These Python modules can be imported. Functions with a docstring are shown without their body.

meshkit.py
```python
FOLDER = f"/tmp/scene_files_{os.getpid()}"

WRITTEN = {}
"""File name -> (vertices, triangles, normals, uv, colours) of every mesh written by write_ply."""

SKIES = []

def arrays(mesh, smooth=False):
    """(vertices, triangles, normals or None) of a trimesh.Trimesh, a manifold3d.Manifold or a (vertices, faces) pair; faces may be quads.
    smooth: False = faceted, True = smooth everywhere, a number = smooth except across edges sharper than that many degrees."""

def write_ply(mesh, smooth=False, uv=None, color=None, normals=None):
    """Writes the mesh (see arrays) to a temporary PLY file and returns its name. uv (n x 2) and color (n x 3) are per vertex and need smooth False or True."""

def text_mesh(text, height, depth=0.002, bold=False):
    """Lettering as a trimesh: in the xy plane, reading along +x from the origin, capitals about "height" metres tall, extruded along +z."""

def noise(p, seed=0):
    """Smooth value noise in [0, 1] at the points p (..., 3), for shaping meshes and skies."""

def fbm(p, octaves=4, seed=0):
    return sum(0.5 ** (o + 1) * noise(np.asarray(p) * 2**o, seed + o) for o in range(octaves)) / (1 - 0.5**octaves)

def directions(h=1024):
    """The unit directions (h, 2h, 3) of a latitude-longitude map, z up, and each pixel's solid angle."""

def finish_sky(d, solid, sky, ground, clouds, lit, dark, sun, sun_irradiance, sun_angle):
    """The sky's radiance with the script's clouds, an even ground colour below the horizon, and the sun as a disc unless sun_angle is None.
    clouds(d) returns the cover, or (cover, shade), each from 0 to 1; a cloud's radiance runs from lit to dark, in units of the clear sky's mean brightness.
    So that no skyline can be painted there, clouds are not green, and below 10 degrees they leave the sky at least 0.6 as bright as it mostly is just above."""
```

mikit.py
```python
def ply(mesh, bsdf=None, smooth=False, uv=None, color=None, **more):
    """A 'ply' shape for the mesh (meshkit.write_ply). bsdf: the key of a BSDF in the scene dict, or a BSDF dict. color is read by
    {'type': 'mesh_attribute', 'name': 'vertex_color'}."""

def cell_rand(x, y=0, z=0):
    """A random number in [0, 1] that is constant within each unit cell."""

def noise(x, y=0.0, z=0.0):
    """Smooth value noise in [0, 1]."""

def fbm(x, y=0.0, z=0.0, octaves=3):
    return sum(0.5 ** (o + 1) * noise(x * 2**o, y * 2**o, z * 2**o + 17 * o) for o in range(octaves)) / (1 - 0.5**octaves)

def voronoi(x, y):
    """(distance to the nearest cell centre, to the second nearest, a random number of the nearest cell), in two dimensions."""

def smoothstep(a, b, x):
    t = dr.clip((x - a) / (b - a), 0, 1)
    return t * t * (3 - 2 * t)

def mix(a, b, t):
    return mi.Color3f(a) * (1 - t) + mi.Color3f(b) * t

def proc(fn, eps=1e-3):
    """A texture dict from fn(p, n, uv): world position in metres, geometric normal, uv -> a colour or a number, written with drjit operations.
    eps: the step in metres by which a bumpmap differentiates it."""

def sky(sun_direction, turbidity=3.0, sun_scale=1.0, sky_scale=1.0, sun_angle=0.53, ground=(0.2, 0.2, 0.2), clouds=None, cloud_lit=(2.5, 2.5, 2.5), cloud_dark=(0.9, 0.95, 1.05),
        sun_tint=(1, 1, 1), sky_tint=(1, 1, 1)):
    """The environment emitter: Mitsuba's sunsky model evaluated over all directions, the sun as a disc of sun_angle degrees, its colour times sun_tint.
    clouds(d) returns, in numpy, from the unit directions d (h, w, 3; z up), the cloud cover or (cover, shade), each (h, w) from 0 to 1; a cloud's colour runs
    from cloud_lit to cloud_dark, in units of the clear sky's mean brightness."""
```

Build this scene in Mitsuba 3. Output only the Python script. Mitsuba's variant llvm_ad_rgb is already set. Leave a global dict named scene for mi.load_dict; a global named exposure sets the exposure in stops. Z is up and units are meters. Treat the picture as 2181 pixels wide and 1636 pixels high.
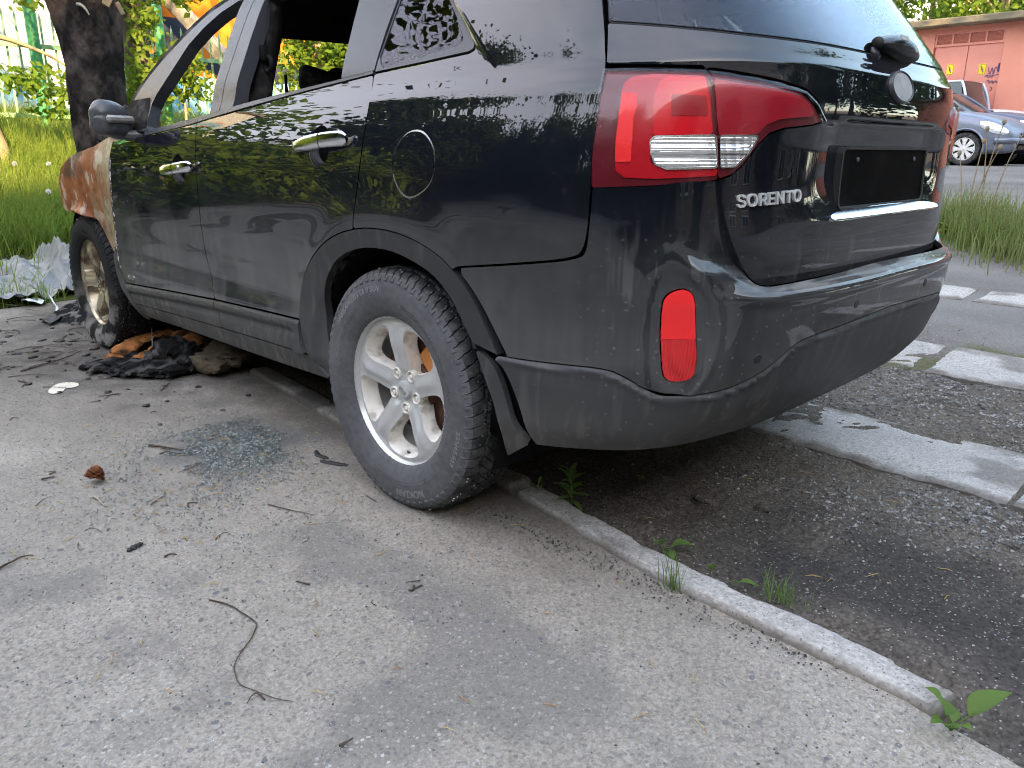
import math
import numpy as np
import trimesh
import shapely
import shapely.affinity as aff
import drjit as dr
import mitsuba as mi
import mikit
import meshkit
from mikit import noise, fbm, voronoi, cell_rand, smoothstep, mix
from shapely.geometry import Polygon, Point, LineString, box as sbox
from scipy.interpolate import PchipInterpolator

scene, labels = {}, {}
T = mi.ScalarTransform4f

# ---------------------------------------------------------------- camera, sky, exposure
CAM = np.array([-1.81007, 2.19586, 1.05464])
CAM_F = np.array([0.682321, -0.670968, -0.290241])
CAM_U = np.array([0.211521, -0.198841, 0.956933])
scene['camera'] = {'type': 'perspective', 'fov': 66.918, 'fov_axis': 'x', 'near_clip': 0.05, 'far_clip': 2000.0,
                   'to_world': T().look_at(origin=CAM.tolist(), target=(CAM + CAM_F).tolist(), up=CAM_U.tolist())}
SUN_EL = math.radians(27)
SUN = np.array([-.92 * math.cos(SUN_EL), .39 * math.cos(SUN_EL), math.sin(SUN_EL)])


def cloud_cover(d):
    q = d / np.maximum(d[..., 2:3] + .25, .05)
    c = meshkit.fbm(q * np.array([1.3, 1.3, .4]) + 3.0, 5, seed=4)
    side = .5 + .5 * np.tanh(2.2 * d[..., 1] + .2)          # a bank of cloud stands over the left-hand side of the yard
    return np.clip((c - .36) * 1.6 + .42 * side, 0, .85) * (.12 + .88 * side), np.clip((c - .60) * 2, 0, .5)


scene['sky'] = mikit.sky(SUN.tolist(), turbidity=3, sun_scale=.46, sun_angle=.8, clouds=cloud_cover, cloud_lit=(1.75, 1.68, 1.85), cloud_dark=(.95, .97, 1.1), sun_tint=(1, .88, .68), sky_tint=(1.22, 1.02, .80))
exposure = 5.25

# ---------------------------------------------------------------- helpers
RNG = np.random.default_rng


def numbered(key):
    if key not in scene and key not in labels and not any(k.startswith(key + '__') for k in scene):
        return key
    n = 1
    while f'{key}_{n:03d}' in scene or f'{key}_{n:03d}' in labels or any(k.startswith(f'{key}_{n:03d}__') for k in scene):
        n += 1
    return f'{key}_{n:03d}'


def tag(key, label=None, cat=None, group=None, kind=None):
    d = labels.setdefault(key, {})
    for k, v in (('label', label), ('category', cat), ('group', group), ('kind', kind)):
        if v:
            d[k] = v
    return key


def thing(name, label, cat, group=None):
    return tag(numbered(name), label, cat, group)


def put(name, mesh, mat, smooth=False, parent=None, color=None, **more):
    """One entry of the scene; mesh is a Trimesh, (v, f), (v, f, normals) or a list of Trimesh."""
    key = numbered((parent + '__' if parent else '') + name)
    if isinstance(mesh, list):
        mesh = trimesh.util.concatenate(mesh)
    if isinstance(mesh, tuple) and len(mesh) == 3:
        path = meshkit.write_ply((mesh[0], mesh[1]), False, normals=mesh[2], color=color)
        scene[key] = {'type': 'ply', 'filename': path, 'face_normals': False, 'bsdf': {'type': 'ref', 'id': mat}, **more}
    else:
        scene[key] = mikit.ply(mesh, mat, smooth=smooth, color=color, **more)
    return key


def struct(name, mesh, mat, smooth=False, kind='structure', **k):
    return tag(put(name, mesh, mat, smooth, **k), kind=kind)


def box(cx, cy, cz, sx, sy, sz, rz=0.0, rx=0.0, ry=0.0, ch=0.0):
    """Box of full sizes about its centre, with chamfered edges when ch > 0."""
    if ch > 0:
        c = [[a * (sx / 2 - (0 if i == 0 else ch)), b * (sy / 2 - (0 if i == 1 else ch)), e * (sz / 2 - (0 if i == 2 else ch))]
             for i in range(3) for a in (-1, 1) for b in (-1, 1) for e in (-1, 1)]
        m = trimesh.Trimesh(c).convex_hull
    else:
        m = trimesh.creation.box((sx, sy, sz))
    M = trimesh.transformations.euler_matrix(rx, ry, rz)
    M[:3, 3] = cx, cy, cz
    m.apply_transform(M)
    return m


def tube(pts, rad, n=8, cap=True):
    """Tube along a polyline with a radius per point."""
    p = np.asarray(pts, float)
    rad = np.broadcast_to(np.asarray(rad, float), (len(p),))
    t = np.gradient(p, axis=0)
    t /= np.linalg.norm(t, axis=1, keepdims=True) + 1e-12
    ref = np.array([0, 0, 1.0]) if abs(t[:, 2]).mean() < .8 else np.array([1.0, 0, 0])
    a = np.cross(t, ref)
    a /= np.linalg.norm(a, axis=1, keepdims=True) + 1e-12
    b = np.cross(t, a)
    th = np.arange(n) * 2 * np.pi / n
    v = p[:, None] + rad[:, None, None] * (np.cos(th)[None, :, None] * a[:, None] + np.sin(th)[None, :, None] * b[:, None])
    v = v.reshape(-1, 3)
    i, j = np.meshgrid(np.arange(len(p) - 1), np.arange(n), indexing='ij')
    q = np.stack([i * n + j, i * n + (j + 1) % n, (i + 1) * n + (j + 1) % n, (i + 1) * n + j], -1).reshape(-1, 4)
    f = np.vstack([q[:, [0, 1, 2]], q[:, [0, 2, 3]]])
    if cap:
        v = np.vstack([v, p[:1], p[-1:]])
        k = np.arange(n)
        f = np.vstack([f, np.stack([0 * k + len(v) - 2, (k + 1) % n, k], 1), np.stack([0 * k + len(v) - 1, (len(p) - 1) * n + k, (len(p) - 1) * n + (k + 1) % n], 1)])
    return trimesh.Trimesh(v, f, process=False)


def curve(pts, n=20):
    p = np.asarray(pts, float)
    t = np.concatenate([[0], np.cumsum(np.linalg.norm(np.diff(p, axis=0), axis=1))])
    f = PchipInterpolator(t, p)
    return f(np.linspace(0, t[-1], n))


def lathe(profile, n=96, axis='y'):
    """Revolve (r, h) about the axis; open profile."""
    p = np.asarray(profile, float)
    th = np.arange(n) * 2 * np.pi / n
    c, s = np.cos(th), np.sin(th)
    r, h = p[:, 0][:, None], p[:, 1][:, None] + 0 * th
    v = np.stack([r * c, h, r * s], -1) if axis == 'y' else np.stack([r * c, r * s, h], -1)
    m = len(p)
    i, j = np.meshgrid(np.arange(m - 1), np.arange(n), indexing='ij')
    q = np.stack([i * n + j, i * n + (j + 1) % n, (i + 1) * n + (j + 1) % n, (i + 1) * n + j], -1).reshape(-1, 4)
    return trimesh.Trimesh(v.reshape(-1, 3), np.vstack([q[:, [0, 1, 2]], q[:, [0, 2, 3]]]), process=False)


def grid_mesh(V, close=False):
    """Mesh of a (n, m, 3) array of points."""
    n, m = V.shape[:2]
    i, j = np.meshgrid(np.arange(n - 1), np.arange(m - 1), indexing='ij')
    q = np.stack([i * m + j, (i + 1) * m + j, (i + 1) * m + j + 1, i * m + j + 1], -1).reshape(-1, 4)
    return trimesh.Trimesh(V.reshape(-1, 3), np.vstack([q[:, [0, 1, 2]], q[:, [0, 2, 3]]]), process=False)


def prism(poly, d, z0=0.0):
    """Extrude a shapely polygon by d along z from z0."""
    parts = [trimesh.creation.extrude_polygon(g, d, engine='earcut') for g in getattr(poly, 'geoms', [poly]) if g.area > 1e-9]
    m = trimesh.util.concatenate(parts)
    m.apply_translation([0, 0, z0])
    return m


def xf(mesh, M):
    m = mesh.copy()
    m.apply_transform(M)
    return m


def rot(a, axis, at=None):
    return trimesh.transformations.rotation_matrix(a, axis, at)


def mirror_y(mesh):
    if isinstance(mesh, tuple):
        v, f = mesh[0] * [1, -1, 1], mesh[1][:, ::-1]
        return (v, f, mesh[2] * [1, -1, 1]) if len(mesh) == 3 else (v, f)
    return trimesh.Trimesh(mesh.vertices * [1, -1, 1], mesh.faces[:, ::-1], process=False)


def rock(seed, r, n=1, flat=.7, rough=.35):
    m = trimesh.creation.icosphere(n, 1.0)
    v = np.array(m.vertices)
    k = 1 + rough * (meshkit.fbm(v * 1.3 + seed * 7.3, 2, seed) - .5) * 2
    v = v * k[:, None] * r * np.array([1, .8, flat])
    return trimesh.Trimesh(v, m.faces, process=False)


def scatter(protos, pos, yaw, scale, tilt=None):
    """Many copies of small meshes as one mesh (vertices, faces)."""
    V, F, at = [], [], 0
    which = np.arange(len(pos)) % len(protos)
    for k, m in enumerate(protos):
        sel = which == k
        if not sel.any():
            continue
        v = np.asarray(m.vertices)
        c, s = np.cos(yaw[sel]), np.sin(yaw[sel])
        R = np.zeros((sel.sum(), 3, 3))
        R[:, 0, 0], R[:, 0, 1], R[:, 1, 0], R[:, 1, 1], R[:, 2, 2] = c, -s, s, c, 1
        if tilt is not None:
            t = tilt[sel]
            X = np.zeros_like(R)
            X[:, 0, 0], X[:, 1, 1], X[:, 1, 2], X[:, 2, 1], X[:, 2, 2] = 1, np.cos(t), -np.sin(t), np.sin(t), np.cos(t)
            R = R @ X
        sc = np.asarray(scale)[sel]
        w = np.einsum('kij,nj->kni', R, v) * (sc[:, None, None] if sc.ndim == 1 else sc[:, None, :]) + pos[sel][:, None]
        V.append(w.reshape(-1, 3))
        F.append((m.faces[None] + at + (np.arange(sel.sum()) * len(v))[:, None, None]).reshape(-1, 3))
        at += len(V[-1])
    return np.vstack(V), np.vstack(F)


# ---------------------------------------------------------------- materials (real base colours)
def two(d):
    return {'type': 'twosided', 'bsdf': d}


def diff(fn_or_rgb):
    if isinstance(fn_or_rgb, (tuple, list)):
        return {'type': 'diffuse', 'reflectance': {'type': 'rgb', 'value': list(fn_or_rgb)}}
    return {'type': 'diffuse', 'reflectance': mikit.proc(fn_or_rgb)}


def prin(col, rough, metal=0.0, spec=.5, coat=0.0, gloss=.9):
    c = {'type': 'rgb', 'value': list(col)} if isinstance(col, (tuple, list)) else mikit.proc(col)
    return {'type': 'principled', 'base_color': c, 'roughness': rough, 'metallic': metal, 'specular': spec, 'clearcoat': coat, 'clearcoat_gloss': gloss}


def blend(w, a, b):
    return two({'type': 'blendbsdf', 'weight': mikit.proc(w) if callable(w) else w, 'a': a, 'b': b})


def bump(fn, d, scale=1.0, eps=1e-3):
    return two({'type': 'bumpmap', 'arbitrary': mikit.proc(fn, eps), 'scale': scale, 'bsdf': d})


def dust_weight(p, n, uv):
    """Road film on the paint: heavier low down, in vertical runs and blotches, with splashed specks."""
    f = fbm(p.x * 2.3, p.y * 2.3, p.z * 1.4, 4)
    run = fbm(p.x * 26, p.y * 26, p.z * 1.6, 3)
    low = smoothstep(1.0, .45, p.z)
    w = (.014 + .33 * low) * (.45 + 1.1 * f) * (.65 + .7 * run)
    wiped = smoothstep(.60, .72, fbm(p.x * 5 + 9, p.y * 5, p.z * 4, 3))
    return dr.clip(w * (1 - .6 * wiped), 0, .6)


def splash(p, n, uv):
    """Dried drops on the rear of the car."""
    d1, d2, r = voronoi(p.y * 58 + p.x * 20 + 2 * noise(p.z * 20, p.y * 20), p.z * 50)
    spot = smoothstep(.20, .06, d1) * dr.select(r > .80, 1.0, 0.0) * (.3 + .9 * cell_rand(r * 991, 4))
    streak = smoothstep(.66, .82, fbm(p.y * 60, p.x * 60, p.z * 5, 2)) * smoothstep(.45, .6, fbm(p.y * 5, p.z * 5, p.x * 5, 2))
    rear = smoothstep(-.55, -.85, p.x) * smoothstep(1.0, .7, p.z)
    shelf = smoothstep(.45, .9, n.z) * smoothstep(.84, .80, p.z) * smoothstep(-.7, -.9, p.x)
    return dr.clip(dust_weight(p, n, uv) * (1 - .25 * rear) + rear * (.38 * spot + .26 * streak) + shelf * (.15 + .5 * smoothstep(.4, .65, fbm(p.y * 11, p.x * 26, 4, 3))), 0, .7)


DUST = diff(lambda p, n, uv: mix((.15, .155, .16), (.24, .23, .21), fbm(p.x * 8, p.y * 8, p.z * 8, 2)))
PAINT = {'type': 'plastic', 'int_ior': 1.66, 'diffuse_reflectance': {'type': 'rgb', 'value': [.0035, .005, .009]}}
scene['paint'] = blend(splash, PAINT, DUST)
scene['black_gloss'] = two({'type': 'roughplastic', 'alpha': .05, 'int_ior': 1.5, 'diffuse_reflectance': {'type': 'rgb', 'value': [.004, .004, .005]}})


def clad_dust(p, n, uv):
    f = fbm(p.x * 4, p.y * 4, p.z * 4, 4)
    scuff = smoothstep(.55, .8, fbm(p.x * 40 + p.z * 14, p.y * 40, p.z * 9, 3))
    low = smoothstep(.62, .28, p.z)
    run = smoothstep(.52, .75, fbm(p.x * 34, p.y * 34, p.z * 3, 3))
    d1, d2, r = voronoi(p.y * 52 + p.x * 22 + 2 * noise(p.z * 20, p.y * 20), p.z * 44)
    spot = smoothstep(.19, .05, d1) * dr.select(r > .82, 1.0, 0.0) * smoothstep(-.4, -.8, p.x)
    return dr.clip(.07 + .52 * low * f + .30 * scuff * low + .16 * run + .3 * spot, 0, .8)


scene['cladding'] = blend(clad_dust, prin((.018, .02, .023), .5, spec=.45), diff(lambda p, n, uv: mix((.12, .12, .12), (.2, .185, .16), fbm(p.x * 9, p.y * 9, p.z * 9, 3))))
scene['bowl_black'] = two(prin((.006, .006, .007), .4, spec=.3))
scene['matte_black'] = two(prin((.016, .017, .019), .55))
scene['frame_grey'] = two(prin((.04, .043, .05), .42, spec=.5))
scene['char'] = two(prin(lambda p, n, uv: mix((.006, .006, .006), (.05, .047, .045), smoothstep(.45, .75, fbm(p.x * 14, p.y * 14, p.z * 14, 4))), .85, spec=.2))
scene['dark'] = two(diff((.006, .006, .006)))
scene['underbody'] = two(diff((.012, .012, .012)))
scene['headliner'] = two(diff(lambda p, n, uv: mix((.012, .010, .010), (.035, .022, .018), fbm(p.x * 5, p.y * 5, p.z * 5, 3))))
scene['chrome'] = two({'type': 'roughconductor', 'material': 'none', 'alpha': .05, 'specular_reflectance': {'type': 'rgb', 'value': [.75, .76, .78]}})
scene['satin_chrome'] = two({'type': 'roughconductor', 'material': 'none', 'alpha': .16, 'specular_reflectance': {'type': 'rgb', 'value': [.62, .63, .62]}})
scene['badge_plate'] = two(diff(lambda p, n, uv: mix((.26, .27, .28), (.48, .49, .48), fbm(p.y * 30, p.z * 30, 0, 4))))
scene['alloy'] = blend(lambda p, n, uv: .12 + .5 * smoothstep(.45, .75, fbm(p.x * 13, p.y * 13, p.z * 13, 4)),
                       prin((.60, .61, .61), .34, metal=.6, coat=.4), diff((.46, .45, .42)))
scene['alloy_pocket'] = two(prin(lambda p, n, uv: mix((.70, .67, .61), (.36, .33, .28), smoothstep(.5, .8, fbm(p.x * 25, p.y * 25, p.z * 25, 4))), .5, metal=.1))
scene['alloy_burnt'] = two(prin(lambda p, n, uv: mix((.44, .38, .27), (.10, .08, .06), smoothstep(.38, .66, fbm(p.x * 11, p.y * 11, p.z * 11, 4))), .32, metal=.6))
scene['rusty_iron'] = two(prin(lambda p, n, uv: mix((.15, .06, .03), (.06, .035, .028), fbm(p.x * 30, p.y * 30, p.z * 30, 3)), .8))
scene['orange_iron'] = two(prin((.45, .17, .04), .7))


def tyre_col(p, n, uv):
    f = fbm(p.x * 9, p.y * 9, p.z * 9, 4)
    g = fbm(p.x * 70, p.y * 30, p.z * 70, 2)
    return mix((.035, .037, .041), (.115, .117, .122), dr.clip(f * .75 + g * .45 - .08, 0, 1))


scene['tyre_side'] = bump(lambda p, n, uv: .0006 * fbm(p.x * 160, p.y * 160, p.z * 160, 2), prin(tyre_col, .75, spec=.3))
scene['tyre_tread'] = two(prin(lambda p, n, uv: mix((.016, .017, .018), (.06, .06, .058), smoothstep(.35, .75, fbm(p.x * 30, p.y * 30, p.z * 30, 3))), .6, spec=.35))
scene['tyre_letter'] = two(prin((.16, .162, .17), .65))
scene['tyre_burnt'] = two(prin(lambda p, n, uv: mix((.012, .012, .012), (.22, .21, .20), smoothstep(.42, .10, p.z) * smoothstep(.42, .66, fbm(p.x * 13, p.y * 13, p.z * 13, 4)) * .75), .85, spec=.2))
scene['tyre_tread_burnt'] = two(prin(lambda p, n, uv: mix((.011, .011, .011), (.05, .048, .046), smoothstep(.5, .8, fbm(p.x * 24, p.y * 24, p.z * 24, 3))), .75, spec=.25))
scene['steel_stud'] = two(prin((.6, .6, .58), .35, metal=.9))


def burnt_metal(p, n, uv):
    """Bare steel after a fire: beige scale towards the door, rust towards the nose, run marks downwards."""
    run = fbm(p.x * 11, p.y * 6, p.z * 2.0, 4)
    big = fbm(p.x * 3.5, p.y * 3, p.z * 3, 3)
    t = smoothstep(2.26, 2.50, p.x + .5 * (run - .5) + .7 * (big - .5))
    beige = mix((.15, .115, .065), (.33, .275, .165), run)
    rust = mix((.10, .032, .011), (.31, .105, .034), fbm(p.x * 9 + 4, p.y * 9, p.z * 5, 4))
    c = mix(beige, rust, t)
    fine = fbm(p.x * 60, p.y * 60, p.z * 40, 3)
    c = c * (.55 + .8 * fine)
    flake = smoothstep(.54, .68, fbm(p.x * 15 + 3, p.y * 14, p.z * 11, 5)) * smoothstep(.42, .62, big)
    c = mix(c, (.44, .40, .33), flake * .5)
    burn = smoothstep(.54, .74, fbm(p.x * 7 + 11, p.y * 8, p.z * 6, 5))
    return mix(c, (.030, .026, .024), burn * .8)


scene['burnt_metal'] = bump(lambda p, n, uv: .003 * fbm(p.x * 30, p.y * 30, p.z * 22, 3), prin(burnt_metal, .6, metal=0.0, spec=.25))
scene['burnt_edge'] = two(diff(lambda p, n, uv: mix((.10, .09, .09), (.5, .46, .45), smoothstep(.45, .6, fbm(p.x * 60, p.y * 60, p.z * 60, 2)))))
scene['mirror_melt'] = two(prin((.055, .058, .064), .38, spec=.55))
scene['mirror_lens'] = two(prin(lambda p, n, uv: mix((.16, .155, .15), (.34, .33, .31), fbm(p.x * 40, p.y * 40, p.z * 40, 3)), .3, spec=.6))


def rgb(*v):
    return {'type': 'rgb', 'value': list(v)}


scene['privacy_glass'] = {'type': 'thindielectric', 'int_ior': 1.6, 'specular_transmittance': rgb(.03, .033, .036), 'specular_reflectance': rgb(.30, .30, .33)}
scene['window_glass'] = {'type': 'thindielectric', 'int_ior': 1.42, 'specular_transmittance': rgb(.02, .022, .025), 'specular_reflectance': rgb(.62, .66, .74)}
scene['clear_cover'] = {'type': 'thindielectric', 'int_ior': 1.45, 'specular_reflectance': rgb(.42, .42, .42)}
scene['lamp_wine'] = two(prin((.10, .004, .010), .25, coat=.2))
scene['lamp_mid'] = two(prin((.42, .006, .014), .22, coat=.2))
scene['lamp_red'] = bump(lambda p, n, uv: .0004 * dr.sin(p.z * 2600) * dr.sin((p.x + p.y) * 2600), prin((.85, .014, .016), .25))
scene['lamp_deep'] = two(prin((.60, .007, .016), .2, coat=.2))
scene['lamp_ruby'] = two(prin((.32, .010, .022), .25, coat=.2))
scene['lamp_inner'] = two(prin((.30, .008, .014), .25, coat=.2))
scene['lamp_clear'] = bump(lambda p, n, uv: .0010 * dr.abs(dr.sin(p.z * 430)) + .0016 * dr.abs(dr.sin((p.y - p.x) * 330)) + .010 * noise(p.z * 75, (p.y - p.x) * 48), prin((.80, .80, .80), .16, metal=.75), eps=5e-4)
scene['fog_red'] = two(prin((.78, .008, .010), .28, coat=.6))
scene['fog_ribbed'] = bump(lambda p, n, uv: .0012 * dr.sin((p.y * .8 - p.x) * 700), prin((.55, .008, .010), .22, coat=.6), eps=5e-4)
scene['plate_black'] = two(prin(lambda p, n, uv: mix((.0012, .0012, .0013), (.0045, .0045, .0045), smoothstep(.5, .8, fbm(p.y * 14, p.z * 14, 2, 4))), .6, spec=.03))
scene['wiper_plastic'] = two(prin((.014, .014, .016), .34, spec=.5))
scene['letter_silver'] = two(prin((.74, .75, .74), .22, metal=.55, coat=.5))


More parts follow.
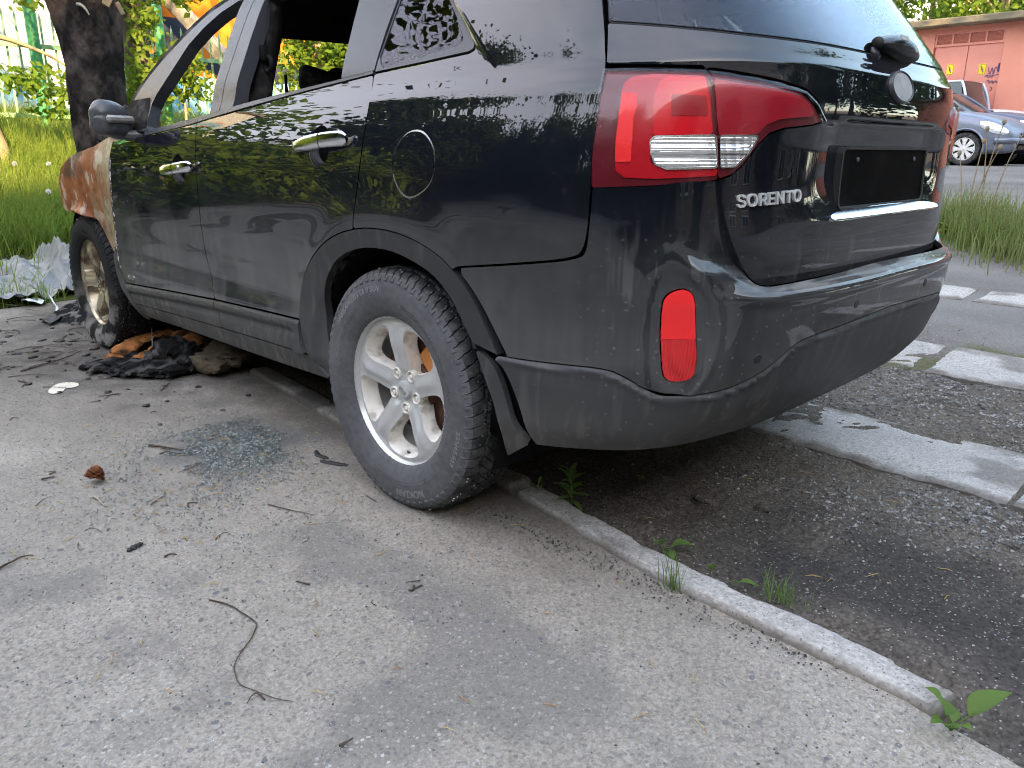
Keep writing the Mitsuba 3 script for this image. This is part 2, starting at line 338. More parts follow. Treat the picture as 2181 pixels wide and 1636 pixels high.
# ---------------------------------------------------------------- outlines of the car's panels on its body surface: (s, height) in metres
OUT = {
    'belt_low': [(1.623,1.097), (1.417,1.113), (1.209,1.131), (1.003,1.156), (0.47,1.212), (0.272,1.23), (0.047,1.249)],
    'belt_top': [(1.63,1.113), (1.355,1.141), (1.031,1.167), (0.876,1.187), (0.546,1.218), (0.275,1.239), (0.209,1.244), (0.049,1.257)],
    'door_seam': [(1.141,1.139), (1.116,1.077), (1.118,0.908), (1.167,0.728), (1.162,0.618), (1.102,0.478), (1.068,0.408), (1.061,0.373)],
    'fender_seam': [(2.009,1.079), (2.056,0.997), (2.071,0.972), (2.09,0.886), (2.147,0.774), (2.198,0.61), (2.189,0.545), (2.138,0.472), (2.082,0.426), (2.06,0.335)],
    'rear_seam': [(0.048,1.248), (0.024,1.148), (0.025,1.024), (0.064,0.895), (0.089,0.832)],
    'arch_out': [(0.416,0.395), (0.438,0.443), (0.445,0.503), (0.449,0.568), (0.421,0.642), (0.369,0.702), (0.303,0.75), (0.233,0.788), (0.147,0.817), (0.045,0.837), (-0.058,0.841), (-0.15,0.833), (-0.234,0.813), (-0.305,0.785), (-0.361,0.743), (-0.403,0.694), (-0.439,0.644), (-0.469,0.6), (-0.501,0.559)],
    'trim_top': [(2.082,0.426), (1.563,0.457), (1.105,0.482), (0.742,0.496), (0.445,0.506)],
    'door_bottom': [(2.057,0.328), (1.523,0.354), (1.053,0.373), (0.698,0.385), (0.403,0.391)],
    'sill_bottom': [(2.046,0.263), (1.546,0.286), (0.955,0.299), (0.588,0.309), (0.313,0.32)],
    'quarter_frame': [(0.034,1.252), (-0.163,1.264), (-0.339,1.277), (-0.356,1.283), (-0.357,1.295), (-0.292,1.364), (-0.236,1.417), (-0.171,1.472)],
    'quarter_glass': [(0.219,1.523), (0.177,1.464), (0.087,1.351), (0.023,1.271), (0.004,1.26), (-0.157,1.279), (-0.291,1.297), (-0.306,1.304), (-0.305,1.317), (-0.262,1.367), (-0.205,1.42), (-0.134,1.477)],
    'crease': [(-0.188,1.47), (-0.253,1.415), (-0.36,1.318), (-0.448,1.222)],
    'gate_left': [(-0.737,1.432), (-0.731,1.367), (-0.726,1.223)],
    'bumper_seam': [(-0.353,0.768), (-0.536,0.794), (-0.702,0.82), (-0.722,0.844), (-0.734,0.896), (-0.741,0.977)],
    'lamp_under': [(-0.741,0.977), (-0.872,0.983), (-1.017,1.007)],
    'gate_low_b': [(-1.017,1.007), (-1.046,0.917), (-1.079,0.858), (-1.099,0.808), (-1.105,0.773), (-1.205,0.78), (-1.371,0.785), (-1.634,0.792)],
    'gate_low_g': [(-1.009,0.994), (-1.029,0.9), (-1.054,0.838), (-1.095,0.783), (-1.143,0.755), (-1.241,0.758), (-1.409,0.76)],
    'plastic_top': [(-0.473,0.56), (-0.542,0.562), (-0.655,0.569), (-0.755,0.573), (-0.801,0.558), (-0.886,0.518), (-0.928,0.518), (-1.016,0.521), (-1.093,0.544), (-1.148,0.575), (-1.207,0.621), (-1.255,0.634), (-1.429,0.643), (-1.72,0.652)],
    'bumper_bottom': [(-0.609,0.275), (-0.643,0.34), (-0.792,0.36), (-0.968,0.367), (-1.445,0.216), (-1.289,0.36), (-1.529,0.358), (-1.777,0.363)],
    'arch_in': [(0.291,0.357), (0.283,0.44), (0.295,0.515), (0.301,0.589), (0.277,0.652), (0.242,0.697), (0.189,0.736), (0.11,0.767), (0.022,0.783), (-0.068,0.785), (-0.14,0.775), (-0.217,0.755), (-0.271,0.732), (-0.32,0.689), (-0.364,0.633), (-0.403,0.582), (-0.437,0.544), (-0.493,0.471), (-0.542,0.406), (-0.577,0.336), (-0.597,0.276)],
    'flap': [(-0.417,0.566), (-0.468,0.55), (-0.513,0.52), (-0.56,0.451), (-0.613,0.377), (-0.667,0.336)],
    'fuel': [(-0.191,1.099), (-0.228,1.095), (-0.264,1.071), (-0.285,1.042), (-0.285,0.996), (-0.261,0.962), (-0.212,0.937), (-0.18,0.932), (-0.149,0.946), (-0.126,0.98), (-0.117,1.018), (-0.129,1.06), (-0.157,1.09)],
    'fog': [(-0.867,0.729), (-0.879,0.749), (-0.9,0.761), (-0.93,0.765), (-0.935,0.751), (-0.938,0.678), (-0.953,0.568), (-0.946,0.556), (-0.906,0.55), (-0.88,0.567), (-0.866,0.644)],
    'fog_recess': [(-0.849,0.718), (-0.868,0.758), (-0.902,0.776), (-0.944,0.783), (-0.958,0.757), (-0.974,0.567), (-0.964,0.537), (-0.903,0.531), (-0.862,0.566)],
    'lamp_outer': [(-0.723,1.224), (-0.83,1.22), (-0.931,1.218), (-0.945,1.202), (-0.954,1.188), (-0.976,1.126), (-0.998,1.069), (-1.008,0.995), (-0.873,0.983), (-0.741,0.976), (-0.733,1.092), (-0.725,1.17)],
    'lamp_inner': [(-0.933,1.217), (-1.012,1.209), (-1.107,1.198), (-1.205,1.183), (-1.256,1.16), (-1.311,1.121), (-1.253,1.111), (-1.164,1.103), (-1.124,1.092), (-1.1,1.07), (-1.064,1.025), (-1.037,1.005), (-1.01,0.997), (-0.999,1.069), (-0.976,1.126), (-0.955,1.188), (-0.946,1.202)],
    'lamp_bright': [(-0.772,1.169), (-0.803,1.167), (-0.812,1.14), (-0.809,1.121), (-0.817,1.077), (-0.821,1.03), (-0.788,1.03), (-0.781,1.092)],
    'lamp_c': [(-0.77,1.172), (-0.772,1.189), (-0.787,1.202), (-0.832,1.207), (-0.937,1.202), (-0.955,1.164), (-0.983,1.084), (-0.853,1.084), (-0.861,1.029), (-0.872,1.023), (-0.895,1.017), (-1.004,1.02), (-1.006,1.003), (-0.873,0.996), (-0.81,0.998), (-0.791,1.011), (-0.787,1.031), (-0.78,1.106)],
    'lamp_c_in': [(-0.855,1.097), (-0.839,1.159), (-0.845,1.19), (-0.862,1.201), (-0.938,1.2), (-0.981,1.086), (-0.853,1.084)],
    'lamp_sq': [(-0.875,1.164), (-0.946,1.162), (-0.961,1.123), (-0.885,1.123)],
    'lamp_clear': [(-0.855,1.079), (-0.986,1.083), (-1.004,1.021), (-0.895,1.018), (-0.872,1.027), (-0.861,1.049)],
    'lamp2_red': [(-0.954,1.197), (-1.03,1.187), (-1.11,1.18), (-1.179,1.17), (-1.226,1.154), (-1.26,1.129), (-1.143,1.12), (-1.108,1.109), (-1.088,1.088), (-0.996,1.084), (-0.977,1.126)],
    'lamp2_clear': [(-0.998,1.083), (-1.09,1.084), (-1.075,1.052), (-1.044,1.023), (-1.011,1.021)],
    'glass_low': [(-0.733,1.317), (-0.843,1.305), (-0.945,1.295), (-1.057,1.287), (-1.202,1.284)],
    'emblem': [(-1.702,1.214), (-1.622,1.21), (-1.794,1.219), (-1.73,1.255), (-1.708,1.178)],
    'letters': [(-1.051,0.958), (-1.25,0.971), (-1.253,0.946), (-1.052,0.937)],
    'plate': [(-1.353,1.065), (-1.393,0.936), (-2.074,0.956)],
    'chrome': [(-1.349,0.906), (-1.378,0.912), (-1.543,0.92), (-1.756,0.928), (-1.39,0.896), (-1.544,0.898)],
    'lip': [(-1.305,1.119), (-1.525,1.13), (-1.673,1.135)],
    'handle_r': [(0.364,1.063), (0.324,1.077), (0.21,1.089), (0.115,1.092), (0.094,1.076), (0.099,1.056), (0.192,1.043), (0.327,1.039), (0.359,1.046)],
    'bowl_r': [(0.312,1.079), (0.293,1.113), (0.252,1.118), (0.211,1.106), (0.197,1.087), (0.188,1.047), (0.205,1.013), (0.238,1.0), (0.281,1.012), (0.309,1.037)],
    'handle_f': [(1.408,0.975), (1.296,0.997), (1.151,1.002), (1.128,0.989), (1.142,0.965), (1.287,0.949), (1.406,0.953)],
    'bowl_f': [(1.339,0.991), (1.309,1.019), (1.264,1.027), (1.228,1.017), (1.22,1.0), (1.232,0.952), (1.273,0.923), (1.318,0.911), (1.349,0.926)],
    'awd': [(2.056,0.47), (1.956,0.472), (1.966,0.447), (2.06,0.442)],
    'sensor': [(-1.466,0.668), (-1.948,0.687), (-1.1,0.587)],
    'front_arch': [(2.2,0.544), (2.249,0.57), (2.297,0.625), (2.35,0.668), (2.399,0.7), (2.468,0.715), (2.564,0.725), (2.664,0.736), (2.786,0.728), (2.922,0.703), (3.016,0.735)],
    'fender_top': [(2.149,1.099), (2.228,1.064), (2.346,1.027), (2.527,1.003), (2.658,0.981), (2.748,0.904), (2.974,0.769)],
    'a_outer': [(1.91,1.225), (1.829,1.312), (1.775,1.368), (1.69,1.429), (1.585,1.492), (1.484,1.546), (1.414,1.589), (1.395,1.617), (1.434,1.674), (1.239,1.672)],
    'front_ap': [(1.61,1.137), (1.631,1.218), (1.598,1.26), (1.567,1.293), (1.53,1.343), (1.488,1.397), (1.465,1.443), (1.358,1.513), (1.235,1.551), (1.166,1.584), (1.047,1.173)],
    'b_seam': [(0.966,1.176), (1.015,1.568), (1.117,1.646)],
    'rear_ap': [(0.865,1.187), (0.921,1.556), (0.964,1.613), (0.283,1.511), (0.266,1.475), (0.209,1.244)],
    'rear_seam_up': [(0.05,1.258), (0.19,1.466), (0.229,1.524)],
    'clad_foot': [(0.313,0.32), (0.403,0.391)],
}

# ---------------------------------------------------------------- body surface of the car (car frame: x forward, y to its left, z up; origin under the rear axle)
def pchip(pts):
    p = np.array(pts, float)
    f = PchipInterpolator(p[:, 0], p[:, 1])
    lo, hi = p[0, 0], p[-1, 0]
    return lambda t: f(np.clip(t, lo, hi))

HALF = pchip([(0.20, .80), (.27, .872), (.34, .905), (.41, .922), (.50, .922), (.58, .914), (.66, .914), (.78, .924), (.90, .934), (.98, .935), (1.05, .928),
              (1.11, .914), (1.17, .894), (1.215, .874), (1.26, .859), (1.35, .815), (1.45, .763), (1.55, .706), (1.62, .650), (1.66, .59), (1.72, .40)])
REAR = pchip([(.20, -.70), (.70, -.99), (.765, -.992), (.80, -.997), (.85, -1.0), (.90, -.997), (.95, -.992), (1.05, -.99), (1.12, -.994), (1.16, -.996), (1.21, -.99),
              (1.26, -.97), (1.29, -.953), (1.32, -.932), (1.45, -.83), (1.6, -.70), (1.66, -.62), (1.72, -.42)])
BUMPER_REAR = pchip([(.20, -.62), (.30, -.80), (.36, -.90), (.43, -.97), (.52, -1.012), (.62, -1.04), (.70, -1.05), (.735, -1.05), (.752, -1.044), (.765, -1.032), (.80, -.995), (.84, -.97)])
BUMPER_CORNER = pchip([(.20, -.62), (.30, -.80), (.36, -.90), (.43, -.97), (.52, -1.012), (.62, -1.035), (.72, -1.035), (.80, -1.02), (.90, -.998), (1.1, -.99)])
X0, PLAN_N = 0.05, 4.0
_th = np.linspace(0, np.pi / 2, 4001)
_cx, _cy = X0 - 1.02 * np.cos(_th) ** (2 / PLAN_N), .93 * np.sin(_th) ** (2 / PLAN_N)
_arc = np.concatenate([[0], np.cumsum(np.hypot(np.diff(_cx), np.diff(_cy)))])
S_MID = -_arc[-1]            # s at the rear centre line; s = x - X0 on the flank, negative round the corner


def front_taper(x):
    return 1 - .012 * np.clip((x - 1.9) / 1.0, 0, 9) ** 2 - .10 * np.clip((x - 2.75) / .8, 0, 9) ** 3


def base_point(s, z, rear=REAR, half=HALF):
    """Point of the smooth body for s (x - X0 on the left flank, 0 to S_MID round the corner to the rear centre; beyond S_MID the mirror side) and height z."""
    s, z = np.asarray(s, float), np.asarray(z, float)
    mirror = s < S_MID
    s = np.where(mirror, 2 * S_MID - s, s)
    sidex = X0 + np.maximum(s, 0)
    th = np.interp(-np.minimum(s, 0), _arc[-1] - _arc[::-1], _th[::-1])
    b = half(z)
    x = np.where(s > 0, sidex, X0 - (X0 - rear(z)) * np.cos(th) ** (2 / PLAN_N))
    y = np.where(s > 0, b * front_taper(sidex), b * np.sin(th) ** (2 / PLAN_N))
    return np.stack([x, np.where(mirror, -y, y), z + 0 * x], -1)


def sstep(a, b, x):
    t = np.clip((x - a) / (b - a), 0, 1)
    return t * t * (3 - 2 * t)


def bumper_point(s, v):
    """As base_point, with the shelf on top of the bumper: v runs up the rear face and then forward along the shelf; on the flank v is the height."""
    s, v = np.asarray(s, float), np.asarray(v, float)
    q = np.where(s < S_MID, 2 * S_MID - s, s)
    w = sstep(-.90, -1.14, q)
    z = v * (1 - w) + w * np.where(v < .752, v, .752 + np.minimum(v - .752, .048) * .42 + np.maximum(v - .80, 0))
    mirror = s < S_MID
    th = np.interp(-np.minimum(q, 0), _arc[-1] - _arc[::-1], _th[::-1])
    r = BUMPER_CORNER(v) * (1 - w) + BUMPER_REAR(v) * w
    b = HALF(z)
    sidex = X0 + np.maximum(q, 0)
    x = np.where(q > 0, sidex, X0 - (X0 - r) * np.cos(th) ** (2 / PLAN_N))
    y = np.where(q > 0, b * front_taper(sidex), b * np.sin(th) ** (2 / PLAN_N))
    return np.stack([x, np.where(mirror, -y, y), z + 0 * x], -1)

# ---------------------------------------------------------------- panels cut from the body surface
GATE_MIRROR = lambda pts: [(2 * S_MID - a, b) for a, b in pts]


def pos_normal(fn, off, s, v, e=8e-4):
    def raw(a, b):
        return fn(a, b)

    def nrm(f, a, b):
        n = np.cross(f(a, b + e) - f(a, b - e), f(a + e, b) - f(a - e, b))
        return n / (np.linalg.norm(n, axis=-1, keepdims=True) + 1e-15)

    if off is None:
        return raw(s, v), nrm(raw, s, v)

    def full(a, b):
        return raw(a, b) + nrm(raw, a, b) * np.asarray(off(a, b))[..., None]

    return full(s, v), nrm(full, s, v)


def tri_poly(poly, h):
    """Triangulate a polygon into grid cells of size h, exact at the rim. -> (n,2) points, faces."""
    x0, y0, x1, y1 = poly.bounds
    xs, ys = np.arange(math.floor(x0 / h), math.ceil(x1 / h)) * h, np.arange(math.floor(y0 / h), math.ceil(y1 / h)) * h
    X, Y = np.meshgrid(xs, ys, indexing='ij')
    cells = shapely.box(X.ravel(), Y.ravel(), X.ravel() + h, Y.ravel() + h)
    shapely.prepare(poly)
    inside = shapely.contains_properly(poly, cells)
    cut = shapely.intersects(poly, cells) & ~inside
    P, F, at = [], [], 0
    a, b = X.ravel()[inside], Y.ravel()[inside]
    if len(a):
        q = np.stack([np.stack([a, b], -1), np.stack([a + h, b], -1), np.stack([a + h, b + h], -1), np.stack([a, b + h], -1)], 1)
        P.append(q.reshape(-1, 2))
        k = np.arange(len(a))[:, None] * 4
        F.append(np.vstack([k + [0, 1, 2], k + [0, 2, 3]]))
        at = len(q) * 4
    for g in shapely.intersection(poly, cells[cut]):
        for piece in getattr(g, 'geoms', [g]):
            if piece.geom_type != 'Polygon' or piece.area < 1e-9:
                continue
            pv, pf = trimesh.creation.triangulate_polygon(piece, engine='earcut')
            P.append(pv)
            F.append(pf + at)
            at += len(pv)
    P, F = np.vstack(P), np.vstack(F)
    key, inv = np.unique(np.round(P, 6), axis=0, return_inverse=True)
    F = inv.reshape(-1)[F]
    F = F[(F[:, 0] != F[:, 1]) & (F[:, 1] != F[:, 2]) & (F[:, 0] != F[:, 2])]
    d = np.cross(key[F[:, 1]] - key[F[:, 0]], key[F[:, 2]] - key[F[:, 0]])
    return key, np.where(d[:, None] > 0, F[:, ::-1], F)


def ring_points(line, h):
    n = max(8, int(line.length / h))
    p = np.array([line.interpolate(t * line.length).coords[0] for t in np.arange(n) / n])
    c = np.array(line.coords)[:-1]
    t = np.array([line.project(Point(q)) for q in c]) / line.length
    al = np.concatenate([np.arange(n) / n, t])
    pp = np.vstack([p, c])
    o = np.argsort(al)
    pp = pp[o]
    keep = np.linalg.norm(pp - np.roll(pp, 1, 0), axis=1) > 1e-5
    return pp[keep]


def panel(poly, fn=None, off=None, h=.014, flange=.018, bevel=.0022, back=False):
    """Mesh (v, f, n) of a piece of sheet: the polygon on the surface, with its rim turned inwards by flange."""
    fn = fn or base_point
    geoms = [g for g in getattr(poly, 'geoms', [poly]) if g.area > 1e-6]
    V, F, N, at = [], [], [], 0
    for g in geoms:
        g = shapely.simplify(g, 2e-4)
        p, f = tri_poly(g, h)
        x, n = pos_normal(fn, off, p[:, 0], p[:, 1])
        V.append(x), N.append(n), F.append(f + at)
        at += len(x)
        for line in [g.exterior, *g.interiors] if flange > 0 else []:
            q = ring_points(line, h)
            ccw = shapely.LinearRing(q).is_ccw
            t = np.roll(q, -1, 0) - np.roll(q, 1, 0)
            o = np.stack([t[:, 1], -t[:, 0]], -1) * (1 if ccw else -1)
            if line is not g.exterior:
                o = -o
            o /= np.linalg.norm(o, axis=1, keepdims=True) + 1e-12
            x, n = pos_normal(fn, off, q[:, 0], q[:, 1])
            x2, _ = pos_normal(fn, off, q[:, 0] + o[:, 0] * 1e-3, q[:, 1] + o[:, 1] * 1e-3)
            e = x2 - x
            e -= n * (e * n).sum(1, keepdims=True)
            e /= np.linalg.norm(e, axis=1, keepdims=True) + 1e-12
            m = n + .9 * e
            m /= np.linalg.norm(m, axis=1, keepdims=True)
            k = len(q)
            V.append(np.vstack([x, x + e * bevel * .6 - n * bevel, x + e * bevel * .6 - n * flange]))
            N.append(np.vstack([m, e, e]))
            i = np.arange(k)
            j = (i + 1) % k
            for r in (0, 1):
                F.append(np.vstack([np.stack([r * k + i, r * k + j, (r + 1) * k + j], 1), np.stack([r * k + i, (r + 1) * k + j, (r + 1) * k + i], 1)]) + at)
            at += 3 * k
    return np.vstack(V), np.vstack(F), np.vstack(N)


def soft(pts, it=2, closed=False):
    p = np.asarray(pts, float)
    for _ in range(it):
        a, b = (p, np.roll(p, -1, 0)) if closed else (p[:-1], p[1:])
        q = np.stack([.75 * a + .25 * b, .25 * a + .75 * b], 1).reshape(-1, 2)
        p = q if closed else np.vstack([p[:1], q, p[-1:]])
    return [tuple(x) for x in p]


def valid(poly):
    return poly if poly.is_valid else poly.buffer(0)


def poly_of(*lines):
    return valid(Polygon([p for l in lines for p in l]))


def rounded(poly, r):
    return poly.buffer(-r).buffer(2 * r).buffer(-r)


GAP = .0024


def cut(poly, r=.006, gap=GAP):
    return rounded(poly.buffer(-gap), r) if r else poly.buffer(-gap)


def bump2(s, v, s0, v0, a, b):
    return np.exp(-(((s - s0) / a) ** 2 + ((v - v0) / b) ** 2))


# ---------------------------------------------------------------- the car
CAR = thing('burnt_suv', 'black SUV with burnt-out rusty front end and open windows, parked across the kerb', 'car')


def car(name, mesh, mat, smooth=False, parent=None, both=False, **k):
    key = put(name, mesh, mat, smooth, parent or CAR, **k)
    if both:
        put(name, mirror_y(mesh), mat, smooth, parent if parent and parent != CAR else CAR, **k)
    return key


O = OUT
arch_out = soft(O['arch_out'])
i_seam = min(range(len(arch_out)), key=lambda i: math.hypot(arch_out[i][0] - .089, arch_out[i][1] - .832))
i_bump = min(range(len(arch_out)), key=lambda i: math.hypot(arch_out[i][0] + .353, arch_out[i][1] - .756))
i_trim = min(range(len(arch_out)), key=lambda i: math.hypot(arch_out[i][0] - .445, arch_out[i][1] - .506))
arch_in = soft(O['arch_in'])
i_flap = min(range(len(arch_in)), key=lambda i: math.hypot(arch_in[i][0] + .41, arch_in[i][1] - .572))
rear_seam = soft(O['rear_seam'][:-1]) + [arch_out[i_seam]]
door_seam = soft(O['door_seam'])
fender_seam = soft(O['fender_seam'])
belt_low, belt_top = soft(O['belt_low']), soft(O['belt_top'])
trim_top, door_bottom = O['trim_top'], O['door_bottom']
lerp2 = lambda line, s: float(np.interp(s, [p[0] for p in sorted(line)], [p[1] for p in sorted(line)]))
WELL = Point(0.0 - X0, .37).buffer(.43, 48)
WELL_F = Point(2.70 - X0, .36).buffer(.44, 48)


def swage(s, z):
    """The hollow pressed along the lower doors and the handle bowls' soft rims."""
    w = sstep(2.15, 1.9, s) * sstep(.40, .75, s)
    low = -.0045 * np.exp(-((z - (.555 + .012 * s)) / .07) ** 2) * w
    arch = .005 * np.exp(-((np.hypot(s + .05, (z - .37)) - .50) / .055) ** 2) * sstep(.45, .75, z)
    return low + arch


# --- doors
half_door = Polygon([*belt_low[::-1], *[(2.009, 1.10)], *fender_seam, *door_bottom, (-.3, .39), (-.3, 1.27)])
below_front = valid(Polygon([(p[0], p[1]) for p in door_seam] + [(1.06, .2), (3, .2), (3, 1.6), (1.14, 1.6)]))
left_of_fender = valid(Polygon([(2.0, 1.6), (2.0, 1.10)] + fender_seam + [(2.06, .2), (-2, .2), (-2, 1.6)]))
right_of_rear = valid(Polygon([(.05, 1.6)] + rear_seam + arch_out[:i_seam + 1][::-1] + [(.40, .2), (3, .2), (3, 1.6)]))
belt_under = valid(Polygon(belt_low + [(-.05, 1.26), (-.3, 1.28), (-.3, .1), (3, .1), (3, 1.0), (1.95, 1.083)]))
over_bottom = valid(Polygon([(3, .29)] + door_bottom + [(-.2, .40), (-.2, 1.8), (3, 1.8)]))
over_trim = valid(Polygon([(3, .38)] + trim_top + [(-.2, .53), (-.2, 1.8), (3, 1.8)]))
door_all = belt_under.intersection(over_bottom).intersection(left_of_fender).intersection(right_of_rear)
front_door_p, rear_door_p = door_all.intersection(below_front), door_all.difference(below_front)
BOWLS = {'rear': (.252, 1.059, .058, .059), 'front': (1.281, .970, .060, .056)}
bowl_poly = {k: aff.scale(Point(a, b).buffer(1, 24), c, d) for k, (a, b, c, d) in BOWLS.items()}
door_keys = {}
for name, p, who in (('front_door', front_door_p, 'front'), ('rear_door', rear_door_p, 'rear')):
    body = cut(p.intersection(over_trim), .008).difference(bowl_poly[who])
    m = panel(body, off=swage)
    door_keys[who] = car(name, m, 'paint')
    mk = car(name, mirror_y(m), 'paint')
    trim = cut(p.difference(over_trim), .004)
    top = trim_top

    def trim_off(s, z):
        d = np.interp(s, [q[0] for q in sorted(top)], [q[1] for q in sorted(top)]) - z
        return .004 + .007 * sstep(0, .018, d) - .012 * sstep(.028, .05, d) * sstep(.47, .52, s) + .004 * sstep(.05, .07, d)

    m = panel(trim, off=trim_off, h=.009)
    car('lower_moulding', m, 'cladding', parent=door_keys[who])
    car('lower_moulding', mirror_y(m), 'cladding', parent=mk)
    # handle bowl: a hollow dish behind the hole, its rim flush with the skin
    a, b, c, d = BOWLS[who]
    th, rr = np.meshgrid(np.linspace(0, 2 * np.pi, 41), np.linspace(1.0, .02, 12), indexing='ij')
    ss, zz = a + c * rr * np.cos(th), b + d * rr * np.sin(th)
    x, n = pos_normal(base_point, swage, ss, zz)
    dish = grid_mesh(x - n * (.036 * np.sqrt(np.clip(1 - rr ** 2.6, 0, 1)))[..., None])
    car('handle_bowl', dish, 'bowl_black', True, door_keys[who])
    car('handle_bowl', mirror_y(dish), 'bowl_black', True, mk)
    # the bar
    ha, hb = ((.367, 1.052), (.088, 1.077)) if who == 'rear' else ((1.412, .962), (1.125, .985))
    t = np.linspace(0, 1, 28)
    hs, hz = ha[0] + (hb[0] - ha[0]) * t, ha[1] + (hb[1] - ha[1]) * t
    lift = .004 + .029 * np.clip(np.sin(np.pi * np.clip(t * .97 + .015, 0, 1)), 0, 1) ** .38
    x, n = pos_normal(base_point, swage, hs, hz)
    c0 = x + n * lift[:, None]
    up = np.array([0, 0, 1.0])
    rz = np.where(t > .35, .0215, .0135 + .008 * t / .35) * np.clip(np.minimum(t, 1 - t) * 16 + .30, 0, 1) ** .6
    rn = .011 * np.clip(np.minimum(t, 1 - t) * 16 + .3, 0, 1) ** .6
    ph = np.linspace(0, 2 * np.pi, 21)
    g = c0[:, None] + rn[:, None, None] * (np.sign(np.cos(ph)) * np.abs(np.cos(ph)) ** .8)[None, :, None] * n[:, None] + rz[:, None, None] * (np.sign(np.sin(ph)) * np.abs(np.sin(ph)) ** .8)[None, :, None] * up
    hm = grid_mesh(g)
    hk = car('handle', hm, 'chrome', True, door_keys[who])
    mh = car('handle', mirror_y(hm), 'chrome', True, mk)
    js = 17 if who == 'rear' else 16
    seam = tube(g[js] + (g[js] - g[js].mean(0)) * .02, .0012, 4)
    car('joint', seam, 'dark', False, door_keys[who])
    if who == 'front':
        cp, cn = g[21, 0], n[21]
        cyl = lathe([(0, .003), (.008, .003), (.0095, .001), (.0095, -.004)], 24, 'z')
        M = trimesh.geometry.align_vectors([0, 0, 1], cn)
        M[:3, 3] = cp + cn * .001
        car('key_lock', xf(cyl, M), 'satin_chrome', 40, door_keys[who])

# burnt paint line along the front door's leading edge
rg = RNG(5)
fs = np.array(fender_seam)
fs = fs[(fs[:, 1] < 1.0) & (fs[:, 1] > .47)]
chips = []
for _ in range(150):
    k = rg.integers(0, len(fs) - 1)
    q = fs[k] * (1 - (u := rg.random())) + fs[k + 1] * u
    w, hgt = rg.uniform(.003, .010), rg.uniform(.006, .022)
    c = q + [-.010 - rg.random() * .012, 0]
    chips.append(Polygon([(c[0] + w * math.cos(a) * rg.uniform(.5, 1), c[1] + hgt * math.sin(a) * rg.uniform(.5, 1)) for a in np.linspace(0, 5.5, 7)]).buffer(0))
car('scorched_edge', panel(shapely.union_all(chips), off=lambda s, z: .0012 + 0 * s, h=.02, flange=0), 'burnt_edge', parent=door_keys['front'])

# badge AWD on the front door
def on_surface(mesh, s0, v0, fn=base_point, off=0.0, ang=0.0, flip=False):
    """Bend flat lettering (x right, y up, z out) onto the body; reading direction runs to the rear on the flank and across the rear face."""
    v = np.asarray(mesh.vertices)
    c, s = math.cos(ang), math.sin(ang)
    a, b = v[:, 0] * c - v[:, 1] * s, v[:, 0] * s + v[:, 1] * c
    x, n = pos_normal(fn, None, s0 - a, v0 + b)
    m = trimesh.Trimesh(x + n * (v[:, 2] + off)[:, None], mesh.faces, process=False)
    return m


awd = meshkit.text_mesh('AWD', .021, .004, bold=True)
awd.vertices[:, 0] *= 1.25
car('awd_badge', on_surface(awd, 2.055, .448, off=.0005, ang=.02), 'chrome', parent=door_keys['front'])

# --- sill
sill_b = soft(O['sill_bottom'])
sill = poly_of(door_bottom, [(.395, .385), (.313, .322)], sill_b[::-1])
m = panel(cut(sill, .004), off=lambda s, z: .002 + 0 * s, flange=.09)
car('sill', m, 'cladding', both=True)

# --- fender, burnt bare
fa = soft(O['front_arch'])
fender = poly_of([(1.96, 1.115), (2.0, 1.085)], [p for p in fender_seam if p[1] > .56], fa, [(3.02, .74), (2.97, .84), (2.86, .94), (2.72, 1.0), (2.55, 1.03), (2.35, 1.06), (2.15, 1.11)])
fender = valid(fender)


def fender_off(s, z):
    r = np.hypot(s - 2.65, (z - .36) * 1.0)
    flare = .034 * np.exp(-((r - .372) / .026) ** 2)
    crumple = .022 * (meshkit.fbm(np.stack([s * 7, z * 5, s * 0], -1), 3, 9) - .5) * sstep(2.2, 2.4, s)
    return flare + crumple - .03 * sstep(.95, 1.12, z)


m = panel(cut(fender, .004), off=fender_off, h=.012, flange=.02)
car('front_fender', m, 'burnt_metal')
car('front_fender', mirror_y(m), 'burnt_metal')
apron = poly_of([(1.93, 1.15), (2.0, 1.10), (2.15, 1.115), (2.12, 1.20), (1.95, 1.235)])

# --- rear quarter
lamp_o = rounded(valid(Polygon(O['lamp_outer'])), .006)
lamp_i = rounded(valid(Polygon(O['lamp_inner'])), .006)
qf = O['quarter_frame']
quarter = poly_of(rear_seam, arch_out[i_seam + 1:i_bump], [(-.353, .766)], soft(O['bumper_seam'])[1:], [(-.737, 1.09), (-.729, 1.17), (-.727, 1.224)], [(-.731, 1.367), (-.737, 1.432), (-.74, 1.50), (-.745, 1.575)],
                  [(-.06, 1.575)], qf[::-1])
fuel = rounded(valid(Polygon(soft(O['fuel'], 2, True))), .01)
crease = O['crease'][::-1]          # from its lower end up


def quarter_off(s, z):
    base = swage(s, z)
    line = np.interp(z, [p[1] for p in crease] + [1.6], [p[0] for p in crease] + [-.08])
    step = .034 * sstep(1.222, 1.40, z) * sstep(line + .055 * sstep(1.222, 1.33, z) + .001, line - .001, s)
    return base + step + .004 * np.exp(-((z - 1.19) / .03) ** 2)


q = cut(quarter, .006)
m = panel(q.difference(fuel.buffer(.0044)), off=quarter_off, h=.011)
qk = car('rear_quarter', m, 'paint')
qk2 = car('rear_quarter', mirror_y(panel(q, off=quarter_off, h=.02)), 'paint')
car('fuel_flap', panel(fuel.buffer(-.0012), off=quarter_off, h=.012), 'paint', parent=qk)
rim = fuel.buffer(.0046).difference(fuel.buffer(-.0018))
car('flap_rim', panel(rim, off=lambda s, z: quarter_off(s, z) - .0022, h=.012, flange=0), 'satin_chrome', parent=qk)

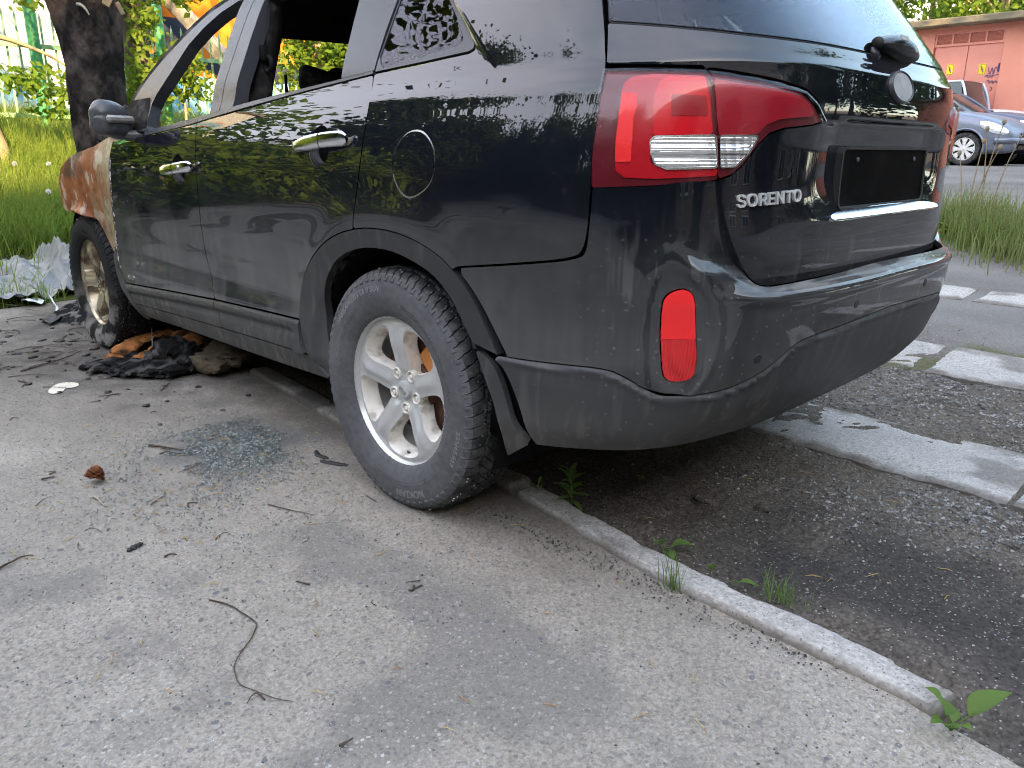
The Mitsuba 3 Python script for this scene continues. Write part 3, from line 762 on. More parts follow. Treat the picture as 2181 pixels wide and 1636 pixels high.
# --- wheel arch cladding, mud flap
foot = O['clad_foot']
arch = poly_of(arch_out, arch_in[:i_flap + 1][::-1], foot)


def arch_off(s, z):
    r = np.hypot(s + .04, z - .36)
    return .004 - .012 * sstep(.435, .375, r)


arch_k = car('arch_cladding', panel(cut(arch, 0, .0012), off=arch_off, h=.009, flange=.03), 'cladding')
car('arch_cladding', mirror_y(panel(cut(arch, 0, .0012), off=arch_off, h=.018, flange=.03)), 'cladding')
flap = poly_of(soft(O['flap']), arch_in[i_flap:][::-1])
car('mud_flap', panel(cut(flap, .004, .001), off=lambda s, z: .0045 + .004 * sstep(.5, .3, z), h=.01, flange=.022), 'cladding', both=True)
f_flap = Polygon([(2.19, .60), (2.225, .55), (2.20, .46), (2.16, .38), (2.12, .30), (2.09, .24), (2.03, .245), (2.045, .31), (2.065, .36), (2.10, .43), (2.16, .50)])
car('mud_flap', panel(rounded(f_flap, .008), off=lambda s, z: .004 + 0 * s, h=.01, flange=.03), 'cladding', both=True)

# --- bumper
gate_b = soft(O['gate_low_b'])
fog = rounded(valid(Polygon(soft(O['fog'], 1, True))), .018).buffer(.0015)
half_lines = [[(-.353, .768)] + soft(O['bumper_seam'])[1:], O['lamp_under'][1:], [p for p in gate_b if p[0] > -1.7 and (p[0] > -1.10 or p[1] < .83)][1:], [(S_MID, .793)]]
pl = soft(O['plastic_top'])
pl = [p for p in pl if p[0] > S_MID + .02] + [(S_MID, .652)]
painted = poly_of(*half_lines, pl[::-1], [p for p in arch_out[i_bump:] if p[1] > .565][::-1])


def mirror_union(p):
    q = valid(Polygon([(2 * S_MID - a, b) for a, b in p.exterior.coords]))
    return shapely.union_all([p.buffer(1e-5), q.buffer(1e-5)])


fog2 = valid(Polygon(GATE_MIRROR(fog.exterior.coords)))


def bumper_off(s, v):
    q = np.where(s < S_MID, 2 * S_MID - s, s)
    d = np.hypot((q + .905) / .062, (v - .657) / .135)
    hollow = -.010 * sstep(1.25, .98, d) + .005 * np.exp(-((d - 1.35) / .16) ** 2)
    crest = .006 * np.exp(-((v - (.735 + .0 * q)) / .012) ** 2) * sstep(-.95, -1.15, q)
    brow = .012 * np.exp(-(((q + .98) / .10) ** 2 + ((v - .80) / .025) ** 2))
    return hollow + crest + brow


bp = cut(mirror_union(painted), .006, .0016)
bumper_k = car('rear_bumper', panel(bp.difference(fog.buffer(.002)).difference(fog2.buffer(.002)), bumper_point, bumper_off, h=.0105, flange=.014), 'paint')
low = [(-.643, .338), (-.79, .352), (-.97, .360), (-1.2, .362), (-1.45, .360), (S_MID, .357)]
flap_line = soft(O['flap'])
plastic = poly_of([(-.473, .56)] + pl[1:], [(S_MID, .355)], low[::-1], flap_line[::-1][:-1])


def plastic_off(s, v):
    q = np.where(s < S_MID, 2 * S_MID - s, s)
    top = np.interp(-q, [-p[0] for p in pl], [p[1] for p in pl])
    return .004 - .006 * sstep(.016, 0, top - v) + .004 * np.exp(-((top - v - .012) / .008) ** 2) - .010 * sstep(.50, .42, v) * sstep(-.9, -1.2, q)


car('lower_bumper', panel(cut(mirror_union(plastic), .006, .0016), bumper_point, plastic_off, h=.0105, flange=.10), 'cladding', parent=bumper_k)
for fp, sg in ((fog, 1), (fog2, -1)):
    a0, b0, a1, b1 = fp.bounds
    up = fp.buffer(-.001).intersection(sbox(a0, .6518, a1, b1))
    dn = fp.buffer(-.001).intersection(sbox(a0, b0, a1, .6512))
    fo = lambda s, v: .001 + 0 * s
    k = car('fog_lamp', panel(rounded(up, .002), bumper_point, lambda s, v: bumper_off(s, v) + .007, h=.008, flange=.02), 'fog_red', parent=bumper_k)
    car('ribbed_lens', panel(rounded(dn, .002), bumper_point, lambda s, v: bumper_off(s, v) + .006 + .0011 * np.abs(np.sin(s * 420)), h=.0016, flange=.02), 'fog_ribbed', parent=bumper_k)
for s0, v0 in ((-1.466, .690), (-1.10, .60)):
    for s1 in (s0, 2 * S_MID - s0):
        x, n = pos_normal(bumper_point, bumper_off, np.array(s1), np.array(v0))
        M = trimesh.geometry.align_vectors([0, 0, 1], n)
        M[:3, 3] = x
        car('parking_sensor', xf(lathe([(0, .0015), (.010, .0015), (.0115, .0), (.0115, -.004)], 24, 'z'), M), 'matte_black', 40, bumper_k)

# --- tailgate
glow = soft([(-.733, 1.317)] + O['glass_low'][1:] + [(S_MID, 1.283)])
gg = soft(O['gate_low_g'], 2)
lamp_top = [(-.727, 1.226), (-.83, 1.223), (-.931, 1.221)]
split = [(-.945, 1.202), (-.954, 1.188), (-.976, 1.126), (-.998, 1.069), (-1.008, .995)]
gate_half = poly_of([(-.731, 1.317)], lamp_top, split, gg, [(S_MID, .760)], glow[::-1])
gate_half = gate_half.difference(lamp_i.buffer(.0018)).difference(lamp_o.buffer(.0018))
lip = [(-1.24, 1.110), (-1.305, 1.119), (-1.525, 1.129), (-1.72, 1.132)]


def gate_off(s, v):
    q = np.where(s < S_MID, 2 * S_MID - s, s)
    top = np.interp(-q, [-p[0] for p in lip], [p[1] for p in lip])
    w = sstep(-1.26, -1.44, q)
    rec = -.020 * w * sstep(top + .001, top - .010, v) * sstep(.86, 1.0, v)
    side = .004 * np.exp(-((v - 1.235) / .012) ** 2)
    chin = .004 * np.exp(-((v - .90) / .022) ** 2) * sstep(-1.16, -1.35, q)
    waist = -.003 * np.exp(-((v - .855) / .025) ** 2) * sstep(-1.08, -1.3, q)
    return rec + side + chin + waist


gate_k = car('tailgate', panel(cut(mirror_union(gate_half), .005, .002), off=gate_off, h=.0105, flange=.02), 'paint')
glass_half = poly_of(glow, [(S_MID, 1.60), (-1.0, 1.60), (-.79, 1.585), (-.742, 1.50)])
gl = cut(mirror_union(glass_half), .01, .004)
car('rear_window', panel(gl, off=lambda s, v: .001 + 0 * s, h=.02, flange=0), 'window_glass', parent=gate_k)
rimg = cut(mirror_union(glass_half), .01, .001).difference(gl.buffer(-.004))
car('window_seal', panel(rimg, off=lambda s, v: -.002 + 0 * s, h=.02, flange=.01), 'matte_black', parent=gate_k)

# rear lamps
def lamp_bulge(s, v):
    q = np.where(s < S_MID, 2 * S_MID - s, s)
    top = np.interp(-q, [.72, .931, 1.012, 1.107, 1.205, 1.256, 1.311], [1.224, 1.218, 1.209, 1.198, 1.183, 1.16, 1.121])
    e = np.clip((top - v) / .030, 0, 1)
    return -.004 + .018 * np.sqrt(np.clip(1 - (1 - e) ** 2, 0, 1))


def lay(poly, d, h=.008, fl=.004):
    return panel(poly, off=lambda s, v: lamp_bulge(s, v) + d, h=h, flange=fl)


P_ = lambda n, r=.006, it=0: rounded(valid(Polygon(soft(O[n], it, True) if it else O[n])), r)
lc = P_('lamp_c', .008).intersection(lamp_o)
parts_o = [('lamp_housing', lamp_o, -.016, 'lamp_wine'), ('light_guide', lc.difference(P_('lamp_c_in', .004)).difference(P_('lamp_clear', .004)), -.0125, 'lamp_mid'),
           ('reflector_strip', P_('lamp_bright', .003), -.0105, 'lamp_red'), ('brake_light', P_('lamp_c_in', .006).intersection(lamp_o), -.0115, 'lamp_deep'),
           ('square_reflector', P_('lamp_sq', .004), -.0100, 'lamp_inner'), ('clear_lamp', P_('lamp_clear', .008).intersection(lamp_o.buffer(-.003)), -.0102, 'lamp_clear'),
           ('lens_frame', P_('lamp_clear', .008).buffer(.0035).difference(P_('lamp_clear', .008)).intersection(lamp_o.buffer(-.002)), -.0088, 'satin_chrome'), ('lamp_cover', lamp_o.buffer(-.0008), 0, 'clear_cover')]
parts_i = [('lamp_housing', lamp_i, -.016, 'lamp_wine'), ('brake_light', P_('lamp2_red', .006).intersection(lamp_i.buffer(-.003)), -.0120, 'lamp_ruby'), ('clear_lamp', P_('lamp2_clear', .005).intersection(lamp_i.buffer(-.002)), -.0102, 'lamp_clear'),
           ('lens_frame', P_('lamp2_clear', .005).buffer(.003).difference(P_('lamp2_clear', .005)).intersection(lamp_i.buffer(-.002)), -.0088, 'satin_chrome'), ('lamp_cover', lamp_i.buffer(-.0008), 0, 'clear_cover')]
for mir in (False, True):
    for nm, pp, root in (('tail_lamp', parts_o, None), ('tailgate_lamp', parts_i, None)):
        k = None
        for name, pg, d, mat in pp:
            m = lay(pg, d, .009, .006 if name != 'lamp_housing' else .03) if name != 'lamp_cover' else panel(pg, off=lamp_bulge, h=.008, flange=0)
            m = mirror_y(m) if mir else m
            if k is None:
                k = car(nm, m, mat)
            else:
                put(name, m, mat, False, k)

# letters, emblem disc, plate, chrome strip
let = meshkit.text_mesh('SORENTO', .026, .006, bold=True)
w = let.bounds[1][0]
let.vertices[:, 0] *= .196 / w
car('lettering', on_surface(let, -1.053, .9365, off=.0005, ang=.045), 'letter_silver', parent=gate_k)
x, n = pos_normal(base_point, None, np.array(S_MID), np.array(1.212))
M = trimesh.geometry.align_vectors([0, 0, 1], n)
M[:3, 3] = x + n * .003
M[:3, :3] = np.diag([1, 1.62, .88]) @ M[:3, :3]
em = car('emblem_disc', xf(lathe([(0, .006), (.030, .0055), (.040, .004), (.0405, 0)], 64, 'z'), M), 'badge_plate', 30, gate_k)
car('emblem_ring', xf(lathe([(.0405, .001), (.0410, .006), (.0435, .007), (.046, .004), (.0465, -.004)], 64, 'z'), M), 'frame_grey', True, gate_k)
pl_p = rounded(Polygon([(S_MID + .275, .925), (S_MID + .275, 1.058), (S_MID - .275, 1.058), (S_MID - .275, .925)]), .012)
car('licence_plate', panel(pl_p, off=lambda s, v: -.006 + 0 * s, h=.02, flange=.012), 'plate_black', parent=gate_k)
for sy in (.19, -.19):
    sx_, sn_ = pos_normal(base_point, None, np.array(S_MID + sy), np.array(1.035))
    SM = trimesh.geometry.align_vectors([0, 0, 1], sn_)
    SM[:3, 3] = sx_ - sn_ * .006
    car('plate_screw', xf(lathe([(0, .003), (.005, .0026), (.0065, .001), (.0068, -.002)], 16, 'z'), SM), 'frame_grey', 40, gate_k)
car('plate_frame', panel(pl_p.buffer(.008).difference(pl_p.buffer(.001)), off=lambda s, v: -.002 + 0 * s, h=.02, flange=.018), 'matte_black', parent=gate_k)
cs = [(-1.345, .902), (-1.372, .912), (-1.45, .918), (-1.543, .921), (S_MID, .924), (S_MID, .896), (-1.543, .895), (-1.45, .894), (-1.385, .894)]
car('chrome_strip', panel(cut(mirror_union(poly_of(soft(cs[:5]), soft(cs[5:]))), .003, .0005), off=lambda s, v: gate_off(s, v) + .002 + .020 * np.clip((.921 - v) / .024, 0, 1) ** .8, h=.006, flange=.01), 'chrome', parent=gate_k)

# rear wiper, its housing burnt through
x0, n0 = pos_normal(base_point, None, np.array(S_MID), np.array(1.318))
ph, th = np.meshgrid(np.linspace(0, np.pi, 19), np.linspace(0, 2 * np.pi, 37), indexing='ij')
sp = np.stack([np.sin(ph) * np.cos(th), np.cos(ph), np.sin(ph) * np.sin(th)], -1)
dome = sp * [.046, .122, .036]
dome[..., 2] = np.where(sp[..., 2] > 0, dome[..., 2] * (1.15 - .35 * np.abs(sp[..., 1])), dome[..., 2] * .55)
dome[..., 0] = np.maximum(dome[..., 0], -.055)
dv = dome.reshape(-1, 3) * (1 + .07 * (meshkit.fbm(dome.reshape(-1, 3) * 30, 2, 3) - .5))[:, None]
wm = grid_mesh(dv.reshape(dome.shape))
wm.apply_transform(rot(math.radians(5), [1, 0, 0]))
wm.apply_translation(x0 + n0 * .022 + [0, -.035, -.030])
wk = car('rear_wiper', wm, 'wiper_plastic', True)
piv = xf(lathe([(0, .038), (.014, .037), (.020, .030), (.024, .0), (.028, -.004)], 32, 'z'), trimesh.geometry.align_vectors([0, 0, 1], n0))
piv.apply_translation(x0 - n0 * .006 + [0, .095, -.044])
put('pivot', piv, 'wiper_plastic', 40, wk)
knob = trimesh.creation.icosphere(3, .015)
knob.apply_translation(x0 + n0 * .022 + [0, .082, -.018])
put('pivot_cap', knob, 'char', True, wk)
put('melted_hole', box(*(x0 + n0 * .072 + [0, .02, -.034]), .004, .045, .012, ry=.3), 'badge_plate', False, wk)
arm = curve([x0 + n0 * .03 + [0, -.19, -.02], x0 + n0 * .035 + [0, -.32, .0], x0 + n0 * .03 + [.02, -.52, .03]], 12)

# --- windows, pillars, roof
bl = belt_top + []
moulding = poly_of(belt_top, [(.047, 1.257)], belt_low[::-1])
car('belt_moulding', panel(valid(moulding).buffer(-.0006), off=lambda s, z: .005 + 0 * s, h=.012, flange=.01), 'frame_grey', both=True)
front_ap = valid(Polygon([(1.60, 1.118), (1.618, 1.14), (1.631, 1.218), (1.598, 1.26), (1.567, 1.293), (1.53, 1.343), (1.488, 1.397), (1.455, 1.443), (1.37, 1.50), (1.27, 1.548), (1.16, 1.578), (1.115, 1.58), (1.041, 1.168), (1.355, 1.142)]))
rear_ap = valid(Polygon([(.865, 1.188), (.921, 1.556), (.93, 1.582), (.295, 1.585), (.266, 1.475), (.209, 1.245), (.546, 1.219)]))
a_out = [(1.93, 1.205), (1.91, 1.225), (1.829, 1.312), (1.775, 1.368), (1.69, 1.429), (1.585, 1.492), (1.484, 1.546), (1.40, 1.589), (1.28, 1.625)]
green = poly_of(belt_top, [(.045, 1.26), (.055, 1.35), (.06, 1.625)], a_out[::-1], [(1.80, 1.115)])
a_strip = valid(LineString(a_out).buffer(.030, single_sided=False)).intersection(green)
bseam = valid(Polygon([(.962, 1.14), (.966, 1.176), (1.015, 1.568), (1.022, 1.63), (3, 1.63), (3, 1.0), (.962, 1.0)]))
front_frame = green.difference(a_strip).intersection(bseam).difference(front_ap)
rear_frame = green.difference(bseam).difference(rear_ap)
m = panel(a_strip.buffer(-.001), h=.012, flange=.05)
car('windscreen_pillar', m, 'char', both=True)
m = panel(cut(front_frame, .003), off=lambda s, z: .002 + 0 * s, h=.012, flange=.045)
put('window_frame', m, 'frame_grey', False, door_keys['front'])
put('window_frame', mirror_y(m), 'frame_grey', False, CAR + '__front_door_001')
m = panel(cut(rear_frame, .003), off=lambda s, z: .002 + 0 * s, h=.012, flange=.05)
put('window_frame', m, 'frame_grey', False, door_keys['rear'])
put('window_frame', mirror_y(m), 'frame_grey', False, CAR + '__rear_door_001')
qg = rounded(valid(Polygon([(.219, 1.575), (.219, 1.523), (.177, 1.464), (.087, 1.351), (.023, 1.275), (.004, 1.262), (-.157, 1.279), (-.291, 1.297), (-.306, 1.304), (-.305, 1.317), (-.262, 1.367), (-.205, 1.42), (-.134, 1.477), (-.06, 1.575)])).buffer(0), .004)
qframe = poly_of([(.040, 1.254)], [(-.163, 1.266), (-.339, 1.279), (-.354, 1.285), (-.355, 1.297), (-.292, 1.366), (-.236, 1.419), (-.171, 1.474), (-.07, 1.575), (.05, 1.575)])
qg = qg.intersection(qframe.buffer(-.003))
m = panel(qframe.difference(qg).buffer(-.001), off=lambda s, z: .003 + 0 * s, h=.01, flange=.012)
car('quarter_frame', m, 'frame_grey', both=True)


def ripple(s, z):
    return .0003 * (meshkit.fbm(np.stack([s * 9, z * 30, s * 0], -1), 2, 2) - .5)


m = panel(qg.buffer(.001), off=ripple, h=.01, flange=0)
car('quarter_window', m, 'privacy_glass', both=True)
# roof skin and burnt headliner
ys = np.linspace(-1, 1, 33)
xs = np.linspace(-.70, 1.33, 40)
X, Yv = np.meshgrid(xs, ys, indexing='ij')
edge = .70 - .10 * sstep(.9, 1.35, X) - .04 * sstep(-.2, -.7, X)
crown = 1.72 - .05 * ((X - .3) / 1.0) ** 2
Zr = 1.565 + (crown - 1.565) * (1 - np.abs(Yv) ** 4) - .02 * sstep(-.5, -.7, X)
roof = grid_mesh(np.stack([X, Yv * edge, Zr], -1))
car('roof', roof, 'paint', True)
Zh = 1.555 + .075 * (1 - np.abs(Yv) ** 3) * sstep(1.33, .6, X) - .055 * sstep(.95, 1.33, X) + .012 * (meshkit.fbm(np.stack([X * 5, Yv * 5, X * 0], -1), 3, 6) - .5)
head = grid_mesh(np.stack([X, Yv * edge * .985, Zh], -1))
car('headliner', head, 'headliner', True)
car('roof_header', tube([(1.33, .64, 1.50), (1.345, .3, 1.512), (1.35, 0, 1.516), (1.345, -.3, 1.512), (1.33, -.64, 1.50)], .022, 8), 'char', True)
for sg in (1, -1):
    # inner pillar with belt anchor, seen through the rear door's window
    b0 = np.array([[.935, sg * .80, 1.10], [.985, sg * .72, 1.33], [1.0, sg * .64, 1.56]])
    car('inner_pillar', tube(curve(b0, 8), .042, 8), 'char', True)
    car('belt_anchor', trimesh.util.concatenate([xf(trimesh.creation.torus(.024, .009, 20, 8), rot(math.pi / 2, [1, 0, 0])).apply_translation([.925, sg * .735, 1.34]), box(.935, sg * .745, 1.375, .025, .02, .05)]), 'char', True)
    # seats burnt down to the frame
    rgs = RNG(31 + sg)
    for sx, sc in ((1.23, 1.0), (.33, .95)):
        back = box(0, 0, 0, .12, .46, .62, ch=.05).subdivide().subdivide().subdivide()
        v = np.array(back.vertices)
        v += .03 * (meshkit.fbm(v * 9 + sx, 3, 5)[:, None] - .5) * 2
        back.vertices = v
        back.apply_transform(rot(-.3, [0, 1, 0]))
        back.apply_translation([sx - .02, sg * .37, .86 if sx > 1 else .80])
        sk = car('charred_seat', back, 'char', True)
        hr = box(0, 0, 0, .09, .24, .17, ch=.035).subdivide().subdivide().subdivide()
        v = np.array(hr.vertices)
        hr.vertices = v + .022 * (meshkit.fbm(v * 16 + 3 * sx, 3, 8)[:, None] - .5) * 2
        hr.apply_translation([sx - .10, sg * .37, 1.275 if sx > 1 else 1.10])
        if sx > 1:
            put('headrest', hr, 'char', True, sk)
            for pa, pb in (((sx - .06, sg * .37 + .07, 1.08), (sx - .09, sg * .37 + .07, 1.27)), ((sx - .06, sg * .37 - .07, 1.08), (sx - .09, sg * .37 - .07, 1.27)), ((sx - .03, sg * .37 + .15, 1.10), (sx - .07, sg * .37 + .17, 1.33))):
                put('headrest_post', tube([pa, pb], .007, 6), 'char', True, sk)
        cush = box(sx + .24, sg * .37, .50, .5, .48, .14, ch=.04)
        put('cushion', cush, 'char', 30, sk)

# --- inner shell, floor, wheel wells, bonnet
shell_area = sbox(-1.0, .30, 2.2, 1.2).difference(WELL.buffer(.02)).difference(WELL_F.buffer(.02)).intersection(valid(Polygon(belt_low + [(-.3, 1.24), (-1.0, 1.22), (-1.0, .3), (2.4, .3), (2.1, 1.06)])))
sm = panel(shell_area, off=lambda s, z: -.026 + 0 * s, h=.05, flange=0)
car('inner_shell', sm, 'dark', both=True)
rear_shell = panel(sbox(2 * S_MID + .9, .42, -.9, 1.27), lambda s, v: base_point(s, v), lambda s, v: -.05 + 0 * s, h=.05, flange=0)
car('rear_shell', rear_shell, 'dark')
car('gate_jamb', panel(sbox(-.86, 1.18, -.64, 1.60), off=lambda s, v: -.032 + 0 * s, h=.04, flange=0), 'dark', both=True)
car('floor_pan', [box(1.35, 0, .30, 3.2, 1.28, .05), box(-.45, 0, .42, .70, 1.1, .05)], 'underbody')
car('silencer', xf(lathe([(0, -.36), (.10, -.35), (.115, -.3), (.115, .3), (.10, .35), (0, .36)], 24), np.diag([1, 1, .7, 1])).apply_translation([-.55, -.25, .36]), 'rusty_iron', 40)
for cx, cz, R, yo in ((0.0, .37, .425, .885), (2.70, .37, .43, .87)):
    th = np.linspace(-.35, math.pi + .35, 40)
    for sg in (1, -1):
        ring = np.array([[[cx + R * math.cos(t), sg * y, cz + R * math.sin(t)] for y in (yo, .70, .52)] for t in th])
        back = np.array([[[cx + r * math.cos(t), sg * .52, cz + r * math.sin(t)] for r in (R, R * .5, .01)] for t in th])
        car('wheel_liner', trimesh.util.concatenate([grid_mesh(ring), grid_mesh(back)]), 'underbody', True)
bx, by = np.meshgrid(np.linspace(2.02, 3.30, 30), np.linspace(-1, 1, 31), indexing='ij')
wid = .80 - .10 * sstep(2.6, 3.3, bx)
bz = 1.15 - .17 * ((bx - 2.0) / 1.3) ** 1.8 - .10 * np.abs(by) ** 3 + .035 * (meshkit.fbm(np.stack([bx * 3, by * 3, bx * 0], -1), 3, 4) - .5)
bon = grid_mesh(np.stack([bx, by * wid, bz + .0], -1))
car('bonnet', bon, 'burnt_metal', True)
car('bonnet_edge', tube(np.stack([bx[:, -1], wid[:, -1], bz[:, -1] - .012], -1), .022, 8), 'char', True)
tt = np.linspace(0, 1, 70)
e0 = curve([(2.06, .845, 1.125), (2.25, .835, 1.125), (2.5, .815, 1.085), (2.75, .785, 1.035), (2.98, .74, .965), (3.10, .70, .90)], 70)
jag = (meshkit.fbm(np.stack([tt * 14, tt * 0, tt * 0], -1), 4, 3) - .5)
rows = []
for w_, dz in ((-.16, .03), (-.08, .040), (-.02, .036), (.012, .020), (.020, -.004), (.012, -.030)):
    q_ = e0 + np.stack([0 * tt, w_ + .03 * jag * (w_ > -.1), dz + .045 * jag * (1 if dz > 0 else 1.6) + .018 * np.sin(tt * 17) * (w_ > -.05)], -1)
    rows.append(q_)
car('bonnet_rim', grid_mesh(np.array(rows).transpose(1, 0, 2)), 'char', 50)
car('bonnet_seal', tube(e0 + np.stack([0 * tt, -.01 + 0 * tt, -.028 + .02 * jag], -1), .014, 7), 'char', True)
car('headlamp_remains', [rock(40 + k, .05 + .02 * k, 2).apply_translation([3.06 + .04 * k, .70 - .06 * k, .90 - .03 * k]) for k in range(1)], 'char', 40)
eng = [rock(k, .22 + .08 * (k % 3), 2).apply_translation([2.35 + .16 * (k % 4), -.55 + .22 * (k % 6), .62 + .05 * (k % 3)]) for k in range(12)]
car('burnt_engine', eng, 'char', 40)
car('front_subframe', [tube([(3.05, -.70, .52), (3.25, -.3, .50), (3.27, .3, .50), (3.05, .70, .52)], .04, 8), tube([(2.95, .66, .55), (3.05, .72, .68), (2.95, .76, .74)], .025, 8), tube([(2.6, .5, .35), (2.7, .75, .36)], .04, 8)], 'char', True)

# --- door mirror, half melted
ph, th = np.meshgrid(np.linspace(0, np.pi, 41), np.linspace(0, 2 * np.pi, 61), indexing='ij')
sp = np.stack([np.sin(ph) * np.cos(th), np.cos(ph), np.sin(ph) * np.sin(th)], -1)
sq = np.sign(sp) * np.abs(sp) ** np.array([.62, .66, .72])
mv = sq * [.075, .118, .098]
mv[..., 2] += .018 * (mv[..., 1] / .118) - .02 * (mv[..., 1] / .118) ** 2
mv[..., 0] *= 1 - .25 * sp[..., 2]
groove = np.exp(-((mv[..., 2] - .012) / .010) ** 2) * (mv[..., 0] < 0)
mv *= (1 - .05 * groove)[..., None]
mv *= .74
mv += (.008 * (meshkit.fbm(mv * 16, 3, 12) - .5) + .005 * (meshkit.fbm(mv * 50, 2, 13) - .5))[..., None]
mm = grid_mesh(mv)
mm.apply_transform(rot(.5, [0, 0, 1]))
mm.apply_translation([1.815, 1.0, 1.165])
mk = car('door_mirror', mm, 'mirror_melt', True)
ind = box(0, 0, 0, .026, .145, .030, ch=.009)
ind.apply_transform(rot(.5, [0, 0, 1]))
ind.apply_translation([1.762, .978, 1.163])
put('indicator_lens', ind, 'mirror_lens', 30, mk)
put('mirror_arm', tube(curve([(1.82, .98, 1.115), (1.80, .93, 1.10), (1.76, .87, 1.10)], 8), [.024, .023, .022, .022, .022, .021, .02, .02], 10), 'mirror_melt', True, mk)
car('sail_panel', panel(rounded(Polygon([(1.62, 1.13), (1.80, 1.115), (1.90, 1.19), (1.84, 1.245), (1.66, 1.25)]), .01), off=lambda s, z: .004 + 0 * s, h=.02), 'char', both=True)
car('cowl', panel(apron, h=.02), 'char', both=True)

# ---------------------------------------------------------------- wheels (local: axis y, outer face towards +y, z up)
_prof = np.array([  # (y, r) from the outer bead over the tread to the inner bead
    (.082, .226), (.094, .238), (.104, .262), (.1085, .29), (.107, .315), (.101, .338), (.0955, .350), (.089, .3585), (.080, .3635), (.066, .3668), (.04, .3688), (.0, .3695),
    (-.04, .3688), (-.066, .3668), (-.080, .3635), (-.089, .3585), (-.101, .338), (-.107, .315), (-.1085, .29), (-.104, .262), (-.094, .238), (-.082, .226)])
_pl = np.concatenate([[0], np.cumsum(np.linalg.norm(np.diff(_prof, axis=0), axis=1))])
_pf = PchipInterpolator(_pl, _prof)


def tread_cut(th, y):
    """Depth of the winter tread at angle th and width position y: lugs at the shoulders, slanted bars to a zigzag centre, fine sipes."""
    N = 68
    a = np.abs(y)
    ph = th * N / (2 * np.pi)
    sh = ph + .9 * np.clip((.088 - a) / .05, -1, 1) * .7 + .03 * np.sin(a * 240)
    sh = np.where(y > 0, sh, sh + .5)
    g = np.abs((sh % 1) - .5)
    groove = sstep(.435, .475, g + 0 * a)
    shoulder = np.where(a > .05, groove, 0)
    c2 = ph * 1.0 + y * 26
    bars = sstep(.43, .47, np.abs((c2 % 1) - .5)) * (a <= .05)
    ring = sstep(.0050, .0030, np.abs(a - .050 - .004 * np.sin(ph * np.pi)))
    zig = sstep(.0045, .0028, np.abs(y - .010 * (2 * np.abs((ph * .5 % 1) - .5) * 2 - 1)))
    d = np.maximum(np.maximum(shoulder, bars), np.maximum(ring, zig)) * .0085
    sipe = sstep(.40, .47, np.abs(((sh * 4 + .22 * np.sin(y * 900)) % 1) - .5)) * .0016
    return np.maximum(d, sipe)


def make_tyre(n, m):
    l = np.linspace(0, _pl[-1], m)
    pr = _pf(l)
    th = np.arange(n + 1) * 2 * np.pi / n
    y, r = pr[:, 0][None], pr[:, 1][None]
    a = np.abs(y)
    TH = th[:, None] + 0 * y
    depth = tread_cut(TH, y + 0 * TH)
    on = sstep(.338, .356, r)
    # shoulder lugs also bite into the upper sidewall
    rr = r - depth * on
    rib = .0016 * sstep(.6, .9, np.sin(r * 900)) * sstep(.27, .26, r) + .0014 * np.exp(-((r - .338) / .0022) ** 2) + .0012 * np.exp(-((r - .262) / .002) ** 2)
    teeth = .0030 * sstep(.332, .336, r) * sstep(.349, .345, r) * (np.sin(TH * 68) > .2)
    hatch = .0018 * sstep(.268, .271, r) * sstep(.287, .284, r) * (np.sin(TH * 190 + r * 500) > .1) * (np.sin(TH * 3 + .5) > -.2)
    yo = y + np.sign(y) * (rib + teeth + hatch) * (r < .352)
    V = np.stack([rr * np.cos(TH), yo + 0 * TH, rr * np.sin(TH)], -1)
    side = (pr[:, 1] < .352)
    i0 = int(np.argmax(~side))
    i1 = m - int(np.argmax(~side[::-1]))
    return grid_mesh(V[:, :i0 + 1]), grid_mesh(V[:, i0:i1]), grid_mesh(V[:, i1 - 1:])


def ring_text(txt, h, r, a0, bold=True):
    """Raised lettering round the outer sidewall at radius r, starting at angle a0 (radians, clockwise seen from outside)."""
    m = meshkit.text_mesh(txt, h, .0016, bold=bold)
    m = m.subdivide_to_size(.012)
    v = np.asarray(m.vertices)
    R = r + v[:, 1]
    a = a0 + v[:, 0] * 1.12 / r
    lr = _prof[:11]
    y = np.interp(R, lr[:, 1], lr[:, 0])
    return trimesh.Trimesh(np.stack([R * np.cos(a), y - .0004 + v[:, 2], R * np.sin(a)], -1), m.faces, process=False)


# seen from outside (+y looking to -y), x points left and z up: clockwise is the direction from +x... through +z to -x
def face_height(x, z):
    """How far the alloy's outer face stands at (x, z): a dished star of five spokes."""
    r = np.hypot(x, z)
    a = np.arctan2(z, x)
    k = (a - np.pi / 2) / (2 * np.pi / 5)
    off = (k - np.round(k)) * (2 * np.pi / 5) * r
    dish = .072 - .020 * sstep(.17, .03, r) - .004 * sstep(.15, .10, r)
    ridge = .010 * np.exp(-(off / .018) ** 2) * sstep(.045, .075, r) * sstep(.215, .16, r)
    nut = 0
    return dish + ridge - .006 * sstep(.200, .222, r)


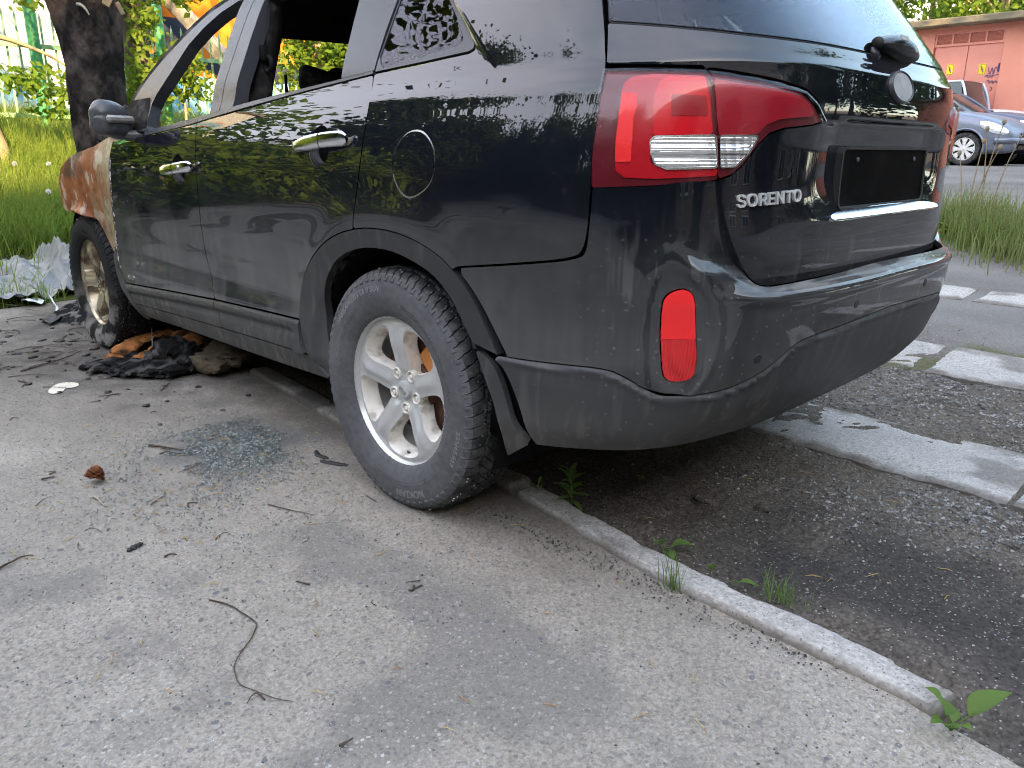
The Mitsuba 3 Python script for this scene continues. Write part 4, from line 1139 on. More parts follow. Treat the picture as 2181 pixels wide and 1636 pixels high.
def make_rim():
    opening = []
    for k in range(5):
        c = math.pi / 2 + math.pi / 5 + 2 * math.pi / 5 * k
        pts = []
        for t, rr in ((-.135, .066), (-.20, .085), (-.345, .115), (-.415, .150), (-.430, .180), (-.385, .201), (-.2, .2085), (0, .210), (.2, .2085), (.385, .201), (.430, .180), (.415, .150), (.345, .115), (.20, .085), (.135, .066), (0, .062)):
            hw = t
            pts.append((rr * math.cos(c + hw), rr * math.sin(c + hw)))
        opening.append(rounded(valid(Polygon(soft(pts, 2, True))), .004))
    disc = Point(0, 0).buffer(.221, 96).difference(shapely.union_all(opening)).difference(Point(0, 0).buffer(.0285, 32)).difference(shapely.union_all([Point(.0575 * math.cos(math.pi / 2 + math.pi / 5 + 2 * math.pi / 5 * k), .0575 * math.sin(math.pi / 2 + math.pi / 5 + 2 * math.pi / 5 * k)).buffer(.0150, 20) for k in range(5)]))
    p, f = tri_poly(disc, .0075)
    e = 5e-4
    hgt = face_height(p[:, 0], p[:, 1])
    gx = (face_height(p[:, 0] + e, p[:, 1]) - face_height(p[:, 0] - e, p[:, 1])) / (2 * e)
    gz = (face_height(p[:, 0], p[:, 1] + e) - face_height(p[:, 0], p[:, 1] - e)) / (2 * e)
    V = np.stack([p[:, 0], hgt, p[:, 1]], -1)
    N = np.stack([-gx, 1 + 0 * gx, -gz], -1)
    N /= np.linalg.norm(N, axis=1, keepdims=True)
    pockets = []
    for o in opening:
        c = np.array(o.centroid.coords[0])
        q = ring_points(o.exterior, .006)
        inner = o.buffer(-.0065).buffer(-.004).buffer(.004)
        shift = c / np.linalg.norm(c)
        rows = []
        for t, d, sh in ((0, 0, 1), (.10, .004, .985), (.5, .024, .94), (1, .050, .87)):
            w = c + (q - c) * np.array(sh) - shift * .010 * t
            rows.append(np.stack([w[:, 0], face_height(q[:, 0], q[:, 1]) - d, w[:, 1]], -1))
        rows = np.array(rows)
        rows = np.concatenate([rows, rows[:, :1]], 1)
        pockets.append(grid_mesh(rows))
    lip = lathe([(.219, .0665), (.2225, .0665), (.2265, .073), (.231, .080), (.2335, .084), (.2345, .082), (.233, .076), (.226, .066), (.222, .05), (.216, .035), (.205, .02), (.200, -.06), (.212, -.085), (.226, -.09)], 128)
    return (V, np.stack([f[:, 0], f[:, 2], f[:, 1]], 1), N), pockets, lip


RIM_FACE, POCKETS, RIM_LIP = make_rim()
TY_OUT, TY_TREAD, TY_IN = make_tyre(1360, 96)
TL_OUT, TL_TREAD, TL_IN = make_tyre(340, 48)
TEXTS = [ring_text('HAKKAPELIITTA 9 SUV', .0155, .303, .62), ring_text('235/65 R17', .013, .306, 3.30), ring_text('NOKIAN', .022, .300, 4.25)]


def studs(n=130, seed=4):
    r = RNG(seed)
    th = r.uniform(0, 2 * np.pi, n)
    y = np.where(r.random(n) < .7, r.choice([-1, 1], n) * r.uniform(.058, .082, n), r.uniform(-.04, .04, n))
    rad = .3690 - .004 * sstep(.055, .085, np.abs(y))
    out = []
    for a, yy, R in zip(th, y, rad):
        m = trimesh.creation.cylinder(.0019, .004, sections=8)
        m.apply_transform(rot(math.pi / 2, [0, 1, 0]))
        m.apply_translation([R - .0006, yy, 0])
        m.apply_transform(rot(-a, [0, 1, 0]))
        out.append(m)
    return out


def place(mesh, M):
    if isinstance(mesh, list):
        return [place(m, M) for m in mesh]
    if isinstance(mesh, tuple):
        R = M[:3, :3]
        f = mesh[1] if np.linalg.det(R) > 0 else mesh[1][:, ::-1]
        v = mesh[0] @ R.T + M[:3, 3]
        return (v, f, mesh[2] @ R.T) if len(mesh) == 3 else (v, f)
    if np.linalg.det(M[:3, :3]) < 0:
        return trimesh.Trimesh(mesh.vertices @ M[:3, :3].T + M[:3, 3], mesh.faces[:, ::-1], process=False)
    return xf(mesh, M)


def wheel(x, y, z, spin, side, detail, burnt=False):
    M = np.eye(4)
    M = rot(spin, [0, 1, 0])
    if side < 0:
        M = np.diag([1.0, -1, 1, 1]) @ M
    M[:3, 3] = x, y, z
    out, tread, inn = (TY_OUT, TY_TREAD, TY_IN) if detail else (TL_OUT, TL_TREAD, TL_IN)
    S = np.eye(4)
    if burnt:                       # the tyre has gone flat: its lower part spreads on the ground
        def flat(m):
            v = np.array(m.vertices) @ M[:3, :3].T + M[:3, 3]
            lo = v[:, 2] - .012
            sag = sstep(.16, -.02, v[:, 2])
            v[:, 1] = y + (v[:, 1] - y) * (1 + .10 * sag)
            v[:, 2] = np.where(v[:, 2] < .03, .004 + (v[:, 2] + .035) * .40, v[:, 2])
            c = meshkit.fbm(v * 11, 3, 2) - .5
            eaten = sstep(.40, .70, v[:, 2]) * sstep(2.66, 2.92, v[:, 0])
            d = v - [x, y, z]
            rr = np.hypot(d[:, 0], d[:, 2])
            k = 1 - (.05 + .22 * np.clip(c, -.2, .5)) * eaten * sstep(.24, .37, rr)
            v[:, 0], v[:, 2] = x + d[:, 0] * k, z + d[:, 2] * k
            return trimesh.Trimesh(v, m.faces, process=False)
        out, tread, inn = (flat(m) for m in (out, tread, inn))
    else:
        out, tread, inn = (place(m, M) for m in (out, tread, inn))
    al, po = ('alloy_burnt', 'alloy_burnt') if burnt else ('alloy', 'alloy_pocket')
    w = car('wheel', place(RIM_FACE, M), al)
    put('spoke_pocket', place(POCKETS, M), po, 40, w)
    put('rim_lip', place(RIM_LIP, M), al, 40, w)
    put('tyre_sidewall', [out, inn], 'tyre_burnt' if burnt else 'tyre_side', 35, w)
    put('tyre_tread', tread, 'tyre_tread_burnt' if burnt else 'tyre_tread', 35, w)
    if detail:
        if not burnt:
            for t in TEXTS:
                put('tyre_lettering', place(t, M), 'tyre_letter', False, w)
        tag(put('studs', place(studs(), M), 'steel_stud', False, w), kind='stuff')
        kia = meshkit.text_mesh('KIA', .014, .0016, bold=True)
        kia.apply_translation([-kia.bounds.mean(0)[0], -kia.bounds.mean(0)[1], 0])
        C = np.array([[-1.0, 0, 0, 0], [0, 0, 1, .0628], [0, 1, 0, 0], [0, 0, 0, 1]])
        put('cap_lettering', place(xf(xf(kia, rot(2.5, [0, 0, 1])), C), M), 'satin_chrome', False, w)
    cap = lathe([(0, .0625), (.018, .0622), (.0265, .0595), (.0285, .056), (.029, .045)], 40)
    put('hub_cap', place(cap, M), 'badge_plate' if not burnt else 'alloy_burnt', 40, w)
    if detail:
        for k in range(5):
            a = math.pi / 2 + math.pi / 5 + 2 * math.pi / 5 * k
            nut = lathe([(0, .0535), (.0055, .053), (.0082, .0495), (.0088, .024)], 16)
            well = lathe([(.0088, .026), (.0125, .026), (.0142, .048), (.0152, .0555), (.0180, .0545), (.0195, .040)], 28)
            B = np.eye(4)
            B[:3, 3] = .0575 * math.cos(a), 0, .0575 * math.sin(a)
            put('wheel_nut', place(xf(nut, B), M), 'alloy_pocket' if not burnt else 'rusty_iron', 40, w)
            put('nut_well', place(xf(well, B), M), po, 40, w)
        valve = tube([(0, .045, -.207), (-.004, .058, -.195)], [.005, .0035], 8)
        put('valve', place(valve, M), 'matte_black', 40, w)
    disc = lathe([(.05, .0), (.05, .012), (.085, .014), (.085, -.004), (.155, -.004), (.155, -.026), (.05, -.026)], 64)
    M2 = np.eye(4) if side > 0 else np.diag([1.0, -1, 1, 1])
    M2[:3, 3] = x, y, z
    put('brake_disc', place(disc, M2), 'rusty_iron', 30, w)
    put('caliper', place(box(-.10, -.01, .09, .09, .06, .13, ry=.8, ch=.01), M2), 'orange_iron', 30, w)
    back = lathe([(0, -.055), (.19, -.055)], 40)
    put('backing_plate', place(back, M2), 'underbody', False, w)
    return w


wheel(0, .815, .3605, .04, 1, True)
wheel(2.70, .815, .356, .35, 1, True, burnt=True)
wheel(0, -.815, .3605, .5, -1, False)
wheel(2.70, -.815, .356, .9, -1, False, burnt=True)

# ---------------------------------------------------------------- terrain
def lift(x, y):
    """Height of the ground: flat under the car, rising to the parking yard on the right (-y) and to the grass bank ahead (+x)."""
    x, y = np.asarray(x, float), np.asarray(y, float)
    yard = .80 * np.clip((-y - .8) / 9.6, 0, 1) ** 1.2
    bank = 1.12 * sstep(4.3, 9.4, x) * sstep(-9, -3, y) * sstep(2.3, 1.45, y) + .02 * np.clip(x - 9, 0, 40)
    return np.maximum(yard * (1 - .4 * sstep(6, 12, x)), bank)

# ---------------------------------------------------------------- ground materials
def asphalt_col(p, n, uv):
    x, y = p.x + .006 * noise(p.x * 70, p.y * 70, 3), p.y + .006 * noise(p.x * 70, p.y * 70, 9)
    big = fbm(x * .9, y * .9, 0, 4)
    mid = fbm(x * 7, y * 7, 3, 3)
    fine = fbm(x * 150, y * 150, 1, 2)
    c = mix((.210, .192, .166), (.308, .283, .247), dr.clip(.15 + .5 * big + .4 * mid, 0, 1))
    c = c * (.72 + .56 * fine) * (.80 + .40 * noise(x * 330, y * 330, 5))
    worn = smoothstep(.40, .62, fbm(x * 1.6 + 9, y * 1.6, 4, 4))
    c = c * (.90 + .17 * worn)
    c = mix(c, (.135, .13, .122), smoothstep(.60, .74, fbm(x * 2.6 + 3, y * 3.4, 8, 4)) * .55)
    d, e, r = voronoi(x * 92, y * 92)
    c = mix(c, mix((.30, .30, .29), (.46, .45, .43), cell_rand(r * 999, 3)), smoothstep(.36, .26, d) * dr.select(r > .885, .35 + .55 * worn, 0.0))
    c = mix(c, (.085, .088, .095), smoothstep(.40, .30, d) * dr.select(r < .15, .45, 0.0))
    d2, e2, r2 = voronoi(x * 38 + 5, y * 38)
    c = mix(c, mix((.08, .085, .10), (.30, .28, .26), cell_rand(r2 * 777, 2)), smoothstep(.30, .22, d2) * dr.select(r2 > .90, .75, 0.0))
    d3, e3, r3 = voronoi(x * 210, y * 210)
    c = mix(c, (.46, .46, .45), smoothstep(.34, .22, d3) * dr.select(r3 > .93, .3 + .4 * worn, 0.0))
    # brown silt washed along the kerb and round the tyre
    edge = y - (.69 + .05 * x)
    silt = smoothstep(.42, .02, edge + .30 * (fbm(x * 3, y * 3, 7, 3) - .5)) * smoothstep(-1.7, -.6, x) * smoothstep(.6, .1, x)
    silt = dr.maximum(silt * .75, smoothstep(.12, .0, edge + .07 * (mid - .5)) * .9)
    c = mix(c, mix((.125, .11, .092), (.21, .185, .155), fine), silt * (.35 + .65 * fbm(x * 26, y * 26, 2, 3)))
    # soot and ash round the burnt front end, dark stain under the broken glass
    soot = smoothstep(1.5, .35, dr.sqrt(dr.square((x - 2.6) * .75) + dr.square((y - .75) * 1.1)) + .5 * (fbm(x * 3.5, y * 3.5, 5, 4) - .5))
    c = mix(c, (.045, .043, .042), soot * (.30 + .6 * fbm(x * 11, y * 11, 4, 3)))
    gl = smoothstep(.42, .10, dr.sqrt(dr.square((x - .80) * 1.0) + dr.square((y - 1.05) * 1.15)) + .25 * (fbm(x * 7, y * 7, 8, 3) - .5))
    c = mix(c, (.055, .068, .075), gl * .62)
    return c


def asphalt_h(p, n, uv):
    d, e, r = voronoi(p.x * 92, p.y * 92)
    return .0014 * smoothstep(.5, .1, d) * r + .004 * fbm(p.x * 55, p.y * 55, 2, 3) + .0025 * fbm(p.x * 200, p.y * 200, 6, 2)


scene['asphalt_mat'] = bump(asphalt_h, diff(asphalt_col), eps=1.2e-3)


def dirt_col(p, n, uv):
    x, y = p.x, p.y
    big = fbm(x * 1.7 + 3, y * 1.7, 0, 4)
    fine = fbm(x * 150, y * 150, 1, 3)
    c = mix((.066, .056, .045), (.150, .132, .112), dr.clip(big * 1.5 - .25, 0, 1))
    c = c * (.25 + 1.45 * fine)
    yard = smoothstep(-1.2, -3.0, y)
    c = mix(c, mix((.115, .108, .10), (.205, .197, .187), fbm(x * 1.1, y * 2.4, 3, 4)) * (.75 + .5 * fine), yard)
    # soot washed along the kerb
    soot = smoothstep(.55, .05, dr.abs(y - .33 + .14 * (x + 1.2)) + .6 * (fbm(x * 4, y * 4, 5, 4) - .45)) * smoothstep(-.6, -1.0, x) * smoothstep(-3.4, -2, x)
    c = mix(c, (.028, .028, .030), soot * .72)
    moss = smoothstep(.62, .74, fbm(x * 2.3, y * 2.3, 11, 4)) * smoothstep(-.9, -1.6, y) * smoothstep(-4, -3, y)
    c = mix(c, (.085, .09, .03), moss * .6)
    d, e, r = voronoi(x * 135, y * 135)
    c = mix(c, mix((.11, .11, .11), (.34, .33, .31), cell_rand(r * 991, 1)), smoothstep(.36, .24, d) * dr.select(r > .90, .85, 0.0))
    return c


def dirt_h(p, n, uv):
    d, e, r = voronoi(p.x * 60, p.y * 60)
    return .010 * fbm(p.x * 24, p.y * 24, 1, 4) + .003 * smoothstep(.5, .1, d) * r + .002 * fbm(p.x * 150, p.y * 150, 3, 2)


scene['dirt_mat'] = bump(dirt_h, diff(dirt_col), eps=1.5e-3)


def slab_col(p, n, uv):
    x, y, z = p.x, p.y, p.z
    f = fbm(x * 5, y * 5, z * 5, 4)
    g = fbm(x * 120, y * 120, z * 120, 3)
    c = mix((.28, .268, .25), (.42, .405, .38), f) * (.58 + .84 * g) * (.84 + .32 * noise(x * 300, y * 300, z * 300))
    d, e, r = voronoi(x * 120, y * 120 + z * 120)
    c = mix(c, (.10, .10, .105), smoothstep(.34, .2, d) * dr.select(r > .84, .7, 0.0))
    dirt = smoothstep(.50, .68, fbm(x * 3.1 + 2, y * 3.1, 6, 4)) * smoothstep(-.75, .05, x)
    c = mix(c, mix((.10, .09, .08), (.17, .155, .14), g), dr.maximum(dirt, .7 * smoothstep(.50, .72, fbm(x * 4, y * 6, 1, 4))))
    rim = mi.Float(0)
    for a, b in ((-.965, -.462), (-2.20, -1.70), (-3.60, -3.235)):
        rim = dr.maximum(rim, smoothstep(.075, .0, dr.minimum(dr.abs(y - a), dr.abs(y - b)) + .11 * (fbm(x * 9, y * 9, 2, 3) - .42)))
    c = mix(c, mix((.085, .075, .064), (.15, .135, .118), g), rim * .8 * smoothstep(-.3, -.45, y))
    low = smoothstep(.022, .0, z + .016 * (f - .5)) * smoothstep(.5, .6, y)
    return mix(c, (.15, .13, .105), low * .75)


scene['concrete_mat'] = bump(lambda p, n, uv: .004 * fbm(p.x * 60, p.y * 60, p.z * 60, 4), diff(slab_col), eps=1.2e-3)
scene['pebble_a'] = two(diff(lambda p, n, uv: mix((.075, .074, .072), (.36, .36, .355), dr.power(cell_rand(p.x * 55, p.y * 55, p.z * 10), 1.6))))
scene['pebble_b'] = two(diff(lambda p, n, uv: mix((.17, .15, .12), (.36, .35, .33), cell_rand(p.x * 55, p.y * 55, 3))))
scene['pebble_c'] = two(diff(lambda p, n, uv: mix((.045, .048, .055), (.12, .115, .11), cell_rand(p.x * 50, p.y * 50, 5))))

# ---------------------------------------------------------------- ground
gx = np.unique(np.round(np.concatenate([np.arange(-2.6, 2.6, .028), np.arange(-6, 12, .16), np.arange(-25, 30, 1.0), np.arange(-160, 161, 10.0)]), 3))
gy = np.unique(np.round(np.concatenate([np.arange(-2.6, .80, .028), np.arange(-8, 4, .16), np.arange(-28, 28, 1.0), np.arange(-160, 161, 10.0)]), 3))
GX, GY = np.meshgrid(gx, gy, indexing='ij')


def ground_z(x, y):
    q = np.stack([x, y, 0 * x], -1)
    n = (meshkit.fbm(q * 2.2, 3, 1) - .5) * .05 + (meshkit.fbm(q * 11, 3, 2) - .5) * .026 + (meshkit.fbm(q * 34, 2, 3) - .5) * .010
    near = sstep(-3.2, -1.0, y) * .8 + .2
    left = sstep(.50, .66, y + .0 * x) * sstep(4.6, 4.2, x)
    slabs = sstep(.03, .0, np.abs(y + .715) - .23) * sstep(-1.9, -1.3, x) * .0
    return lift(x, y) + n * near * (1 - .7 * left) - .006 - .035 * left + .004 * sstep(.45, .0, y)


ground = grid_mesh(np.stack([GX, GY, ground_z(GX, GY)], -1))
struct('ground', ground, 'dirt_mat', True)

# asphalt left of the kerb, worn to a ragged edge
ex = np.unique(np.concatenate([np.linspace(-26, 4.5, 420), np.linspace(-2.2, 2.2, 240), np.linspace(4.6, 16, 30)]))
kx = [-26, -3.0, -1.7, -1.518, -1.257, -.86, -.697, -.354, -.235, .2, .75, 1.2, 1.68, 2.2, 3.0, 4.35]
ky = [.86, .80, .77, .752, .704, .692, .676, .640, .63, .61, .648, .600, .560, .50, .46, .44]
ed = np.interp(ex, kx, ky) + .022 * (meshkit.fbm(np.stack([ex * 9, ex * 0, ex * 0], -1), 4, 7) - .5) - .015
end = 4.32 + .18 * (meshkit.fbm(np.stack([np.linspace(0, 9, 60) * 1.3, np.zeros(60), np.zeros(60)], -1), 3, 8) - .5)
ay = np.concatenate([[0], np.geomspace(.03, 30, 90)])
AX, AV = np.meshgrid(ex, ay, indexing='ij')
AY = ed[:, None] + AV
AX = np.minimum(AX, 4.32 + 11 * sstep(1.9, 2.6, AY) + .16 * (meshkit.fbm(np.stack([AY * 1.6, AY * 0, AY * 0], -1), 4, 8) - .5) * 2)
q = np.stack([AX, AY, 0 * AX], -1)
AZ = .0015 + .006 * (meshkit.fbm(q * 1.4, 3, 5) - .5) + .004 * (meshkit.fbm(q * 9, 3, 6) - .5)
# a shallow hollow by the kerb just behind the wheel
AZ -= .016 * np.exp(-(((AX + .60) / .14) ** 2 + ((AY - .80) / .06) ** 2)) + .010 * np.exp(-(((AX + 1.0) / .25) ** 2 + ((AY - .735) / .03) ** 2))
top = np.stack([AX, AY, AZ], -1)
asphalt = [grid_mesh(top), grid_mesh(np.stack([top[:, 0], top[:, 0] * [1, 1, 0] + [0, 0, -.08]], 1))]
struct('asphalt', asphalt, 'asphalt_mat', True)


def kerb_stone(pts_out, width, h, seed, taper=(1, 1)):
    """A worn kerb stone along its outer (asphalt side) line, broken at the ends."""
    c = curve([(a, b, 0) for a, b in pts_out], 170)
    t = np.gradient(c, axis=0)
    t /= np.linalg.norm(t, axis=1, keepdims=True)
    nrm = np.stack([-t[:, 1], t[:, 0], 0 * t[:, 0]], -1)
    nrm *= np.sign((nrm * [0, -1, 0]).sum(1))[:, None]
    prof = [(-.004, -.10), (-.002, -.02), (.000, h * .30), (.002, h * .80), (.006, h * .95), (.014, h), (.026, h), (.045, h), (.058, h), (.07, h), (width - .012, h * .99), (width - .004, h * .9), (width, h * .6), (width + .002, -.02), (width + .002, -.10)]
    V = []
    k = np.linspace(0, 1, len(c))
    endf = sstep(0, .012, k) * sstep(1, .988, k)
    for w, z in prof:
        p = c + nrm * w + [0, 0, z]
        n = meshkit.fbm(p * 16 + seed, 3, seed) - .5
        n2 = meshkit.fbm(p * 70 + seed, 2, seed + 1) - .5
        chip = sstep(.62, .74, meshkit.fbm(c * 9 + seed * 3 + (5 if w > .04 else 0), 3, seed + 2))
        edge = 1.0 if (w < .02 or w > width - .014) and z > 0 else .25
        p = p + nrm * ((.010 * n + .004 * n2 + .007 * chip * edge * np.sign(.04 - w)) * edge)[:, None]
        p[:, 2] += (.008 * n + .003 * n2 - .008 * chip * edge) * (z > 0) - (1 - endf) * .05 * (z > 0)
        V.append(p)
    V = np.array(V).transpose(1, 0, 2)
    cap0, cap1 = V[0].mean(0), V[-1].mean(0)
    m = grid_mesh(V)
    f = [m.faces]
    vs = np.vstack([m.vertices, cap0, cap1])
    n = V.shape[1]
    i = np.arange(n - 1)
    f.append(np.stack([i, i + 1, 0 * i + len(vs) - 2], 1))
    b = (len(c) - 1) * n
    f.append(np.stack([b + i + 1, b + i, 0 * i + len(vs) - 1], 1))
    return trimesh.Trimesh(vs, np.vstack(f), process=False)


KERB = tag('kerb', kind='structure')
put('stone', kerb_stone([(-1.492, .735), (-1.46, .724), (-1.257, .711), (-.86, .698), (-.697, .681), (-.354, .631), (-.215, .612)], .084, .026, 3), 'concrete_mat', 50, KERB)
put('stone', kerb_stone([(-.20, .600), (.2, .60), (.743, .654), (1.201, .605), (1.69, .566)], .095, .024, 8), 'concrete_mat', 50, KERB)

# paving blocks in three rows, half buried
PAVE = tag('pavement', kind='structure')


def slab(x0, x1, y0, y1, seed, dz=.012):
    nx, ny = 40, 24
    U, Vv = np.meshgrid(np.linspace(0, 1, nx), np.linspace(0, 1, ny), indexing='ij')
    x, y = x0 + (x1 - x0) * U, y0 + (y1 - y0) * Vv
    q = np.stack([x, y, 0 * x], -1)
    w = .018 * (meshkit.fbm(q * 5 + seed, 3, seed) - .5)
    x = x + w * (np.abs(U - .5) > .45)
    y = y + w * (np.abs(Vv - .5) > .45) * 1.5
    d = np.minimum(np.minimum(U, 1 - U) * abs(x1 - x0), np.minimum(Vv, 1 - Vv) * abs(y1 - y0))
    z = lift(x, y) + dz + .007 * (meshkit.fbm(q * 14, 3, seed + 3) - .5) - .010 * sstep(.022, .0, d) - .008 * sstep(.6, .75, meshkit.fbm(q * 7 + seed, 3, seed)) * sstep(.12, .03, d)
    t = np.stack([x, y, z], -1)
    rim = np.concatenate([t[:, 0], t[-1, 1:], t[::-1, -1][1:], t[0, ::-1][1:]])
    side = grid_mesh(np.stack([rim, rim - [0, 0, .09]], 1))
    return trimesh.util.concatenate([grid_mesh(t), side])


SLABS = []
for row, (y0, y1, starts) in enumerate([(-.965, -.462, (-2.32, -1.318, -.30)), (-2.20, -1.70, (-2.66, -1.64, -.595)), (-3.60, -3.235, (-2.45, -1.40, -.335)), ]):
    for k, xs0 in enumerate(starts):
        x1 = xs0 + (1.0 if k < 2 else 1.0)
        if row == 0 and k == 1:
            x1 = -.33
        sl = slab(xs0, min(x1, starts[k + 1] - .012) if k < 2 else x1, y0 + .004 * k, y1 - .008 * k, 11 + row * 5 + k, .012 - .006 * (row == 0 and k == 2))
        put('slab', sl, 'concrete_mat', 40, PAVE)
        SLABS.append((xs0, x1, y0, y1))


# gravel, grit, stones
def strewn(n, seed, area, r0, r1, mat, name, dens=None, flat=(.55, .8), on=None):
    r = RNG(seed)
    P = np.stack([r.uniform(area[0], area[1], n * 3), r.uniform(area[2], area[3], n * 3)], -1)
    if dens is not None:
        P = P[r.random(len(P)) < dens(P[:, 0], P[:, 1])]
    P = P[:n]
    rad = r0 + (r1 - r0) * r.random(len(P)) ** 2.2
    z = (on(P[:, 0], P[:, 1]) if on is not None else ground_z(P[:, 0], P[:, 1])) + rad * .15
    protos = [rock(seed * 10 + k, 1.0, 0, flat[0] + (flat[1] - flat[0]) * k / 5, .5) for k in range(6)]
    v, f = scatter(protos, np.stack([P[:, 0], P[:, 1], z], -1), r.uniform(0, 6.28, len(P)), rad)
    return struct(name, (v, f), mat, False, kind='stuff')


def off_slab(x, y):
    w = np.ones_like(x)
    for a, b, c, d in SLABS:
        w *= 1 - .93 * ((x > a) & (x < b) & (y > c - .0) & (y < d + .0))
    return w


def patch(x, y, f, s, lo=.42, hi=.6):
    return sstep(lo, hi, meshkit.fbm(np.stack([x * f, y * f, 0 * x], -1), 3, s))


strewn(13000, 21, (-2.4, .6, -1.72, -.94), .0022, .0075, 'pebble_a', 'gravel', lambda x, y: off_slab(x, y) * (.3 + .7 * patch(x, y, 3, 4)))
strewn(7000, 22, (-2.4, -.55, -.47, .35), .0020, .0068, 'pebble_a', 'gravel', lambda x, y: sstep(.25, -.35, y) * (.15 + .85 * patch(x, y, 3.2, 6)))
strewn(900, 23, (-2.4, 1.2, -3.2, .55), .002, .007, 'pebble_b', 'gravel', lambda x, y: off_slab(x, y) * .5)
strewn(2600, 24, (-2.4, 1.2, -2.6, .58), .0015, .006, 'pebble_c', 'gravel', lambda x, y: off_slab(x, y))
flat0 = lambda x, y: 0 * x + .001
strewn(2600, 25, (-1.6, 4.2, .72, 2.6), .0012, .0038, 'pebble_b', 'grit', lambda x, y: (.25 + .75 * patch(x, y, 2, 9)) * sstep(.60, .75, y), on=flat0)
strewn(2600, 26, (-1.6, 4.2, .72, 2.6), .0012, .0042, 'pebble_c', 'grit', lambda x, y: (.25 + .75 * patch(x, y, 2, 12)) * sstep(.60, .75, y), on=flat0)
strewn(1100, 27, (-1.55, -.2, .60, .90), .0012, .0042, 'pebble_c', 'grit', lambda x, y: sstep(.07, .0, np.abs(y - (.745 + .02 * x))), on=flat0)
for (x, y, rr, sd, lab) in ((-.66, .215, .045, 3, 'flat brown stone bedded in the dirt under the rear bumper'), (-.80, .12, .026, 5, 'small brown stone in the dirt beside a bigger flat one'), (-1.02, -2.62, .03, 7, 'pale stone lying on the dirt between two rows of paving blocks')):
    m = rock(sd, rr, 2, .45, .5)
    m.apply_translation([x, y, float(ground_z(np.array(x), np.array(y))) + rr * .12])
    tag(put('stone', m, 'pebble_b' if sd == 7 else 'dirt_mat', 40), lab, 'stone')

# ---------------------------------------------------------------- litter
scene['twig_mat'] = two(diff(lambda p, n, uv: mix((.035, .028, .024), (.13, .105, .085), fbm(p.x * 60, p.y * 60, p.z * 60, 3))))
scene['pale_wood'] = two(diff((.34, .30, .24)))
scene['charcoal'] = two(prin((.012, .012, .013), .6))
scene['needle_mat'] = two(diff(lambda p, n, uv: mix((.30, .15, .05), (.46, .36, .14), cell_rand(p.x * 30, p.y * 30, 2))))
scene['paper'] = two(diff(lambda p, n, uv: mix((.52, .49, .40), (.70, .67, .58), fbm(p.x * 40, p.y * 40, 0, 3))))
scene['white_scrap'] = two(diff((.62, .65, .68)))
scene['glass_bits'] = two({'type': 'roughplastic', 'alpha': .16, 'int_ior': 1.5, 'diffuse_reflectance': mikit.proc(lambda p, n, uv: mix((.055, .066, .068), (.42, .48, .47), dr.power(cell_rand(p.x * 120, p.y * 120, 1), 2.2)))})
scene['cone_mat'] = two(diff(lambda p, n, uv: mix((.10, .035, .018), (.26, .11, .06), fbm(p.x * 90, p.y * 90, p.z * 90, 2))))
STICKS = [
    ([(-.126, 1.565), (-.204, 1.537), (-.292, 1.528), (-.343, 1.565), (-.386, 1.616), (-.418, 1.639), (-.471, 1.653), (-.52, 1.638), (-.594, 1.602)], .0019, 'twig_mat', 'long thin crooked twig on the open asphalt in the foreground'),
    ([(.384, 1.92), (.405, 1.857), (.415, 1.838), (.403, 1.811)], .0035, 'twig_mat', 'dark stick at the left edge of the asphalt below the pine cone'),
    ([(.685, 1.577), (.634, 1.571), (.601, 1.574), (.582, 1.564)], .0034, 'pale_wood', 'short pale bent stick just below the pine cone'),
    ([(.942, 1.655), (.938, 1.617)], .0035, 'twig_mat', 'short dark twig to the left of the pine cone'),
    ([(.261, 1.209), (.176, 1.177), (.098, 1.145)], .0018, 'twig_mat', 'thin straight twig between the broken glass and the rear wheel'),
    ([(1.009, 1.288), (.953, 1.254), (.88, 1.218)], .0045, 'twig_mat', 'dark twig lying across the top edge of the broken glass'),
    ([(-.759, 1.601), (-.762, 1.571)], .003, 'twig_mat', 'short dark twig near the bottom edge, right of the long crooked twig'),
    ([(2.438, 1.363), (2.517, 1.209), (2.67, 1.026)], .0045, 'twig_mat', 'long thin twig on the asphalt left of the burnt debris'),
]
for pts, rr, mat, lab in STICKS:
    c = curve([(a, b, .004 + rr) for a, b in pts], 6 * len(pts))
    c += .004 * (np.stack([meshkit.noise(c * 30, k) for k in (1, 2, 3)], -1) - .5) * [1, 1, .6]
    t = thing('twig', lab, 'twig')
    put('stem', tube(c, np.linspace(rr, rr * .45, len(c)), 6), mat, True, t)
    put('side_shoot', tube(curve([c[len(c) // 2], c[len(c) // 2] + [-.012, .022, .004]], 4), [rr * .6, rr * .5, rr * .4, rr * .2], 5), mat, True, t)
for pts, lab in (([(.548, .868), (.50, .885), (.456, .874)], 'sooty splinter of charcoal beside the rear wheel, the further of two'), ([(.458, .907), (.40, .885), (.355, .86)], 'sooty splinter of charcoal beside the rear wheel, the nearer of two'), ([(.255, 1.621), (.276, 1.575)], 'flat piece of charcoal on the asphalt below the broken glass')):
    c = np.array([(a, b, .007) for a, b in pts])
    m = tube(curve(c, 9), .010 * np.array([.4, .9, .7, 1.1, .8, 1.0, .7, .8, .3]), 6)
    m.vertices = m.vertices * [1, 1, .7] + .004 * (meshkit.fbm(np.asarray(m.vertices) * 60, 2, 3)[:, None] - .5)
    tag(put('charcoal_piece', m, 'charcoal', 30), lab, 'charcoal')
